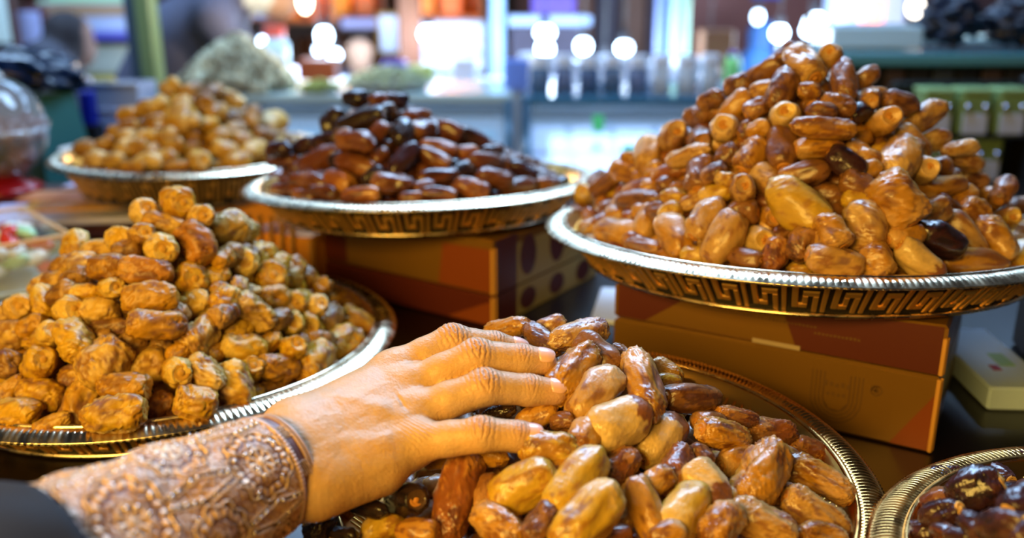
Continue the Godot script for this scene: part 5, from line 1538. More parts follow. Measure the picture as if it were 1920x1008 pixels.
		w -= 0.00011 * maxf(0.0, 1.0 - absf(na.get_noise_2d(l * 420.0, a * 170.0)) * 3.0)
		w -= 0.00010 * maxf(0.0, 1.0 - absf(na.get_noise_2d(l * 200.0 + 40.0, a * 520.0)) * 3.0)
		w += 0.00022 * nb.get_noise_3d(p.x * 90.0, p.y * 90.0, p.z * 90.0)
		# crease over the ring knuckle and creases at the little finger's root
		var cr: Vector3 = p - (J.mR + dors * 0.0075 - fwd * 0.004)
		w -= 0.0009 * exp(-pow((cr.dot(fwd) - 0.25 * cr.dot(across)) / 0.0011, 2.0) - pow(cr.dot(across) / 0.006, 2.0)) * up
		var cl: Vector3 = p - (J.mL.lerp(J.lP, 0.1) + dors * 0.006)
		w -= 0.00045 * exp(-pow(cl.length() / 0.010, 2.0)) * maxf(0.0, cos((cl.dot(fwd) + 0.3 * cl.dot(across)) * 2400.0)) * up
		pts[i] = p + n * w
		var mott := nb.get_noise_3d(p.x * 55.0, p.y * 55.0, p.z * 55.0)
		var fine := na.get_noise_3d(p.x * 700.0, p.y * 700.0, p.z * 700.0)
		var c := Color(0.58, 0.350, 0.165).lerp(Color(0.63, 0.36, 0.15), clampf(0.5 + mott * 1.2, 0.0, 1.0))
		c = c.lerp(Color(0.47, 0.215, 0.115), 0.42 * red)
		var tipd := 1.0
		for k in ["iT", "mT", "rT", "lT"]:
			tipd = minf(tipd, p.distance_to(J[k]))
		c = c.lerp(Color(0.62, 0.29, 0.19), 0.5 * smoothstep(0.016, 0.006, tipd))
		c = c * (1.0 + 0.07 * fine)
		c.a = 1.0
		cols[i] = c
	nor.fill(Vector3.ZERO)
	for i in range(0, idx.size(), 3):
		var n := (pts[idx[i + 2]] - pts[idx[i]]).cross(pts[idx[i + 1]] - pts[idx[i]])
		for e in 3:
			nor[idx[i + e]] += n
	for i in nor.size():
		nor[i] = nor[i].normalized()
	var arr := []
	arr.resize(Mesh.ARRAY_MAX)
	arr[Mesh.ARRAY_VERTEX] = pts
	arr[Mesh.ARRAY_NORMAL] = nor
	arr[Mesh.ARRAY_COLOR] = cols
	arr[Mesh.ARRAY_INDEX] = idx
	var am := ArrayMesh.new()
	am.add_surface_from_arrays(Mesh.PRIMITIVE_TRIANGLES, arr)
	var skin := StandardMaterial3D.new()
	skin.vertex_color_use_as_albedo = true
	skin.roughness = 0.46
	skin.subsurf_scatter_enabled = true
	skin.subsurf_scatter_strength = 0.06
	skin.normal_enabled = true
	skin.normal_texture = noise_tex(0.05, 512, true, 6.0, 77)
	skin.normal_scale = 0.35
	skin.uv1_triplanar = true
	skin.uv1_scale = Vector3(30, 30, 30)
	var person := solo("person", "right hand and forearm in an embroidered copper cuff, fingers resting on the front pile", "person", am, skin)
	# fingernails
	var nail_m := mat(Color(0.93, 0.73, 0.67), 0.25)
	nail_m.clearcoat_enabled = true
	nail_m.clearcoat = 0.4
	for c in chains:
		var d: Vector3 = J[c[2]]
		var t: Vector3 = J[c[3]]
		var ax := (t - d).normalized()
		var sd := ax.cross(dors).normalized()
		var up := sd.cross(ax).normalized()
		var r: float = c[7]
		var p2 := PackedVector3Array()
		var nl := 0.0118 if c[0] != "mL" else 0.0098
		for i in 11:
			var v := i / 10.0
			for j in 11:
				var u := (j / 10.0 - 0.5) * 2.0
				var wv := 1.0 - 0.10 * pow(absf(v - 0.5) * 2.0, 3.0)
				var ang := u * 0.92 * wv
				var start := -0.0052 + 0.0016 * u * u
				var end := nl - 0.0052 - 0.0022 * u * u
				var s := lerpf(start, end, v)
				var rad := r + 0.0011 - 0.0006 * pow(maxf(v - 0.0, 0.0), 2.0) - (0.0011 if i == 0 or j == 0 or j == 10 else 0.0)
				if s > 0.0:
					rad = sqrt(maxf(rad * rad - s * s * 0.45, 1e-9))
				p2.append(t + ax * s + (up * cos(ang) + sd * sin(ang)) * rad)
		part(person, "fingernail", grid_mesh(p2, 11, 11, false, PackedColorArray(), true), nail_m)
	_sleeve(person)


# splits every triangle in four; appends the new points to pts
func _subdivide(pts: PackedVector3Array, idx: PackedInt32Array) -> PackedInt32Array:
	var mids := {}
	var out := PackedInt32Array()
	for i in range(0, idx.size(), 3):
		var m := [0, 0, 0]
		for e in 3:
			var a: int = idx[i + e]
			var b: int = idx[i + (e + 1) % 3]
			var key := mini(a, b) * 1000000 + maxi(a, b)
			if not mids.has(key):
				mids[key] = pts.size()
				pts.append((pts[a] + pts[b]) * 0.5)
			m[e] = mids[key]
		out.append_array([idx[i], m[0], m[2], m[0], idx[i + 1], m[1], m[2], m[1], idx[i + 2], m[0], m[1], m[2]])
	return out


func _sleeve(person: Node3D) -> void:
	# axis of the forearm from the wrist back to the elbow
	var C0 := Vector3(-0.1305, 1.1455, -0.4505)
	var C1 := Vector3(-0.2060, 1.1500, -0.3350)
	var ax := (C1 - C0).normalized()
	var sx := ax.cross(Vector3.UP).normalized()
	var sy := sx.cross(ax).normalized()
	var L := C0.distance_to(C1)
	var cell_n := FastNoiseLite.new()
	cell_n.noise_type = FastNoiseLite.TYPE_CELLULAR
	cell_n.cellular_return_type = FastNoiseLite.RETURN_DISTANCE
	cell_n.frequency = 1.0
	cell_n.seed = 5
	var nu := 270
	var nv := 450
	var pts := PackedVector3Array()
	var cols := PackedColorArray()
	var maroon := Color(0.150, 0.048, 0.036)
	var copper := Color(0.54, 0.300, 0.185)
	var thread := Color(0.74, 0.49, 0.29)
	var pale := Color(0.56, 0.36, 0.27)
	var gems := []
	for i in nu:
		var t := float(i) / (nu - 1) * L * 1.0
		var rad := lerpf(0.0305, 0.0455, pow(t / L, 0.85))
		for j in nv:
			var th := TAU * j / nv
			var s := th * 0.036
			var out := 0.0
			var c := copper
			var bead := smoothstep(0.35, 0.95, -cell_n.get_noise_2d(s * 400.0, t * 400.0))
			if t < 0.0016:
				out = 0.0012
				c = pale
			elif t < 0.0028:
				out = 0.0003
				c = maroon
			elif t < 0.0040:
				out = 0.0011 + 0.0003 * sin(s * 3500.0)
				c = pale
			elif t < 0.0098:
				# maroon velvet strip crossed by groups of short copper stitches
				out = 0.0
				c = maroon
				var g := fposmod(s, 0.026)
				if g > 0.016 and sin((t + s * 0.3) * 4200.0) > 0.1:
					out = 0.0008
					c = thread
			elif t < 0.0128:
				out = 0.0013 + 0.0003 * sin(s * 2600.0)
				c = pale
			else:
				# rows of scalloped medallions, corded straps between them
				var row := int(floor((t - 0.0128) / 0.038))
				var tt := fposmod(t - 0.0128, 0.038) - 0.019
				var ss := fposmod(s + (0.0 if row % 2 == 0 else 0.0283), 0.0566) - 0.0283
				var d := sqrt(ss * ss + tt * tt * 1.15)
				var an := atan2(tt, ss)
				var ringR := 0.0190 + 0.0011 * sin(an * 11.0)
				var strap := absf(absf(ss) - 0.0225 - 0.20 * absf(tt))
				var rin := d / ringR
				if rin < 0.14:
					out = 0.0011 * sqrt(maxf(0.0, 1.0 - pow(rin / 0.14, 2.0)))
					c = thread
				elif rin < 0.36:
					var fl := 0.5 + 0.5 * cos(an * 8.0)
					out = 0.0008 * fl
					c = maroon.lerp(thread, smoothstep(0.15, 0.5, fl))
				elif rin < 0.42:
					out = 0.0008
					c = thread
				elif rin < 0.66:
					out = 0.0010 * bead
					c = copper.lerp(thread, bead).lerp(maroon, 0.55 * (1.0 - bead))
				elif rin < 0.74:
					out = -0.0002
					c = maroon
				elif rin < 0.93:
					var lobe := 0.5 + 0.5 * cos(an * 22.0)
					out = 0.0010 * lobe
					c = copper.lerp(thread, lobe)
				elif rin < 1.0:
					out = -0.0003
					c = maroon
				elif rin < 1.07:
					out = 0.0010 + 0.0003 * sin(an * 70.0)
					c = thread
				elif rin < 1.12:
					out = -0.0002
					c = maroon
				elif strap < 0.0008:
					out = 0.0
					c = Color(0.10, 0.05, 0.05)
				elif strap < 0.0018:
					out = 0.0011 + 0.0003 * sin(t * 3000.0 + ss * 2000.0)
					c = thread
				else:
					out = 0.0011 * bead
					c = copper.lerp(thread, bead).lerp(maroon, 0.35 * (1.0 - bead))
			var fold := 0.0016 * na.get_noise_2d(th * 0.8, t * 30.0) + 0.0022 * na.get_noise_2d(th * 1.7 + 4.0, t * 16.0)
			var r := rad + out + fold * smoothstep(0.01, 0.05, t)
			var shade := 1.0 + 0.18 * na.get_noise_2d(s * 900.0, t * 900.0)
			c = c * shade
			c.a = 1.0
			pts.append(C0 + ax * t + sx * cos(th) * r * 0.97 + sy * sin(th) * r * 1.03)
			cols.append(c)
	# turn the wrist edge inwards so that the cuff has thickness
	for k in 3:
		for j in nv:
			var th := TAU * j / nv
			var r: float = [0.0299, 0.0285, 0.0275][k]
			pts.insert(0, C0 + ax * [0.0004, 0.0012, 0.012][k] + sx * cos(TAU * (nv - 1 - j) / nv) * r * 0.97 + sy * sin(TAU * (nv - 1 - j) / nv) * r * 1.03)
			cols.insert(0, maroon)
	var m := StandardMaterial3D.new()
	m.vertex_color_use_as_albedo = true
	m.roughness = 0.42
	m.metallic = 0.25
	m.metallic_specular = 0.6
	m.rim_enabled = true
	m.rim = 0.3
	part(person, "embroidered_cuff", grid_mesh(pts, nu + 3, nv, true, cols), m)
	# cut-glass beads sewn along the straps and in the medallions
	var xf: Array[Transform3D] = []
	rng.seed = 55
	for row in 3:
		for k in 4:
			for side in [-1.0, 1.0]:
				for q in 9:
					if rng.randf() < 0.35:
						continue
					var tt := -0.017 + 0.0042 * q
					var ss: float = side * (0.0225 + 0.20 * absf(tt)) + (0.0 if row % 2 == 0 else 0.0283) * -1.0 + 0.0566 * k + 0.0283
					xf.append(_on_cuff(C0, ax, sx, sy, L, 0.0128 + row * 0.038 + 0.019 + tt, ss / 0.036))
			for q in 12:
				var an := rng.randf() * TAU
				var rr := 0.004 + 0.016 * rng.randf()
				xf.append(_on_cuff(C0, ax, sx, sy, L, 0.0128 + row * 0.038 + 0.019 + rr * sin(an), (rr * cos(an) + 0.0566 * k + 0.0283 - (0.0 if row % 2 == 0 else 0.0283)) / 0.036))
	var bm := SphereMesh.new()
	bm.radius = 0.0010
	bm.height = 0.0015
	bm.radial_segments = 8
	bm.rings = 4
	var mm := MultiMesh.new()
	mm.transform_format = MultiMesh.TRANSFORM_3D
	mm.mesh = bm
	mm.instance_count = xf.size()
	for i in xf.size():
		mm.set_instance_transform(i, xf[i])
	var o := MultiMeshInstance3D.new()
	o.name = "glass_bead"
	o.multimesh = mm
	o.material_override = mat(Color(0.92, 0.90, 0.88), 0.08, 0.9)
	person.add_child(o, true)
	o.set_meta("kind", "stuff")
	# black outer sleeve
	var q2 := PackedVector3Array()
	var c2 := PackedColorArray()
	for i in 40:
		var t := L * 0.955 + 0.13 * i / 39.0
		for j in 72:
			var th := TAU * j / 72
			var r := 0.0515 + 0.010 * i / 39.0 + 0.0022 * na.get_noise_2d(th * 1.2, t * 25.0)
			if i == 0:
				r -= 0.0015
			q2.append(C0 + ax * t + sx * cos(th) * r + sy * sin(th) * r)
	part(person, "outer_sleeve", grid_mesh(q2, 40, 72, true), mat(Color(0.075, 0.07, 0.095), 0.85))


func _on_cuff(C0: Vector3, ax: Vector3, sx: Vector3, sy: Vector3, L: float, t: float, th: float) -> Transform3D:
	var r := lerpf(0.0305, 0.0455, pow(clampf(t / L, 0.0, 1.0), 0.85)) + 0.0008
	var n := sx * cos(th) * 0.97 + sy * sin(th) * 1.03
	var y := n.normalized()
	return Transform3D(Basis(y.cross(ax).normalized(), y, ax), C0 + ax * t + n * r)


# ------------------------------------------------------------------ things beside the trays
func _bx(called: String, label: String, cat: String, at: Vector3, size: Vector3, c: Color, rough := 0.6, turn := 0.0, group := "") -> MeshInstance3D:
	var o := solo(called, label, cat, cbox(size.x, size.y, size.z, minf(0.006, size.x * 0.1)), mat(c, rough), at, group)
	o.rotation.y = turn
	return o


func _clear(alpha := 0.10) -> StandardMaterial3D:
	var m := mat(Color(0.92, 0.97, 1.0, alpha), 0.05)
	m.transparency = BaseMaterial3D.TRANSPARENCY_ALPHA
	return m


func _scatter(parent: Node3D, called: String, mesh: Mesh, m: Material, n: int, put: Callable) -> void:
	var mm := MultiMesh.new()
	mm.transform_format = MultiMesh.TRANSFORM_3D
	mm.mesh = mesh
	mm.instance_count = n
	for i in n:
		mm.set_instance_transform(i, put.call(i))
	var o := MultiMeshInstance3D.new()
	o.name = called
	o.multimesh = mm
	o.material_override = m
	parent.add_child(o, true)
	o.set_meta("kind", "stuff")


func _side_goods() -> void:
	rng.seed = 909
	# round jar of brown sweets on a red foot
	var jar := thing("glass_jar", "round clear jar of brown sweets on a red foot, at the left edge", "jar", Vector3(-0.885, TABLE + 0.0205, -1.547))
	var prof := PackedVector2Array()
	for i in 25:
		var a := -1.25 + 2.55 * i / 24.0
		prof.append(Vector2(0.086 * cos(a), 0.110 + 0.088 * sin(a)))
	part(jar, "bowl", lathe(prof, 40), _clear(0.12))
	part(jar, "collar", _torus(0.084, 0.004, 0.108, 48), _clear(0.25))
	part(jar, "foot", lathe(PackedVector2Array([Vector2(0.0, 0.0), Vector2(0.060, 0.0), Vector2(0.066, 0.006), Vector2(0.058, 0.012), Vector2(0.036, 0.020), Vector2(0.030, 0.030), Vector2(0.0, 0.030)]), 36), mat(Color(0.55, 0.06, 0.08), 0.25))
	part(jar, "lid", lathe(PackedVector2Array([Vector2(0.028, 0.190), Vector2(0.030, 0.198), Vector2(0.020, 0.208), Vector2(0.0, 0.211)]), 30), _clear(0.3))
	_scatter(jar, "sweet", blob(0.016, 0.012, 0.014, 0.15, 1.5, 3.0, 8, 10), mat(Color(0.34, 0.14, 0.06), 0.35), 110, func(_i: int) -> Transform3D:
		var y := 0.042 + 0.082 * rng.randf()
		var r := sqrt(maxf(0.0, 0.0056 - pow(y - 0.110, 2.0))) * sqrt(rng.randf())
		var a := rng.randf() * TAU
		return Transform3D(Basis.from_euler(Vector3(rng.randf() * 6, rng.randf() * 6, 0)), Vector3(r * cos(a), y, r * sin(a))))
	# clear box of green and white sweets, its corner pointing at the yellow pile
	var box := thing("sweet_box", "open clear plastic box of green, white and red sweets, left of the yellow pile", "box", Vector3(-0.712, TABLE, -1.075), 0.75)
	part(box, "side_pane", cbox(0.26, 0.062, 0.002, 0.0005), _clear(0.16), Vector3(0, 0, 0.10))
	part(box, "side_pane", cbox(0.26, 0.062, 0.002, 0.0005), _clear(0.16), Vector3(0, 0, -0.10))
	part(box, "end_pane", cbox(0.002, 0.062, 0.20, 0.0005), _clear(0.16), Vector3(0.13, 0, 0))
	part(box, "end_pane", cbox(0.002, 0.062, 0.20, 0.0005), _clear(0.16), Vector3(-0.13, 0, 0))
	part(box, "base", cbox(0.26, 0.004, 0.20, 0.001), mat(Color(0.7, 0.75, 0.72), 0.3))
	var rim := mat(Color(0.86, 0.70, 0.48), 0.3)
	for z in [-0.1, 0.1]:
		part(box, "rim", cbox(0.266, 0.004, 0.005, 0.001), rim, Vector3(0, 0.062, z))
	for x in [-0.13, 0.13]:
		part(box, "rim", cbox(0.005, 0.004, 0.20, 0.001), rim, Vector3(x, 0.062, 0))
	var tones := [Color(0.62, 0.80, 0.60), Color(0.93, 0.92, 0.85), Color(0.75, 0.20, 0.12)]
	for k in 3:
		_scatter(box, "sweet", blob(0.019, 0.009, 0.012, 0.12, 1.5, 3.0 + k, 8, 10), mat(tones[k], 0.25), 46, func(_i: int) -> Transform3D:
			return Transform3D(Basis.from_euler(Vector3(rng.randf_range(-0.4, 0.4), rng.randf() * 6, rng.randf_range(-0.4, 0.4))), Vector3(rng.randf_range(-0.108, 0.108), rng.randf_range(0.012, 0.062), rng.randf_range(-0.08, 0.08))))
	# printed leaflets and flat boxes left of the far tray
	var flat := [
		["red-brown flat carton under the leaflets, left of the far tray", Vector3(-0.765, TABLE, -1.455), Vector3(0.38, 0.020, 0.33), Color(0.25, 0.10, 0.07), 0.05],
		["white-edged printed leaflet lying nearest, left of the far tray", Vector3(-0.685, TABLE + 0.021, -1.365), Vector3(0.24, 0.009, 0.13), Color(0.80, 0.80, 0.95), 0.16],
		["yellow leaflet lying on the white-edged one", Vector3(-0.66, TABLE + 0.0305, -1.40), Vector3(0.20, 0.003, 0.07), Color(0.90, 0.66, 0.14), 0.18],
		["salmon printed leaflet behind the yellow one", Vector3(-0.72, TABLE + 0.021, -1.50), Vector3(0.20, 0.004, 0.07), Color(0.85, 0.55, 0.36), 0.02],
		["pale lilac leaflet at the back of the stack", Vector3(-0.70, TABLE + 0.021, -1.585), Vector3(0.18, 0.005, 0.05), Color(0.75, 0.74, 0.88), -0.05],
	]
	for f in flat:
		_bx("leaflet" if f[2].y < 0.01 else "carton", f[0], "leaflet" if f[2].y < 0.01 else "box", f[1], f[2], f[3], 0.35, f[4], "")
	# white things on the counter right of the cartons
	var wb := thing("white_carton", "small white carton with coloured marks, right of the tall pile's cartons", "box", Vector3(0.452, TABLE, -0.80), -0.06)
	part(wb, "body", cbox(0.060, 0.022, 0.15, 0.002), mat(Color(0.72, 0.82, 0.95), 0.5))
	part(wb, "red_mark", cbox(0.008, 0.0006, 0.012, 0.0002), mat(Color(0.6, 0.1, 0.1)), Vector3(-0.006, 0.022, 0.03))
	part(wb, "green_mark", cbox(0.014, 0.0006, 0.03, 0.0002), mat(Color(0.55, 0.75, 0.5)), Vector3(0.008, 0.022, 0.01))
	_bx("white_card", "blank white card on the counter between the two carton stacks", "card", Vector3(0.128, TABLE, -1.00), Vector3(0.06, 0.004, 0.12), Color(0.86, 0.90, 0.97), 0.4, -0.2)
	_bx("black_stand", "black post standing at the right edge behind the small white carton", "post", Vector3(0.535, TABLE, -0.86), Vector3(0.035, 0.16, 0.05), Color(0.03, 0.03, 0.035), 0.4, -0.25)
	_bx("blue_box", "dark blue glossy box at the right edge of the counter", "box", Vector3(0.56, TABLE, -0.66), Vector3(0.07, 0.05, 0.12), Color(0.10, 0.16, 0.26), 0.3, -0.1)
	# a round pale dish behind the far tray
	var dish := solo("pale_dish", "pale round dish showing at the left of the far tray", "dish", lathe(PackedVector2Array([Vector2(0.0, 0.0), Vector2(0.030, 0.0), Vector2(0.048, 0.07), Vector2(0.050, 0.074), Vector2(0.045, 0.07), Vector2(0.027, 0.006), Vector2(0.0, 0.006)]), 36), mat(Color(0.85, 0.80, 0.76), 0.3), Vector3(-0.795, TABLE, -1.69))
	dish.rotation.y = 0.0


# ------------------------------------------------------------------ market behind
func _bulb(label: String, at: Vector3, r: float, c: Color, shine: float, light: float, tall := 1.0) -> void:
	var o := thing("hanging_lamp", label, "lamp", at, 0.0, "hanging market lamps")
	var s := SphereMesh.new()
	s.radius = r
	s.height = 2.0 * r * tall
	s.radial_segments = 20
	s.rings = 12
	part(o, "globe", s, glow(c, shine))
	part(o, "socket", lathe(PackedVector2Array([Vector2(r * 0.45, r * tall * 0.86), Vector2(r * 0.5, r * tall + 0.03), Vector2(r * 0.2, r * tall + 0.045), Vector2(0.0, r * tall + 0.045)]), 14), mat(Color(0.2, 0.2, 0.22), 0.4, 0.5))
	part(o, "cord", tube([Vector3(0, r * tall + 0.04, 0), Vector3(0, 3.2 - at.y, 0)], [0.003, 0.003], 6), mat(Color(0.05, 0.05, 0.05)))
	var l := OmniLight3D.new()
	l.name = "light"
	l.light_color = c
	l.light_energy = light
	l.light_size = r
	l.omni_range = 12.0
	l.omni_attenuation = 2.0
	l.shadow_enabled = true
	o.add_child(l)


# a person from tapered bones melted into one skin; every bone carries the colour of what covers it
func _figure(label: String, at: Vector3, turn: float, size: float, bones: Array) -> void:
	cell = 0.02
	var lo := Vector3.ONE * 1e9
	var hi := -lo
	for b in bones:
		for e in [b[0], b[1]]:
			lo = lo.min(e - Vector3.ONE * 0.20)
			hi = hi.max(e + Vector3.ONE * 0.20)
	_grid_begin(lo, hi)
	var none := PackedFloat32Array()
	none.resize(field.size())
	none.fill(1.0)
	var k := 0.012
	for z in gz:
		for y in gy:
			for x in gx:
				var p := g0 + Vector3(x, y, z) * cell
				var acc := 0.0
				var best := 1e9
				for b in bones:
					var d := _cap_d(p, b[0], b[1], b[2], b[3])
					best = minf(best, d)
					if d < 0.06:
						acc += exp(-d / k)
				field[(z * gy + y) * gx + x] = -k * log(acc) if acc > 0.0 else best
	var net := _surface_net()
	var pts: PackedVector3Array = net[0]
	var idx: PackedInt32Array = net[1]
	var cols := PackedColorArray()
	var nor := PackedVector3Array()
	nor.resize(pts.size())
	for i in pts.size():
		var best := 1e9
		var c := Color.BLACK
		for b in bones:
			var d := _cap_d(pts[i], b[0], b[1], b[2], b[3])
			if d < best:
				best = d
				c = b[4]
		cols.append(c)
	for i in range(0, idx.size(), 3):
		var n := (pts[idx[i + 2]] - pts[idx[i]]).cross(pts[idx[i + 1]] - pts[idx[i]])
		for e in 3:
			nor[idx[i + e]] += n
	for i in nor.size():
		nor[i] = nor[i].normalized()
	var arr := []
	arr.resize(Mesh.ARRAY_MAX)
	arr[Mesh.ARRAY_VERTEX] = pts
	arr[Mesh.ARRAY_NORMAL] = nor
	arr[Mesh.ARRAY_COLOR] = cols
	arr[Mesh.ARRAY_INDEX] = idx
	var am := ArrayMesh.new()
	am.add_surface_from_arrays(Mesh.PRIMITIVE_TRIANGLES, arr)
	var m := StandardMaterial3D.new()
	m.vertex_color_use_as_albedo = true
	m.roughness = 0.8
	var o := solo("person", label, "person", am, m, at)
	o.rotation.y = turn
	o.scale = Vector3.ONE * size


func _body(coat: Color, trousers: Color, skin: Color, hair: Color, lean: float, headf: Vector3) -> Array:
	# standing figure facing +z, leaning forward by lean metres at the shoulders
	var hip := Vector3(0, 0.92, 0)
	var chest := Vector3(0, 1.22 - lean * 0.25, lean * 0.6)
	var sh := Vector3(0, 1.40 - lean * 0.45, lean)
	var neck := sh + Vector3(0, 0.07, 0.02) + headf * 0.05
	var head := neck + Vector3(0, 0.12, 0.03) + headf * 0.10
	return [
		[hip, chest, 0.155, 0.165, coat], [chest, sh, 0.165, 0.12, coat],
		[sh + Vector3(-0.15, -0.02, 0), sh + Vector3(0.15, -0.02, 0), 0.075, 0.075, coat],
		[sh + Vector3(-0.19, -0.03, 0), sh + Vector3(-0.22, -0.30, lean * 0.5 + 0.06), 0.060, 0.048, coat],
		[sh + Vector3(-0.22, -0.30, lean * 0.5 + 0.06), sh + Vector3(-0.17, -0.42, lean * 0.6 + 0.26), 0.046, 0.034, coat],
		[sh + Vector3(-0.17, -0.42, lean * 0.6 + 0.26), sh + Vector3(-0.15, -0.45, lean * 0.6 + 0.34), 0.036, 0.028, skin],
		[sh + Vector3(0.19, -0.03, 0), sh + Vector3(0.22, -0.30, lean * 0.5 + 0.06), 0.060, 0.048, coat],
		[sh + Vector3(0.22, -0.30, lean * 0.5 + 0.06), sh + Vector3(0.17, -0.42, lean * 0.6 + 0.26), 0.046, 0.034, coat],
		[sh + Vector3(0.17, -0.42, lean * 0.6 + 0.26), sh + Vector3(0.15, -0.45, lean * 0.6 + 0.34), 0.036, 0.028, skin],
		[sh, neck, 0.060, 0.052, skin], [head + Vector3(0, 0.03, 0), head - Vector3(0, 0.05, -0.02), 0.088, 0.066, skin],
		[head + Vector3(0, 0.045, -0.03), head + Vector3(0, -0.01, -0.045), 0.092, 0.086, hair],
		[head + Vector3(0, -0.01, 0.085), head + Vector3(0, -0.025, 0.095), 0.016, 0.018, skin],
		[hip + Vector3(-0.09, 0, 0), Vector3(-0.10, 0.48, 0.02), 0.095, 0.065, trousers], [Vector3(-0.10, 0.48, 0.02), Vector3(-0.10, 0.09, 0), 0.062, 0.045, trousers],
		[Vector3(-0.10, 0.05, -0.02), Vector3(-0.11, 0.04, 0.15), 0.045, 0.035, Color(0.02, 0.02, 0.02)],
		[hip + Vector3(0.09, 0, 0), Vector3(0.10, 0.48, 0.02), 0.095, 0.065, trousers], [Vector3(0.10, 0.48, 0.02), Vector3(0.10, 0.09, 0), 0.062, 0.045, trousers],
		[Vector3(0.10, 0.05, -0.02), Vector3(0.11, 0.04, 0.15), 0.045, 0.035, Color(0.02, 0.02, 0.02)],
	]


func _column(label: String, at: Vector3, w: float, c: Color) -> void:
	var o := thing("column", label, "column", at)
	part(o, "shaft", cbox(w, 3.2, w, 0.012), mat(c, 0.35))
	part(o, "plinth", cbox(w + 0.05, 0.12, w + 0.05, 0.008), mat(c.darkened(0.3), 0.4))


func _panel(called: String, label: String, cat: String, at: Vector3, w: float, h: float, c: Color, frame: Color, lit: float, bands: Array) -> void:
	var o := thing(called, label, cat, at)
	part(o, "frame", cbox(w + 0.04, h + 0.04, 0.035, 0.005), mat(frame, 0.5), Vector3(0, -0.02, -0.022))
	part(o, "post", cbox(0.03, at.y, 0.02, 0.004), mat(frame, 0.5), Vector3(0, -at.y, -0.035))
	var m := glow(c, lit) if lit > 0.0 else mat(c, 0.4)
	part(o, "face", cbox(w, h, 0.008, 0.002), m)
	for b in bands:
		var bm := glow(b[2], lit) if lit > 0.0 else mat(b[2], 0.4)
		part(o, "band", cbox(w * 0.96, h * (b[1] - b[0]), 0.003, 0.0008), bm, Vector3(0, h * b[0], 0.0055))
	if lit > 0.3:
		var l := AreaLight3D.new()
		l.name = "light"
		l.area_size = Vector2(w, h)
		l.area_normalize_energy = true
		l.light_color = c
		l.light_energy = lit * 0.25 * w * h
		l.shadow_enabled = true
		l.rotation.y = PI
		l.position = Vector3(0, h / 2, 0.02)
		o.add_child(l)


func _counter_case(label: String, x0: float, x1: float, zt: float, yt: float, zb: float, yb: float, frame: Color, bodyc: Color) -> Node3D:
	# display counter with a sloping glass front from (zt, yt) down to (zb, yb), open shelf inside, solid body below
	var w := x1 - x0
	var o := thing("display_counter", label, "counter", Vector3((x0 + x1) / 2, 0, 0))
	var depth := 0.45
	part(o, "body", cbox(w, yb - 0.06, depth + zb - zt, 0.008), mat(bodyc, 0.5), Vector3(0, 0, (zt - depth + zb) / 2))
	part(o, "top_board", cbox(w, 0.022, depth, 0.004), mat(frame, 0.2), Vector3(0, yt - 0.022, zt - depth / 2))
	part(o, "back_board", cbox(w, yt - yb, 0.02, 0.003), mat(Color(0.35, 0.52, 0.58), 0.5), Vector3(0, yb - 0.011, zt - depth + 0.01))
	var st := SurfaceTool.new()
	st.begin(Mesh.PRIMITIVE_TRIANGLES)
	st.set_smooth_group(-1)
	quad(st, Vector3(-w / 2, yb, zb), Vector3(w / 2, yb, zb), Vector3(w / 2, yt - 0.02, zt), Vector3(-w / 2, yt - 0.02, zt))
	st.generate_normals()
	part(o, "sloping_pane", st.commit(), _clear(0.14))
	var sl := part(o, "sloping_shelf", cbox(w - 0.02, 0.008, Vector2(zb - zt, yt - yb).length() * 0.98, 0.002), mat(Color(0.70, 0.80, 0.88), 0.4), Vector3(0, (yt + yb) / 2 - 0.062, (zt + zb) / 2 - 0.012))
	sl.rotation.x = atan2(yt - 0.02 - yb, zb - zt)
	var fm := mat(Color(0.20, 0.34, 0.42), 0.3, 0.3)
	for s in [-1.0, 1.0]:
		part(o, "corner_bar", tube([Vector3(s * (w / 2 - 0.01), yb, zb), Vector3(s * (w / 2 - 0.01), yt - 0.02, zt)], [0.012, 0.012], 8), fm)
	part(o, "front_bar", tube([Vector3(-w / 2, yb, zb), Vector3(w / 2, yb, zb)], [0.010, 0.010], 8), fm)
	part(o, "top_bar", tube([Vector3(-w / 2, yt - 0.035, zt), Vector3(w / 2, yt - 0.035, zt)], [0.012, 0.012], 8), fm)
	return o


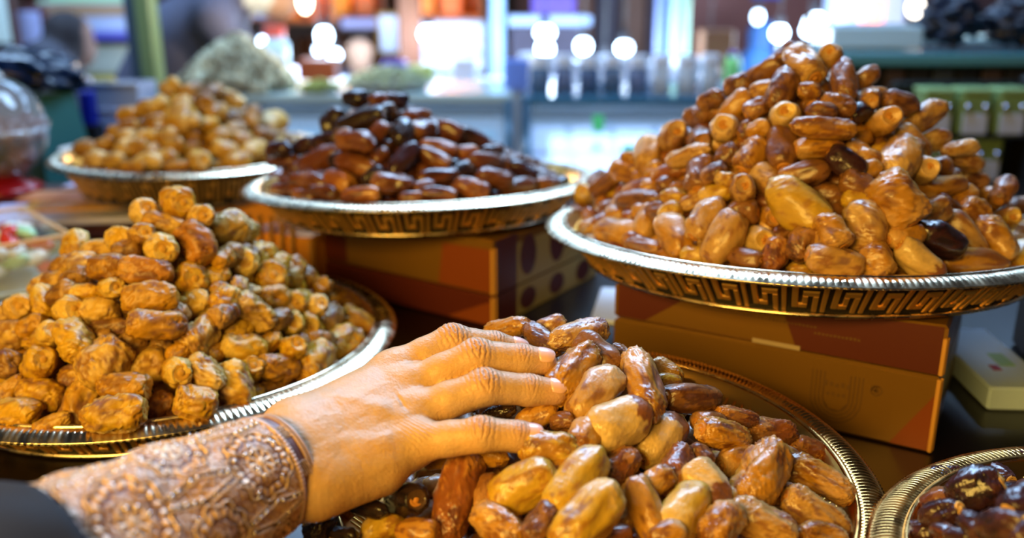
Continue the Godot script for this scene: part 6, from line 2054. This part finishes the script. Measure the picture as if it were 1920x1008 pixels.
func _background() -> void:
	rng.seed = 4242
	var cool := Color(0.80, 0.90, 1.0)
	# ---- lamps
	_bulb("tall hanging lamp at the top, above the pale heap's right side", Vector3(-0.662, 1.372, -3.02), 0.022, Color(1.0, 0.93, 0.82), 16.0, 0.35, 1.7)
	_bulb("lamp just right of the bending man's arm", Vector3(-1.09, 1.19, -4.10), 0.024, cool, 14.0, 0.3)
	_bulb("upper lamp of the cluster over the wooden box", Vector3(-0.828, 1.215, -4.12), 0.034, cool, 16.0, 0.35, 1.15)
	_bulb("lower right lamp of the cluster over the wooden box", Vector3(-0.775, 1.135, -4.06), 0.028, cool, 14.0, 0.3)
	_bulb("lower left lamp of the cluster over the wooden box", Vector3(-0.865, 1.150, -4.16), 0.020, cool, 9.0, 0.2)
	_bulb("big lamp in front of the bright poster, right of the wooden pillar", Vector3(-0.40, 1.205, -4.50), 0.045, cool, 14.0, 0.35, 0.9)
	_bulb("upper lamp of the pair over the jar row, left end", Vector3(0.145, 1.228, -4.12), 0.042, cool, 16.0, 0.35, 0.75)
	_bulb("lower lamp of the pair over the jar row, left end", Vector3(0.152, 1.148, -4.30), 0.038, cool, 16.0, 0.35)
	_bulb("middle lamp over the jar row", Vector3(0.314, 1.172, -4.10), 0.034, cool, 15.0, 0.3)
	_bulb("right lamp over the jar row", Vector3(0.494, 1.164, -4.10), 0.036, cool, 15.0, 0.3, 0.85)
	_bulb("small low lamp between the middle and right lamps over the jar row", Vector3(0.405, 1.112, -4.06), 0.022, cool, 12.0, 0.2)
	_bulb("small lamp left of the top of the tall brown pile", Vector3(1.124, 1.290, -4.30), 0.024, cool, 9.0, 0.2, 1.3)
	_bulb("round lamp just left of the top of the tall brown pile", Vector3(1.222, 1.218, -4.28), 0.036, cool, 16.0, 0.35)
	_bulb("large lamp directly above the top of the tall brown pile", Vector3(1.383, 1.262, -4.28), 0.048, cool, 16.0, 0.4)
	_bulb("lamp low beside the large lamp above the tall brown pile", Vector3(1.330, 1.235, -4.20), 0.030, cool, 14.0, 0.3)
	_bulb("warm lamp hanging over the glass shelf at the upper right", Vector3(1.753, 1.335, -4.10), 0.032, Color(1.0, 0.95, 0.88), 9.0, 0.3, 1.3)
	_bulb("pale blue lamp left of the wooden stand behind the tall pile", Vector3(0.90, 1.125, -4.25), 0.032, Color(0.75, 0.90, 1.0), 2.5, 0.1, 1.3)
	# ---- columns and pillars
	_column("pale green square column left of the bending man", Vector3(-1.195, 0, -3.08), 0.062, Color(0.46, 0.56, 0.40))
	_column("narrow slate-blue column beside the pale green one", Vector3(-1.262, 0, -3.12), 0.040, Color(0.26, 0.34, 0.44))
	_column("brown wooden pillar between the orange shelves", Vector3(-0.512, 0, -4.70), 0.115, Color(0.40, 0.24, 0.17))
	_column("pale steel-blue column right of the bright poster", Vector3(-0.075, 0, -4.80), 0.075, Color(0.55, 0.68, 0.82))
	_column("pale green-white column left of the tall brown pile", Vector3(0.778, 0, -4.36), 0.085, Color(0.52, 0.64, 0.54))
	_column("slate column beside the green-white one", Vector3(0.702, 0, -4.40), 0.060, Color(0.36, 0.42, 0.60))
	# ---- left: frames, sign, stand, crates, people
	_panel("picture_frame", "white picture in a dark frame at the top left corner", "picture", Vector3(-1.99, 1.21, -3.62), 0.10, 0.42, Color(0.86, 0.94, 0.93), Color(0.25, 0.12, 0.10), 0.0, [])
	_panel("picture_frame", "pale lilac picture in a red-brown frame, second from the left", "picture", Vector3(-1.915, 1.185, -3.72), 0.095, 0.14, Color(0.68, 0.72, 0.92), Color(0.30, 0.11, 0.10), 0.0, [])
	_panel("picture_frame", "red-brown framed panel above the pale lilac picture", "picture", Vector3(-1.935, 1.39, -3.78), 0.095, 0.20, Color(0.55, 0.50, 0.52), Color(0.30, 0.11, 0.10), 0.0, [])
	_panel("shop_sign", "long sign with green-white, tan and lilac bands at the upper left", "sign", Vector3(-1.89, 1.195, -4.20), 0.47, 0.36, Color(0.76, 0.80, 0.94), Color(0.18, 0.16, 0.35), 0.0, [[0.0, 0.10, Color(0.42, 0.40, 0.78)], [0.28, 0.42, Color(0.72, 0.58, 0.46)], [0.44, 1.0, Color(0.72, 0.90, 0.72)]])
	_panel("wall_panel", "yellow and cream wall panel under the banded sign", "panel", Vector3(-1.80, 0.92, -4.22), 0.34, 0.25, Color(0.62, 0.56, 0.16), Color(0.22, 0.17, 0.16), 0.0, [[0.50, 0.98, Color(0.74, 0.74, 0.68)]])
	var stand := thing("teal_stand", "teal-green tapered stand carrying the dark blue glittering cover", "stand", Vector3(-1.018, TABLE - 0.5, -2.03))
	part(stand, "body", lathe(PackedVector2Array([Vector2(0.0, 0.0), Vector2(0.075, 0.0), Vector2(0.075, 0.48), Vector2(0.050, 0.64), Vector2(0.0, 0.64)]), 4, false), mat(Color(0.20, 0.42, 0.42), 0.35))
	var bench := _bx("side_bench", "low dark bench behind the stall counter at the left", "bench", Vector3(-1.245, 0, -2.25), Vector3(0.55, TABLE - 0.5, 0.72), Color(0.14, 0.10, 0.09))
	bench.rotation.y = 0.0
	var cover := solo("dark_cover", "dark blue glittering rounded cover on the teal stand", "cover", blob(0.105, 0.042, 0.085, 0.22, 1.6, 8.0, 22, 30), mat(Color(0.03, 0.10, 0.22), 0.22), Vector3(-1.050, 1.238, -2.03))
	cover.rotation.z = -0.22
	_bx("black_box", "black box at the left edge below the dark blue cover", "box", Vector3(-1.20, TABLE - 0.5, -2.0), Vector3(0.09, 0.70, 0.09), Color(0.05, 0.035, 0.035), 0.3)
	var bb := thing("blue_box", "small bright blue box on a dark foot, right of the teal stand", "box", Vector3(-1.065, TABLE - 0.5, -2.30))
	part(bb, "foot", cbox(0.05, 0.53, 0.05, 0.004), mat(Color(0.08, 0.07, 0.08), 0.5))
	part(bb, "body", cbox(0.032, 0.085, 0.035, 0.004), mat(Color(0.05, 0.12, 0.60), 0.4), Vector3(0, 0.53, 0))
	for k in 3:
		var c: Color = [Color(0.52, 0.54, 0.72), Color(0.60, 0.66, 0.84), Color(0.62, 0.66, 0.76)][k]
		var crate := thing("plastic_crate", "%s lilac plastic crate of the stack left of the far pile" % ["lowest", "middle", "topmost"][k], "crate", Vector3(-1.075 + 0.012 * k, 0.985 + 0.066 * k, -2.40), 0.0, "lilac crates")
		part(crate, "wall", cbox(0.20, 0.058, 0.008, 0.002), mat(c, 0.35), Vector3(0, 0, 0.06))
		part(crate, "wall", cbox(0.20, 0.058, 0.008, 0.002), mat(c, 0.35), Vector3(0, 0, -0.06))
		part(crate, "end_wall", cbox(0.008, 0.058, 0.12, 0.002), mat(c, 0.35), Vector3(0.096, 0, 0))
		part(crate, "end_wall", cbox(0.008, 0.058, 0.12, 0.002), mat(c, 0.35), Vector3(-0.096, 0, 0))
		part(crate, "bottom", cbox(0.19, 0.006, 0.12, 0.002), mat(c, 0.35))
		part(crate, "rolled_rim", tube([Vector3(-0.1, 0.060, 0.066), Vector3(0.1, 0.060, 0.066)], [0.005, 0.005], 8), mat(c.lightened(0.3), 0.25))
	_bx("crate_support", "dark box under the lilac plastic crates", "box", Vector3(-1.07, TABLE - 0.5, -2.40), Vector3(0.22, 0.437, 0.13), Color(0.10, 0.08, 0.08))
	_bx("bottle_pack", "yellow and white packet standing in the topmost lilac crate", "packet", Vector3(-1.06, 1.126, -2.40), Vector3(0.05, 0.06, 0.04), Color(0.70, 0.60, 0.22))
	_bx("bottle_pack", "white packet with a red side beside the yellow packet", "packet", Vector3(-1.115, 1.126, -2.40), Vector3(0.035, 0.06, 0.04), Color(0.85, 0.80, 0.85))
	_figure("person in a slate-blue jacket with grey curly hair, bending over behind the far pile", Vector3(-1.335, 0, -3.34), 1.80, 1.04, _body(Color(0.060, 0.062, 0.105), Color(0.04, 0.03, 0.04), Color(0.40, 0.22, 0.14), Color(0.58, 0.59, 0.56), 0.26, Vector3(0, -0.7, 1.0)))
	_figure("person with black hair in dark clothes at the far left, under the banded sign", Vector3(-1.86, 0, -3.35), 2.5, 0.86, _body(Color(0.040, 0.040, 0.060), Color(0.03, 0.03, 0.035), Color(0.22, 0.12, 0.09), Color(0.012, 0.010, 0.012), 0.20, Vector3(0, -0.6, 0.6)))
	_figure("short person in a navy coat standing between the wooden box and the pillar", Vector3(-0.77, 0, -4.72), 0.1, 0.71, _body(Color(0.012, 0.016, 0.040), Color(0.01, 0.012, 0.03), Color(0.30, 0.17, 0.11), Color(0.02, 0.018, 0.018), 0.05, Vector3(0, -0.2, 0.2)))
	_figure("short person in a bright blue robe left of the tall brown pile", Vector3(1.22, 0, -4.66), 2.6, 0.76, _body(Color(0.010, 0.055, 0.170), Color(0.010, 0.04, 0.12), Color(0.30, 0.17, 0.11), Color(0.010, 0.045, 0.14), 0.06, Vector3(0, -0.2, 0.2)))
	cell = 0.0013
	# ---- counters with sloping glass
	var ca := _counter_case("teal-fronted glass counter behind the far and dark piles", -0.96, 0.0, -2.63, 1.118, -2.40, 0.93, Color(0.72, 0.82, 0.82), Color(0.10, 0.24, 0.30))
	part(ca, "teal_board", cbox(0.86, 0.05, 0.012, 0.003), mat(Color(0.10, 0.34, 0.42), 0.3), Vector3(0, 1.035, -2.66))
	var cb := _counter_case("wide glass counter full of white packets, left of the tall brown pile", 0.03, 0.64, -2.65, 1.108, -2.27, 0.93, Color(0.22, 0.40, 0.50), Color(0.12, 0.26, 0.36))
	var pk := [Color(0.82, 0.88, 0.98), Color(0.80, 0.86, 0.96), Color(0.84, 0.88, 0.97)]
	for r in 2:
		for k in 5:
			var q := _bx("sweet_packet", "white packet lying in the wide glass counter, %s in the %s row" % [["leftmost", "second from left", "middle one", "second from right", "rightmost"][k], ["front", "back"][r]], "packet", Vector3(0.10 + 0.122 * k, 0.929 + 0.0585 * r, -2.400 - 0.14 * r), Vector3(0.112, 0.024, 0.13), pk[(k + r) % 3], 0.3, 0.0, "white packets in the glass counter")
			q.rotation.x = 0.398
	var g1 := _bx("green_tag", "green price tag on the white packets, upper one", "tag", Vector3(0.235, 1.035, -2.47), Vector3(0.030, 0.045, 0.006), Color(0.30, 0.85, 0.50))
	g1.rotation.x = -0.3
	var g2 := _bx("green_tag", "green price tag on the white packets, lower one beside the tall pile", "tag", Vector3(0.315, 0.985, -2.36), Vector3(0.050, 0.030, 0.006), Color(0.20, 0.75, 0.60))
	g2.rotation.x = -0.3
	for k in 5:
		_bx("sweet_packet", "pale blue packet inside the teal-fronted counter, %s" % ["leftmost", "second from left", "middle one", "second from right", "rightmost"][k], "packet", Vector3(-0.78 + 0.165 * k, 0.965, -2.535), Vector3(0.15, 0.024, 0.15), Color(0.60, 0.76, 0.84), 0.3, 0.0, "pale blue packets in the teal counter").rotation.x = 0.63
	# heaps on the teal-fronted counter
	var heap := thing("dried_heap", "high heap of pale dried blossoms on the teal-fronted counter", "heap", Vector3(-0.825, 1.118, -2.78))
	part(heap, "basket", lathe(PackedVector2Array([Vector2(0.0, 0.0), Vector2(0.14, 0.0), Vector2(0.17, 0.028), Vector2(0.165, 0.03), Vector2(0.0, 0.012)]), 36), mat(Color(0.5, 0.48, 0.40), 0.7))
	for k in 2:
		_scatter(heap, "dried_blossom", blob(0.020, 0.015, 0.018, 0.6, 2.4, 5.0 + k, 10, 14), mat([Color(0.80, 0.80, 0.68), Color(0.56, 0.54, 0.44)][k], 0.9), 170, func(_i: int) -> Transform3D:
			var r := 0.16 * sqrt(rng.randf())
			var a := rng.randf() * TAU
			return Transform3D(Basis.from_euler(Vector3(rng.randf() * 6, rng.randf() * 6, 0)), Vector3(r * cos(a), 0.02 + 0.135 * (1.0 - pow(r / 0.165, 1.3)) - 0.012 * rng.randf(), r * sin(a))))
	var heap2 := thing("nut_heap", "low heap of pale green nuts on the teal-fronted counter, right half", "heap", Vector3(-0.375, 1.118, -2.80))
	part(heap2, "dish", lathe(PackedVector2Array([Vector2(0.0, 0.0), Vector2(0.11, 0.0), Vector2(0.14, 0.022), Vector2(0.135, 0.024), Vector2(0.0, 0.01)]), 30), mat(Color(0.6, 0.62, 0.60), 0.4))
	_scatter(heap2, "nut", blob(0.011, 0.009, 0.010, 0.3, 1.8, 15.0, 8, 10), mat(Color(0.60, 0.64, 0.50), 0.8), 210, func(_i: int) -> Transform3D:
		var r := 0.13 * sqrt(rng.randf())
		var a := rng.randf() * TAU
		return Transform3D(Basis.from_euler(Vector3(rng.randf() * 6, rng.randf() * 6, 0)), Vector3(r * cos(a), 0.018 + 0.045 * (1.0 - pow(r / 0.135, 1.4)), r * sin(a))))
	var heap3 := thing("herb_heap", "flat dish of green-yellow herbs between the pale heap and the wooden box", "heap", Vector3(-0.560, 1.118, -2.69))
	part(heap3, "dish", lathe(PackedVector2Array([Vector2(0.0, 0.0), Vector2(0.045, 0.0), Vector2(0.06, 0.016), Vector2(0.0, 0.008)]), 24), mat(Color(0.6, 0.62, 0.60), 0.4))
	_scatter(heap3, "herb", blob(0.010, 0.006, 0.009, 0.4, 2.0, 25.0, 8, 10), mat(Color(0.55, 0.60, 0.30), 0.9), 110, func(_i: int) -> Transform3D:
		var r := 0.055 * sqrt(rng.randf())
		var a := rng.randf() * TAU
		return Transform3D(Basis.from_euler(Vector3(rng.randf() * 6, rng.randf() * 6, 0)), Vector3(r * cos(a), 0.012 + 0.022 * (1.0 - r / 0.06), r * sin(a))))
	# goods between counter and shops (a far table carries them)
	_bx("far_table", "long white table far behind the glass counters", "table", Vector3(0.42, 0, -4.05), Vector3(3.2, 1.02, 0.56), Color(0.62, 0.66, 0.72), 0.5)
	var ftx := 1.02
	var jarp := func(r: float, h: float) -> PackedVector2Array:
		return PackedVector2Array([Vector2(0.0, 0.0), Vector2(r, 0.0), Vector2(r, h * 0.78), Vector2(r * 0.7, h * 0.86), Vector2(r * 0.74, h), Vector2(0.0, h)])
	for k in 8:
		var o := thing("white_jar", "white-capped jar of the row on the glass counter, %s" % ["leftmost", "second from left", "third from left", "fourth from left", "fourth from right", "third from right", "second from right", "rightmost"][k], "jar", Vector3(0.085 + 0.074 * k, 1.108, -2.80 - 0.02 * (k % 2)), 0.0, "white-capped jars")
		part(o, "body", lathe(jarp.call(0.030, 0.085), 20), mat([Color(0.34, 0.46, 0.60), Color(0.42, 0.50, 0.66), Color(0.30, 0.40, 0.56)][k % 3] if k < 5 else Color(0.82, 0.88, 0.93), 0.25))
		part(o, "cap", lathe(PackedVector2Array([Vector2(0.029, 0.075), Vector2(0.030, 0.082), Vector2(0.030, 0.105), Vector2(0.027, 0.110), Vector2(0.0, 0.111)]), 20), mat(Color(0.90, 0.93, 0.98), 0.35))
	_bx("blue_bag", "pale blue packet standing at the corner between the two glass counters", "packet", Vector3(0.012, 1.108, -2.82), Vector3(0.075, 0.095, 0.05), Color(0.42, 0.58, 0.95), 0.3)
	_bx("wooden_box", "orange-brown wooden box on the far table under the lamp cluster", "box", Vector3(-0.80, ftx, -3.85), Vector3(0.15, 0.115, 0.12), Color(0.58, 0.27, 0.09), 0.5)
	_bx("white_box", "white box on the far table left of the wooden box", "box", Vector3(-0.99, ftx, -3.90), Vector3(0.15, 0.075, 0.12), Color(0.82, 0.82, 0.92), 0.4)
	var cj := thing("coral_jar", "white jar with a coral-red lid on the far table", "jar", Vector3(-0.985, ftx + 0.075, -3.88))
	part(cj, "body", lathe(jarp.call(0.055, 0.13), 20), mat(Color(0.72, 0.82, 0.86), 0.3))
	part(cj, "lid", lathe(PackedVector2Array([Vector2(0.042, 0.125), Vector2(0.044, 0.17), Vector2(0.0, 0.172)]), 20), mat(Color(0.86, 0.30, 0.20), 0.4))
	_bx("purple_bag", "purple bag beside the foot of the wooden pillar", "bag", Vector3(-0.50, ftx, -3.95), Vector3(0.10, 0.10, 0.08), Color(0.30, 0.26, 0.66), 0.5)
	_bx("green_box", "pale green-yellow box in front of the bright poster", "box", Vector3(-0.385, ftx, -3.92), Vector3(0.11, 0.085, 0.08), Color(0.66, 0.76, 0.42), 0.4)
	_bx("white_box", "white box in front of the bright poster's right half", "box", Vector3(-0.20, ftx, -3.92), Vector3(0.10, 0.11, 0.08), Color(0.86, 0.90, 0.98), 0.4)
	for k in 5:
		_bx("white_sack", "white sack on the far table behind the jars, %s" % ["leftmost", "second from left", "middle one", "second from right", "rightmost"][k], "sack", Vector3(0.10 + 0.16 * k, ftx, -3.92 - 0.03 * (k % 2)), Vector3(0.14, [0.13, 0.10, 0.12, 0.09, 0.11][k], 0.11), Color(0.86, 0.91, 0.98), 0.4, 0.1 * k, "white sacks")
	var bt := thing("green_bottle", "light green bottle behind the left slope of the tall brown pile", "bottle", Vector3(0.93, ftx, -3.90))
	part(bt, "body", lathe(jarp.call(0.035, 0.12), 18), mat(Color(0.50, 0.80, 0.45), 0.2))
	part(bt, "cap", lathe(PackedVector2Array([Vector2(0.018, 0.12), Vector2(0.018, 0.14), Vector2(0.0, 0.141)]), 14), mat(Color(0.25, 0.2, 0.6), 0.3))
	_bx("wooden_stand", "tan wooden stand behind the green bottle", "stand", Vector3(0.90, ftx, -4.12), Vector3(0.14, 0.22, 0.12), Color(0.50, 0.32, 0.20), 0.6)
	_bx("white_cloth_stack", "stack of pinkish-white cloth behind the top of the tall brown pile", "cloth", Vector3(1.50, ftx, -4.0), Vector3(0.34, 0.21, 0.25), Color(0.84, 0.80, 0.92), 0.8)
	_bx("white_cloth_stack", "stack of greenish-white cloth right of the pinkish one", "cloth", Vector3(1.86, ftx, -4.0), Vector3(0.34, 0.20, 0.25), Color(0.72, 0.84, 0.84), 0.8)
	# ---- lit shop fronts at the back
	var wood := Color(0.52, 0.28, 0.11)
	for k in 3:
		var x: float = [-1.12, -0.36, -0.66][k]
		var sh := thing("wooden_shelf", ["orange-lit wooden shelf at the top, left of the wooden pillar", "orange-lit wooden shelf at the top, right of the wooden pillar", "lower dark wooden shelf behind the navy coat"][k], "shelf", Vector3(x, [1.215, 1.250, 0.0][k], [-5.75, -5.2, -6.3][k]))
		var w: float = [0.72, 0.40, 1.5][k]
		var hh: float = 0.8 if k < 2 else 1.1
		part(sh, "back_panel", cbox(w, hh, 0.02, 0.004), mat(wood, 0.6), Vector3(0, 0, -0.16))
		part(sh, "leg", cbox(0.06, sh.position.y + 0.01, 0.06, 0.004), mat(wood, 0.6), Vector3(0, -sh.position.y, -0.13))
		for j in 3:
			part(sh, "board", cbox(w, 0.025, 0.32, 0.004), mat(wood.lightened(0.08), 0.5), Vector3(0, 0.27 * j, 0))
		for s in [-1.0, 1.0]:
			part(sh, "side", cbox(0.025, hh, 0.32, 0.004), mat(wood, 0.5), Vector3(s * w / 2, 0, 0))
		if k < 2:
			part(sh, "lamp_strip", cbox(w * 0.9, 0.012, 0.02, 0.003), glow(Color(1.0, 0.62, 0.20), 8.0), Vector3(0, 0.235, 0.10))
			var l := AreaLight3D.new()
			l.name = "light"
			l.area_size = Vector2(w * 0.9, 0.03)
			l.area_normalize_energy = true
			l.light_color = Color(1.0, 0.62, 0.20)
			l.light_energy = 0.35
			l.shadow_enabled = true
			l.position = Vector3(0, 0.228, 0.10)
			l.rotation.x = -PI / 2
			sh.add_child(l)
			for j in 4 if k == 0 else 2:
				_bx("amber_carton", ["amber carton on the orange-lit shelf left of the pillar, %s" % ["leftmost", "second", "third", "rightmost"][j], "amber carton on the orange-lit shelf right of the pillar, %s" % ["left one", "right one"][mini(j, 1)]][k], "box", Vector3(x - w * 0.30 + 0.150 * j, [1.241, 1.276][k], [-5.72, -5.17][k]), Vector3(0.11, 0.15, 0.12), [Color(0.85, 0.50, 0.10), Color(0.80, 0.42, 0.14), Color(0.90, 0.62, 0.12), Color(0.78, 0.44, 0.16)][j], 0.5, 0.0, "amber cartons")
	_panel("glowing_poster", "white poster board with an added glow between the pillar and the steel-blue column", "poster", Vector3(-0.335, 1.00, -4.97), 0.36, 0.235, Color(0.86, 0.92, 1.0), Color(0.60, 0.66, 0.74), 0.5, [[0.30, 0.42, Color(0.60, 0.70, 0.85)], [0.62, 0.70, Color(0.85, 0.72, 0.74)]])  # poster boards are given an added glow to brighten the middle background
	_panel("glowing_poster", "tall white panel with an added glow left of the wooden pillar", "poster", Vector3(-0.68, 1.08, -5.2), 0.10, 0.19, Color(0.80, 0.88, 1.0), Color(0.70, 0.52, 0.26), 0.6, [])
	_panel("glowing_poster", "white and sky-blue panel with an added glow above the bending man", "poster", Vector3(-1.32, 1.285, -4.6), 0.33, 0.30, Color(0.78, 0.90, 1.0), Color(0.45, 0.20, 0.16), 0.7, [[0.0, 0.2, Color(0.45, 0.70, 0.90)]])
	_panel("glowing_poster", "small sky-blue panel with an added glow beside the pale green column", "poster", Vector3(-1.47, 1.07, -4.6), 0.12, 0.13, Color(0.45, 0.68, 0.92), Color(0.30, 0.25, 0.25), 0.5, [])
	_panel("glowing_poster", "lilac panel with an added glow right of the lamp cluster", "poster", Vector3(-0.86, 1.20, -5.4), 0.24, 0.05, Color(0.66, 0.66, 0.86), Color(0.30, 0.22, 0.22), 0.45, [])
	_bx("white_canopy", "white cloth canopy over the left lamps of the jar row", "canopy", Vector3(0.19, 1.235, -4.85), Vector3(0.42, 0.05, 0.25), Color(0.55, 0.62, 0.74), 0.8)
	_bx("canopy_post", "dark shelf carrying the white canopy", "shelf", Vector3(0.19, 0, -4.90), Vector3(0.40, 1.235, 0.2), Color(0.22, 0.20, 0.26), 0.8)
	_bx("purple_bundle", "purple cloth bundle above the white canopy", "cloth", Vector3(0.21, 1.285, -4.85), Vector3(0.22, 0.10, 0.2), Color(0.30, 0.22, 0.52), 0.8)
	for k in 7:
		_bx("wall_board", "dark wooden wall board behind the jar row, %s" % ["leftmost", "second from left", "third from left", "middle one", "third from right", "second from right", "rightmost"][k], "board", Vector3(0.10 + 0.155 * k, 0, -5.6), Vector3(0.14, 2.4, 0.05), [Color(0.30, 0.14, 0.10), Color(0.20, 0.14, 0.20), Color(0.38, 0.22, 0.14), Color(0.17, 0.13, 0.20), Color(0.34, 0.20, 0.13), Color(0.22, 0.15, 0.20), Color(0.28, 0.15, 0.14)][k], 0.6, 0.0, "dark wall boards")
	_bx("wall_board", "wide brown shop wall right of the green-white column", "board", Vector3(1.45, 0, -5.4), Vector3(1.1, 2.4, 0.06), Color(0.34, 0.17, 0.15), 0.7)
	_bx("wall_board", "wide dark shop wall behind the glass shelf at the right", "board", Vector3(2.55, 0, -4.9), Vector3(1.0, 2.4, 0.06), Color(0.22, 0.13, 0.14), 0.7)
	_bx("blue_cloth", "deep blue cloth hanging above the round lamp at the tall pile", "cloth", Vector3(1.40, 1.36, -5.2), Vector3(0.16, 0.14, 0.06), Color(0.16, 0.20, 0.48), 0.9)
	_bx("coloured_packet", "coral and teal packet hanging at the upper right", "packet", Vector3(1.68, 1.25, -4.4), Vector3(0.10, 0.12, 0.05), Color(0.86, 0.42, 0.36), 0.5)
	_bx("packet_rack", "pale rack behind the coral packet", "rack", Vector3(1.70, 0, -4.55), Vector3(0.34, 1.40, 0.16), Color(0.55, 0.60, 0.70), 0.6)
	# ---- right: glass shelf, dark drawers, tins
	var rs := thing("dark_cabinet", "dark cabinet with vertical slats and a glass top behind the tall brown pile", "cabinet", Vector3(1.12, 0, -2.12))
	part(rs, "body", cbox(0.86, 1.250, 0.30, 0.006), mat(Color(0.06, 0.07, 0.11), 0.4), Vector3(0, 0, -0.04))
	part(rs, "glass_top", cbox(0.92, 0.026, 0.42, 0.004), mat(Color(0.30, 0.50, 0.54), 0.1), Vector3(0, 1.252, 0))
	for k in 16:
		part(rs, "slat", cbox(0.040, 0.30, 0.012, 0.003), mat([Color(0.26, 0.32, 0.52), Color(0.18, 0.20, 0.32), Color(0.32, 0.29, 0.40), Color(0.15, 0.18, 0.30)][(k * 7) % 4], 0.35), Vector3(-0.395 + 0.0525 * k, 0.94, 0.117))
	for k in 5:
		var row := 0 if k < 3 else 1
		var col := k if k < 3 else k - 3 + 0.5
		var tin := thing("green_tin", "green tin with a white label, %s of the tins below the slatted cabinet" % ["upper left", "upper middle", "upper right", "lower left", "lower right"][k], "tin", Vector3(0.835 + 0.073 * col, [1.128, 1.036][row], -1.815), 0.0, "green tins")
		part(tin, "body", cbox(0.060, 0.084, 0.06, 0.006), mat(Color(0.46, 0.56, 0.34), 0.3))
		part(tin, "label", cbox(0.048, 0.040, 0.002, 0.0006), mat(Color(0.74, 0.80, 0.95), 0.4), Vector3(0, 0.004, 0.030))
		part(tin, "lid", cbox(0.062, 0.010, 0.062, 0.003), mat(Color(0.56, 0.68, 0.46), 0.25), Vector3(0, 0.082, 0))
		for s in [-1.0, 1.0]:  # shiny discs added in place of the bright highlights on the tins
			part(tin, "glint_disc", lathe(PackedVector2Array([Vector2(0.0, -0.004), Vector2(0.006, -0.003), Vector2(0.008, 0.0), Vector2(0.006, 0.003), Vector2(0.0, 0.004)]), 14), mat(Color(0.9, 0.93, 1.0), 0.08, 1.0), Vector3(s * 0.017, 0.058, 0.031))
	for k in 2:
		_bx("tin_shelf", "thin dark shelf under the %s row of green tins" % ["upper", "lower"][k], "shelf", Vector3(0.91, [1.122, 1.030][k], -1.83), Vector3(0.26, 0.006, 0.10), Color(0.07, 0.06, 0.06), 0.4)
	_bx("tin_rack", "dark rack holding the shelves of green tins", "rack", Vector3(0.91, 0, -1.895), Vector3(0.26, 1.225, 0.025), Color(0.06, 0.09, 0.09), 0.5)
	_bx("dark_post", "near-black wooden post at the right edge", "post", Vector3(1.065, 0, -1.80), Vector3(0.10, 1.24, 0.10), Color(0.035, 0.025, 0.025), 0.6)
	for k in 3:
		var bl := solo("dark_bundle", "dark blue leafy bundle on the glass top, %s of three" % ["left one", "middle one", "right one"][k], "bundle", blob(0.062, 0.045, 0.06, 0.45, 2.4, 30.0 + 7 * k, 24, 32), mat(Color(0.07, 0.11, 0.20), 0.4), Vector3(0.98 + 0.15 * k, 1.338, -2.10), "dark blue bundles")
		bl.rotation.y = k
	_bx("clear_tray", "pale clear tray at the left end of the glass top", "tray", Vector3(0.80, 1.279, -2.12), Vector3(0.20, 0.05, 0.16), Color(0.68, 0.78, 0.82), 0.2)
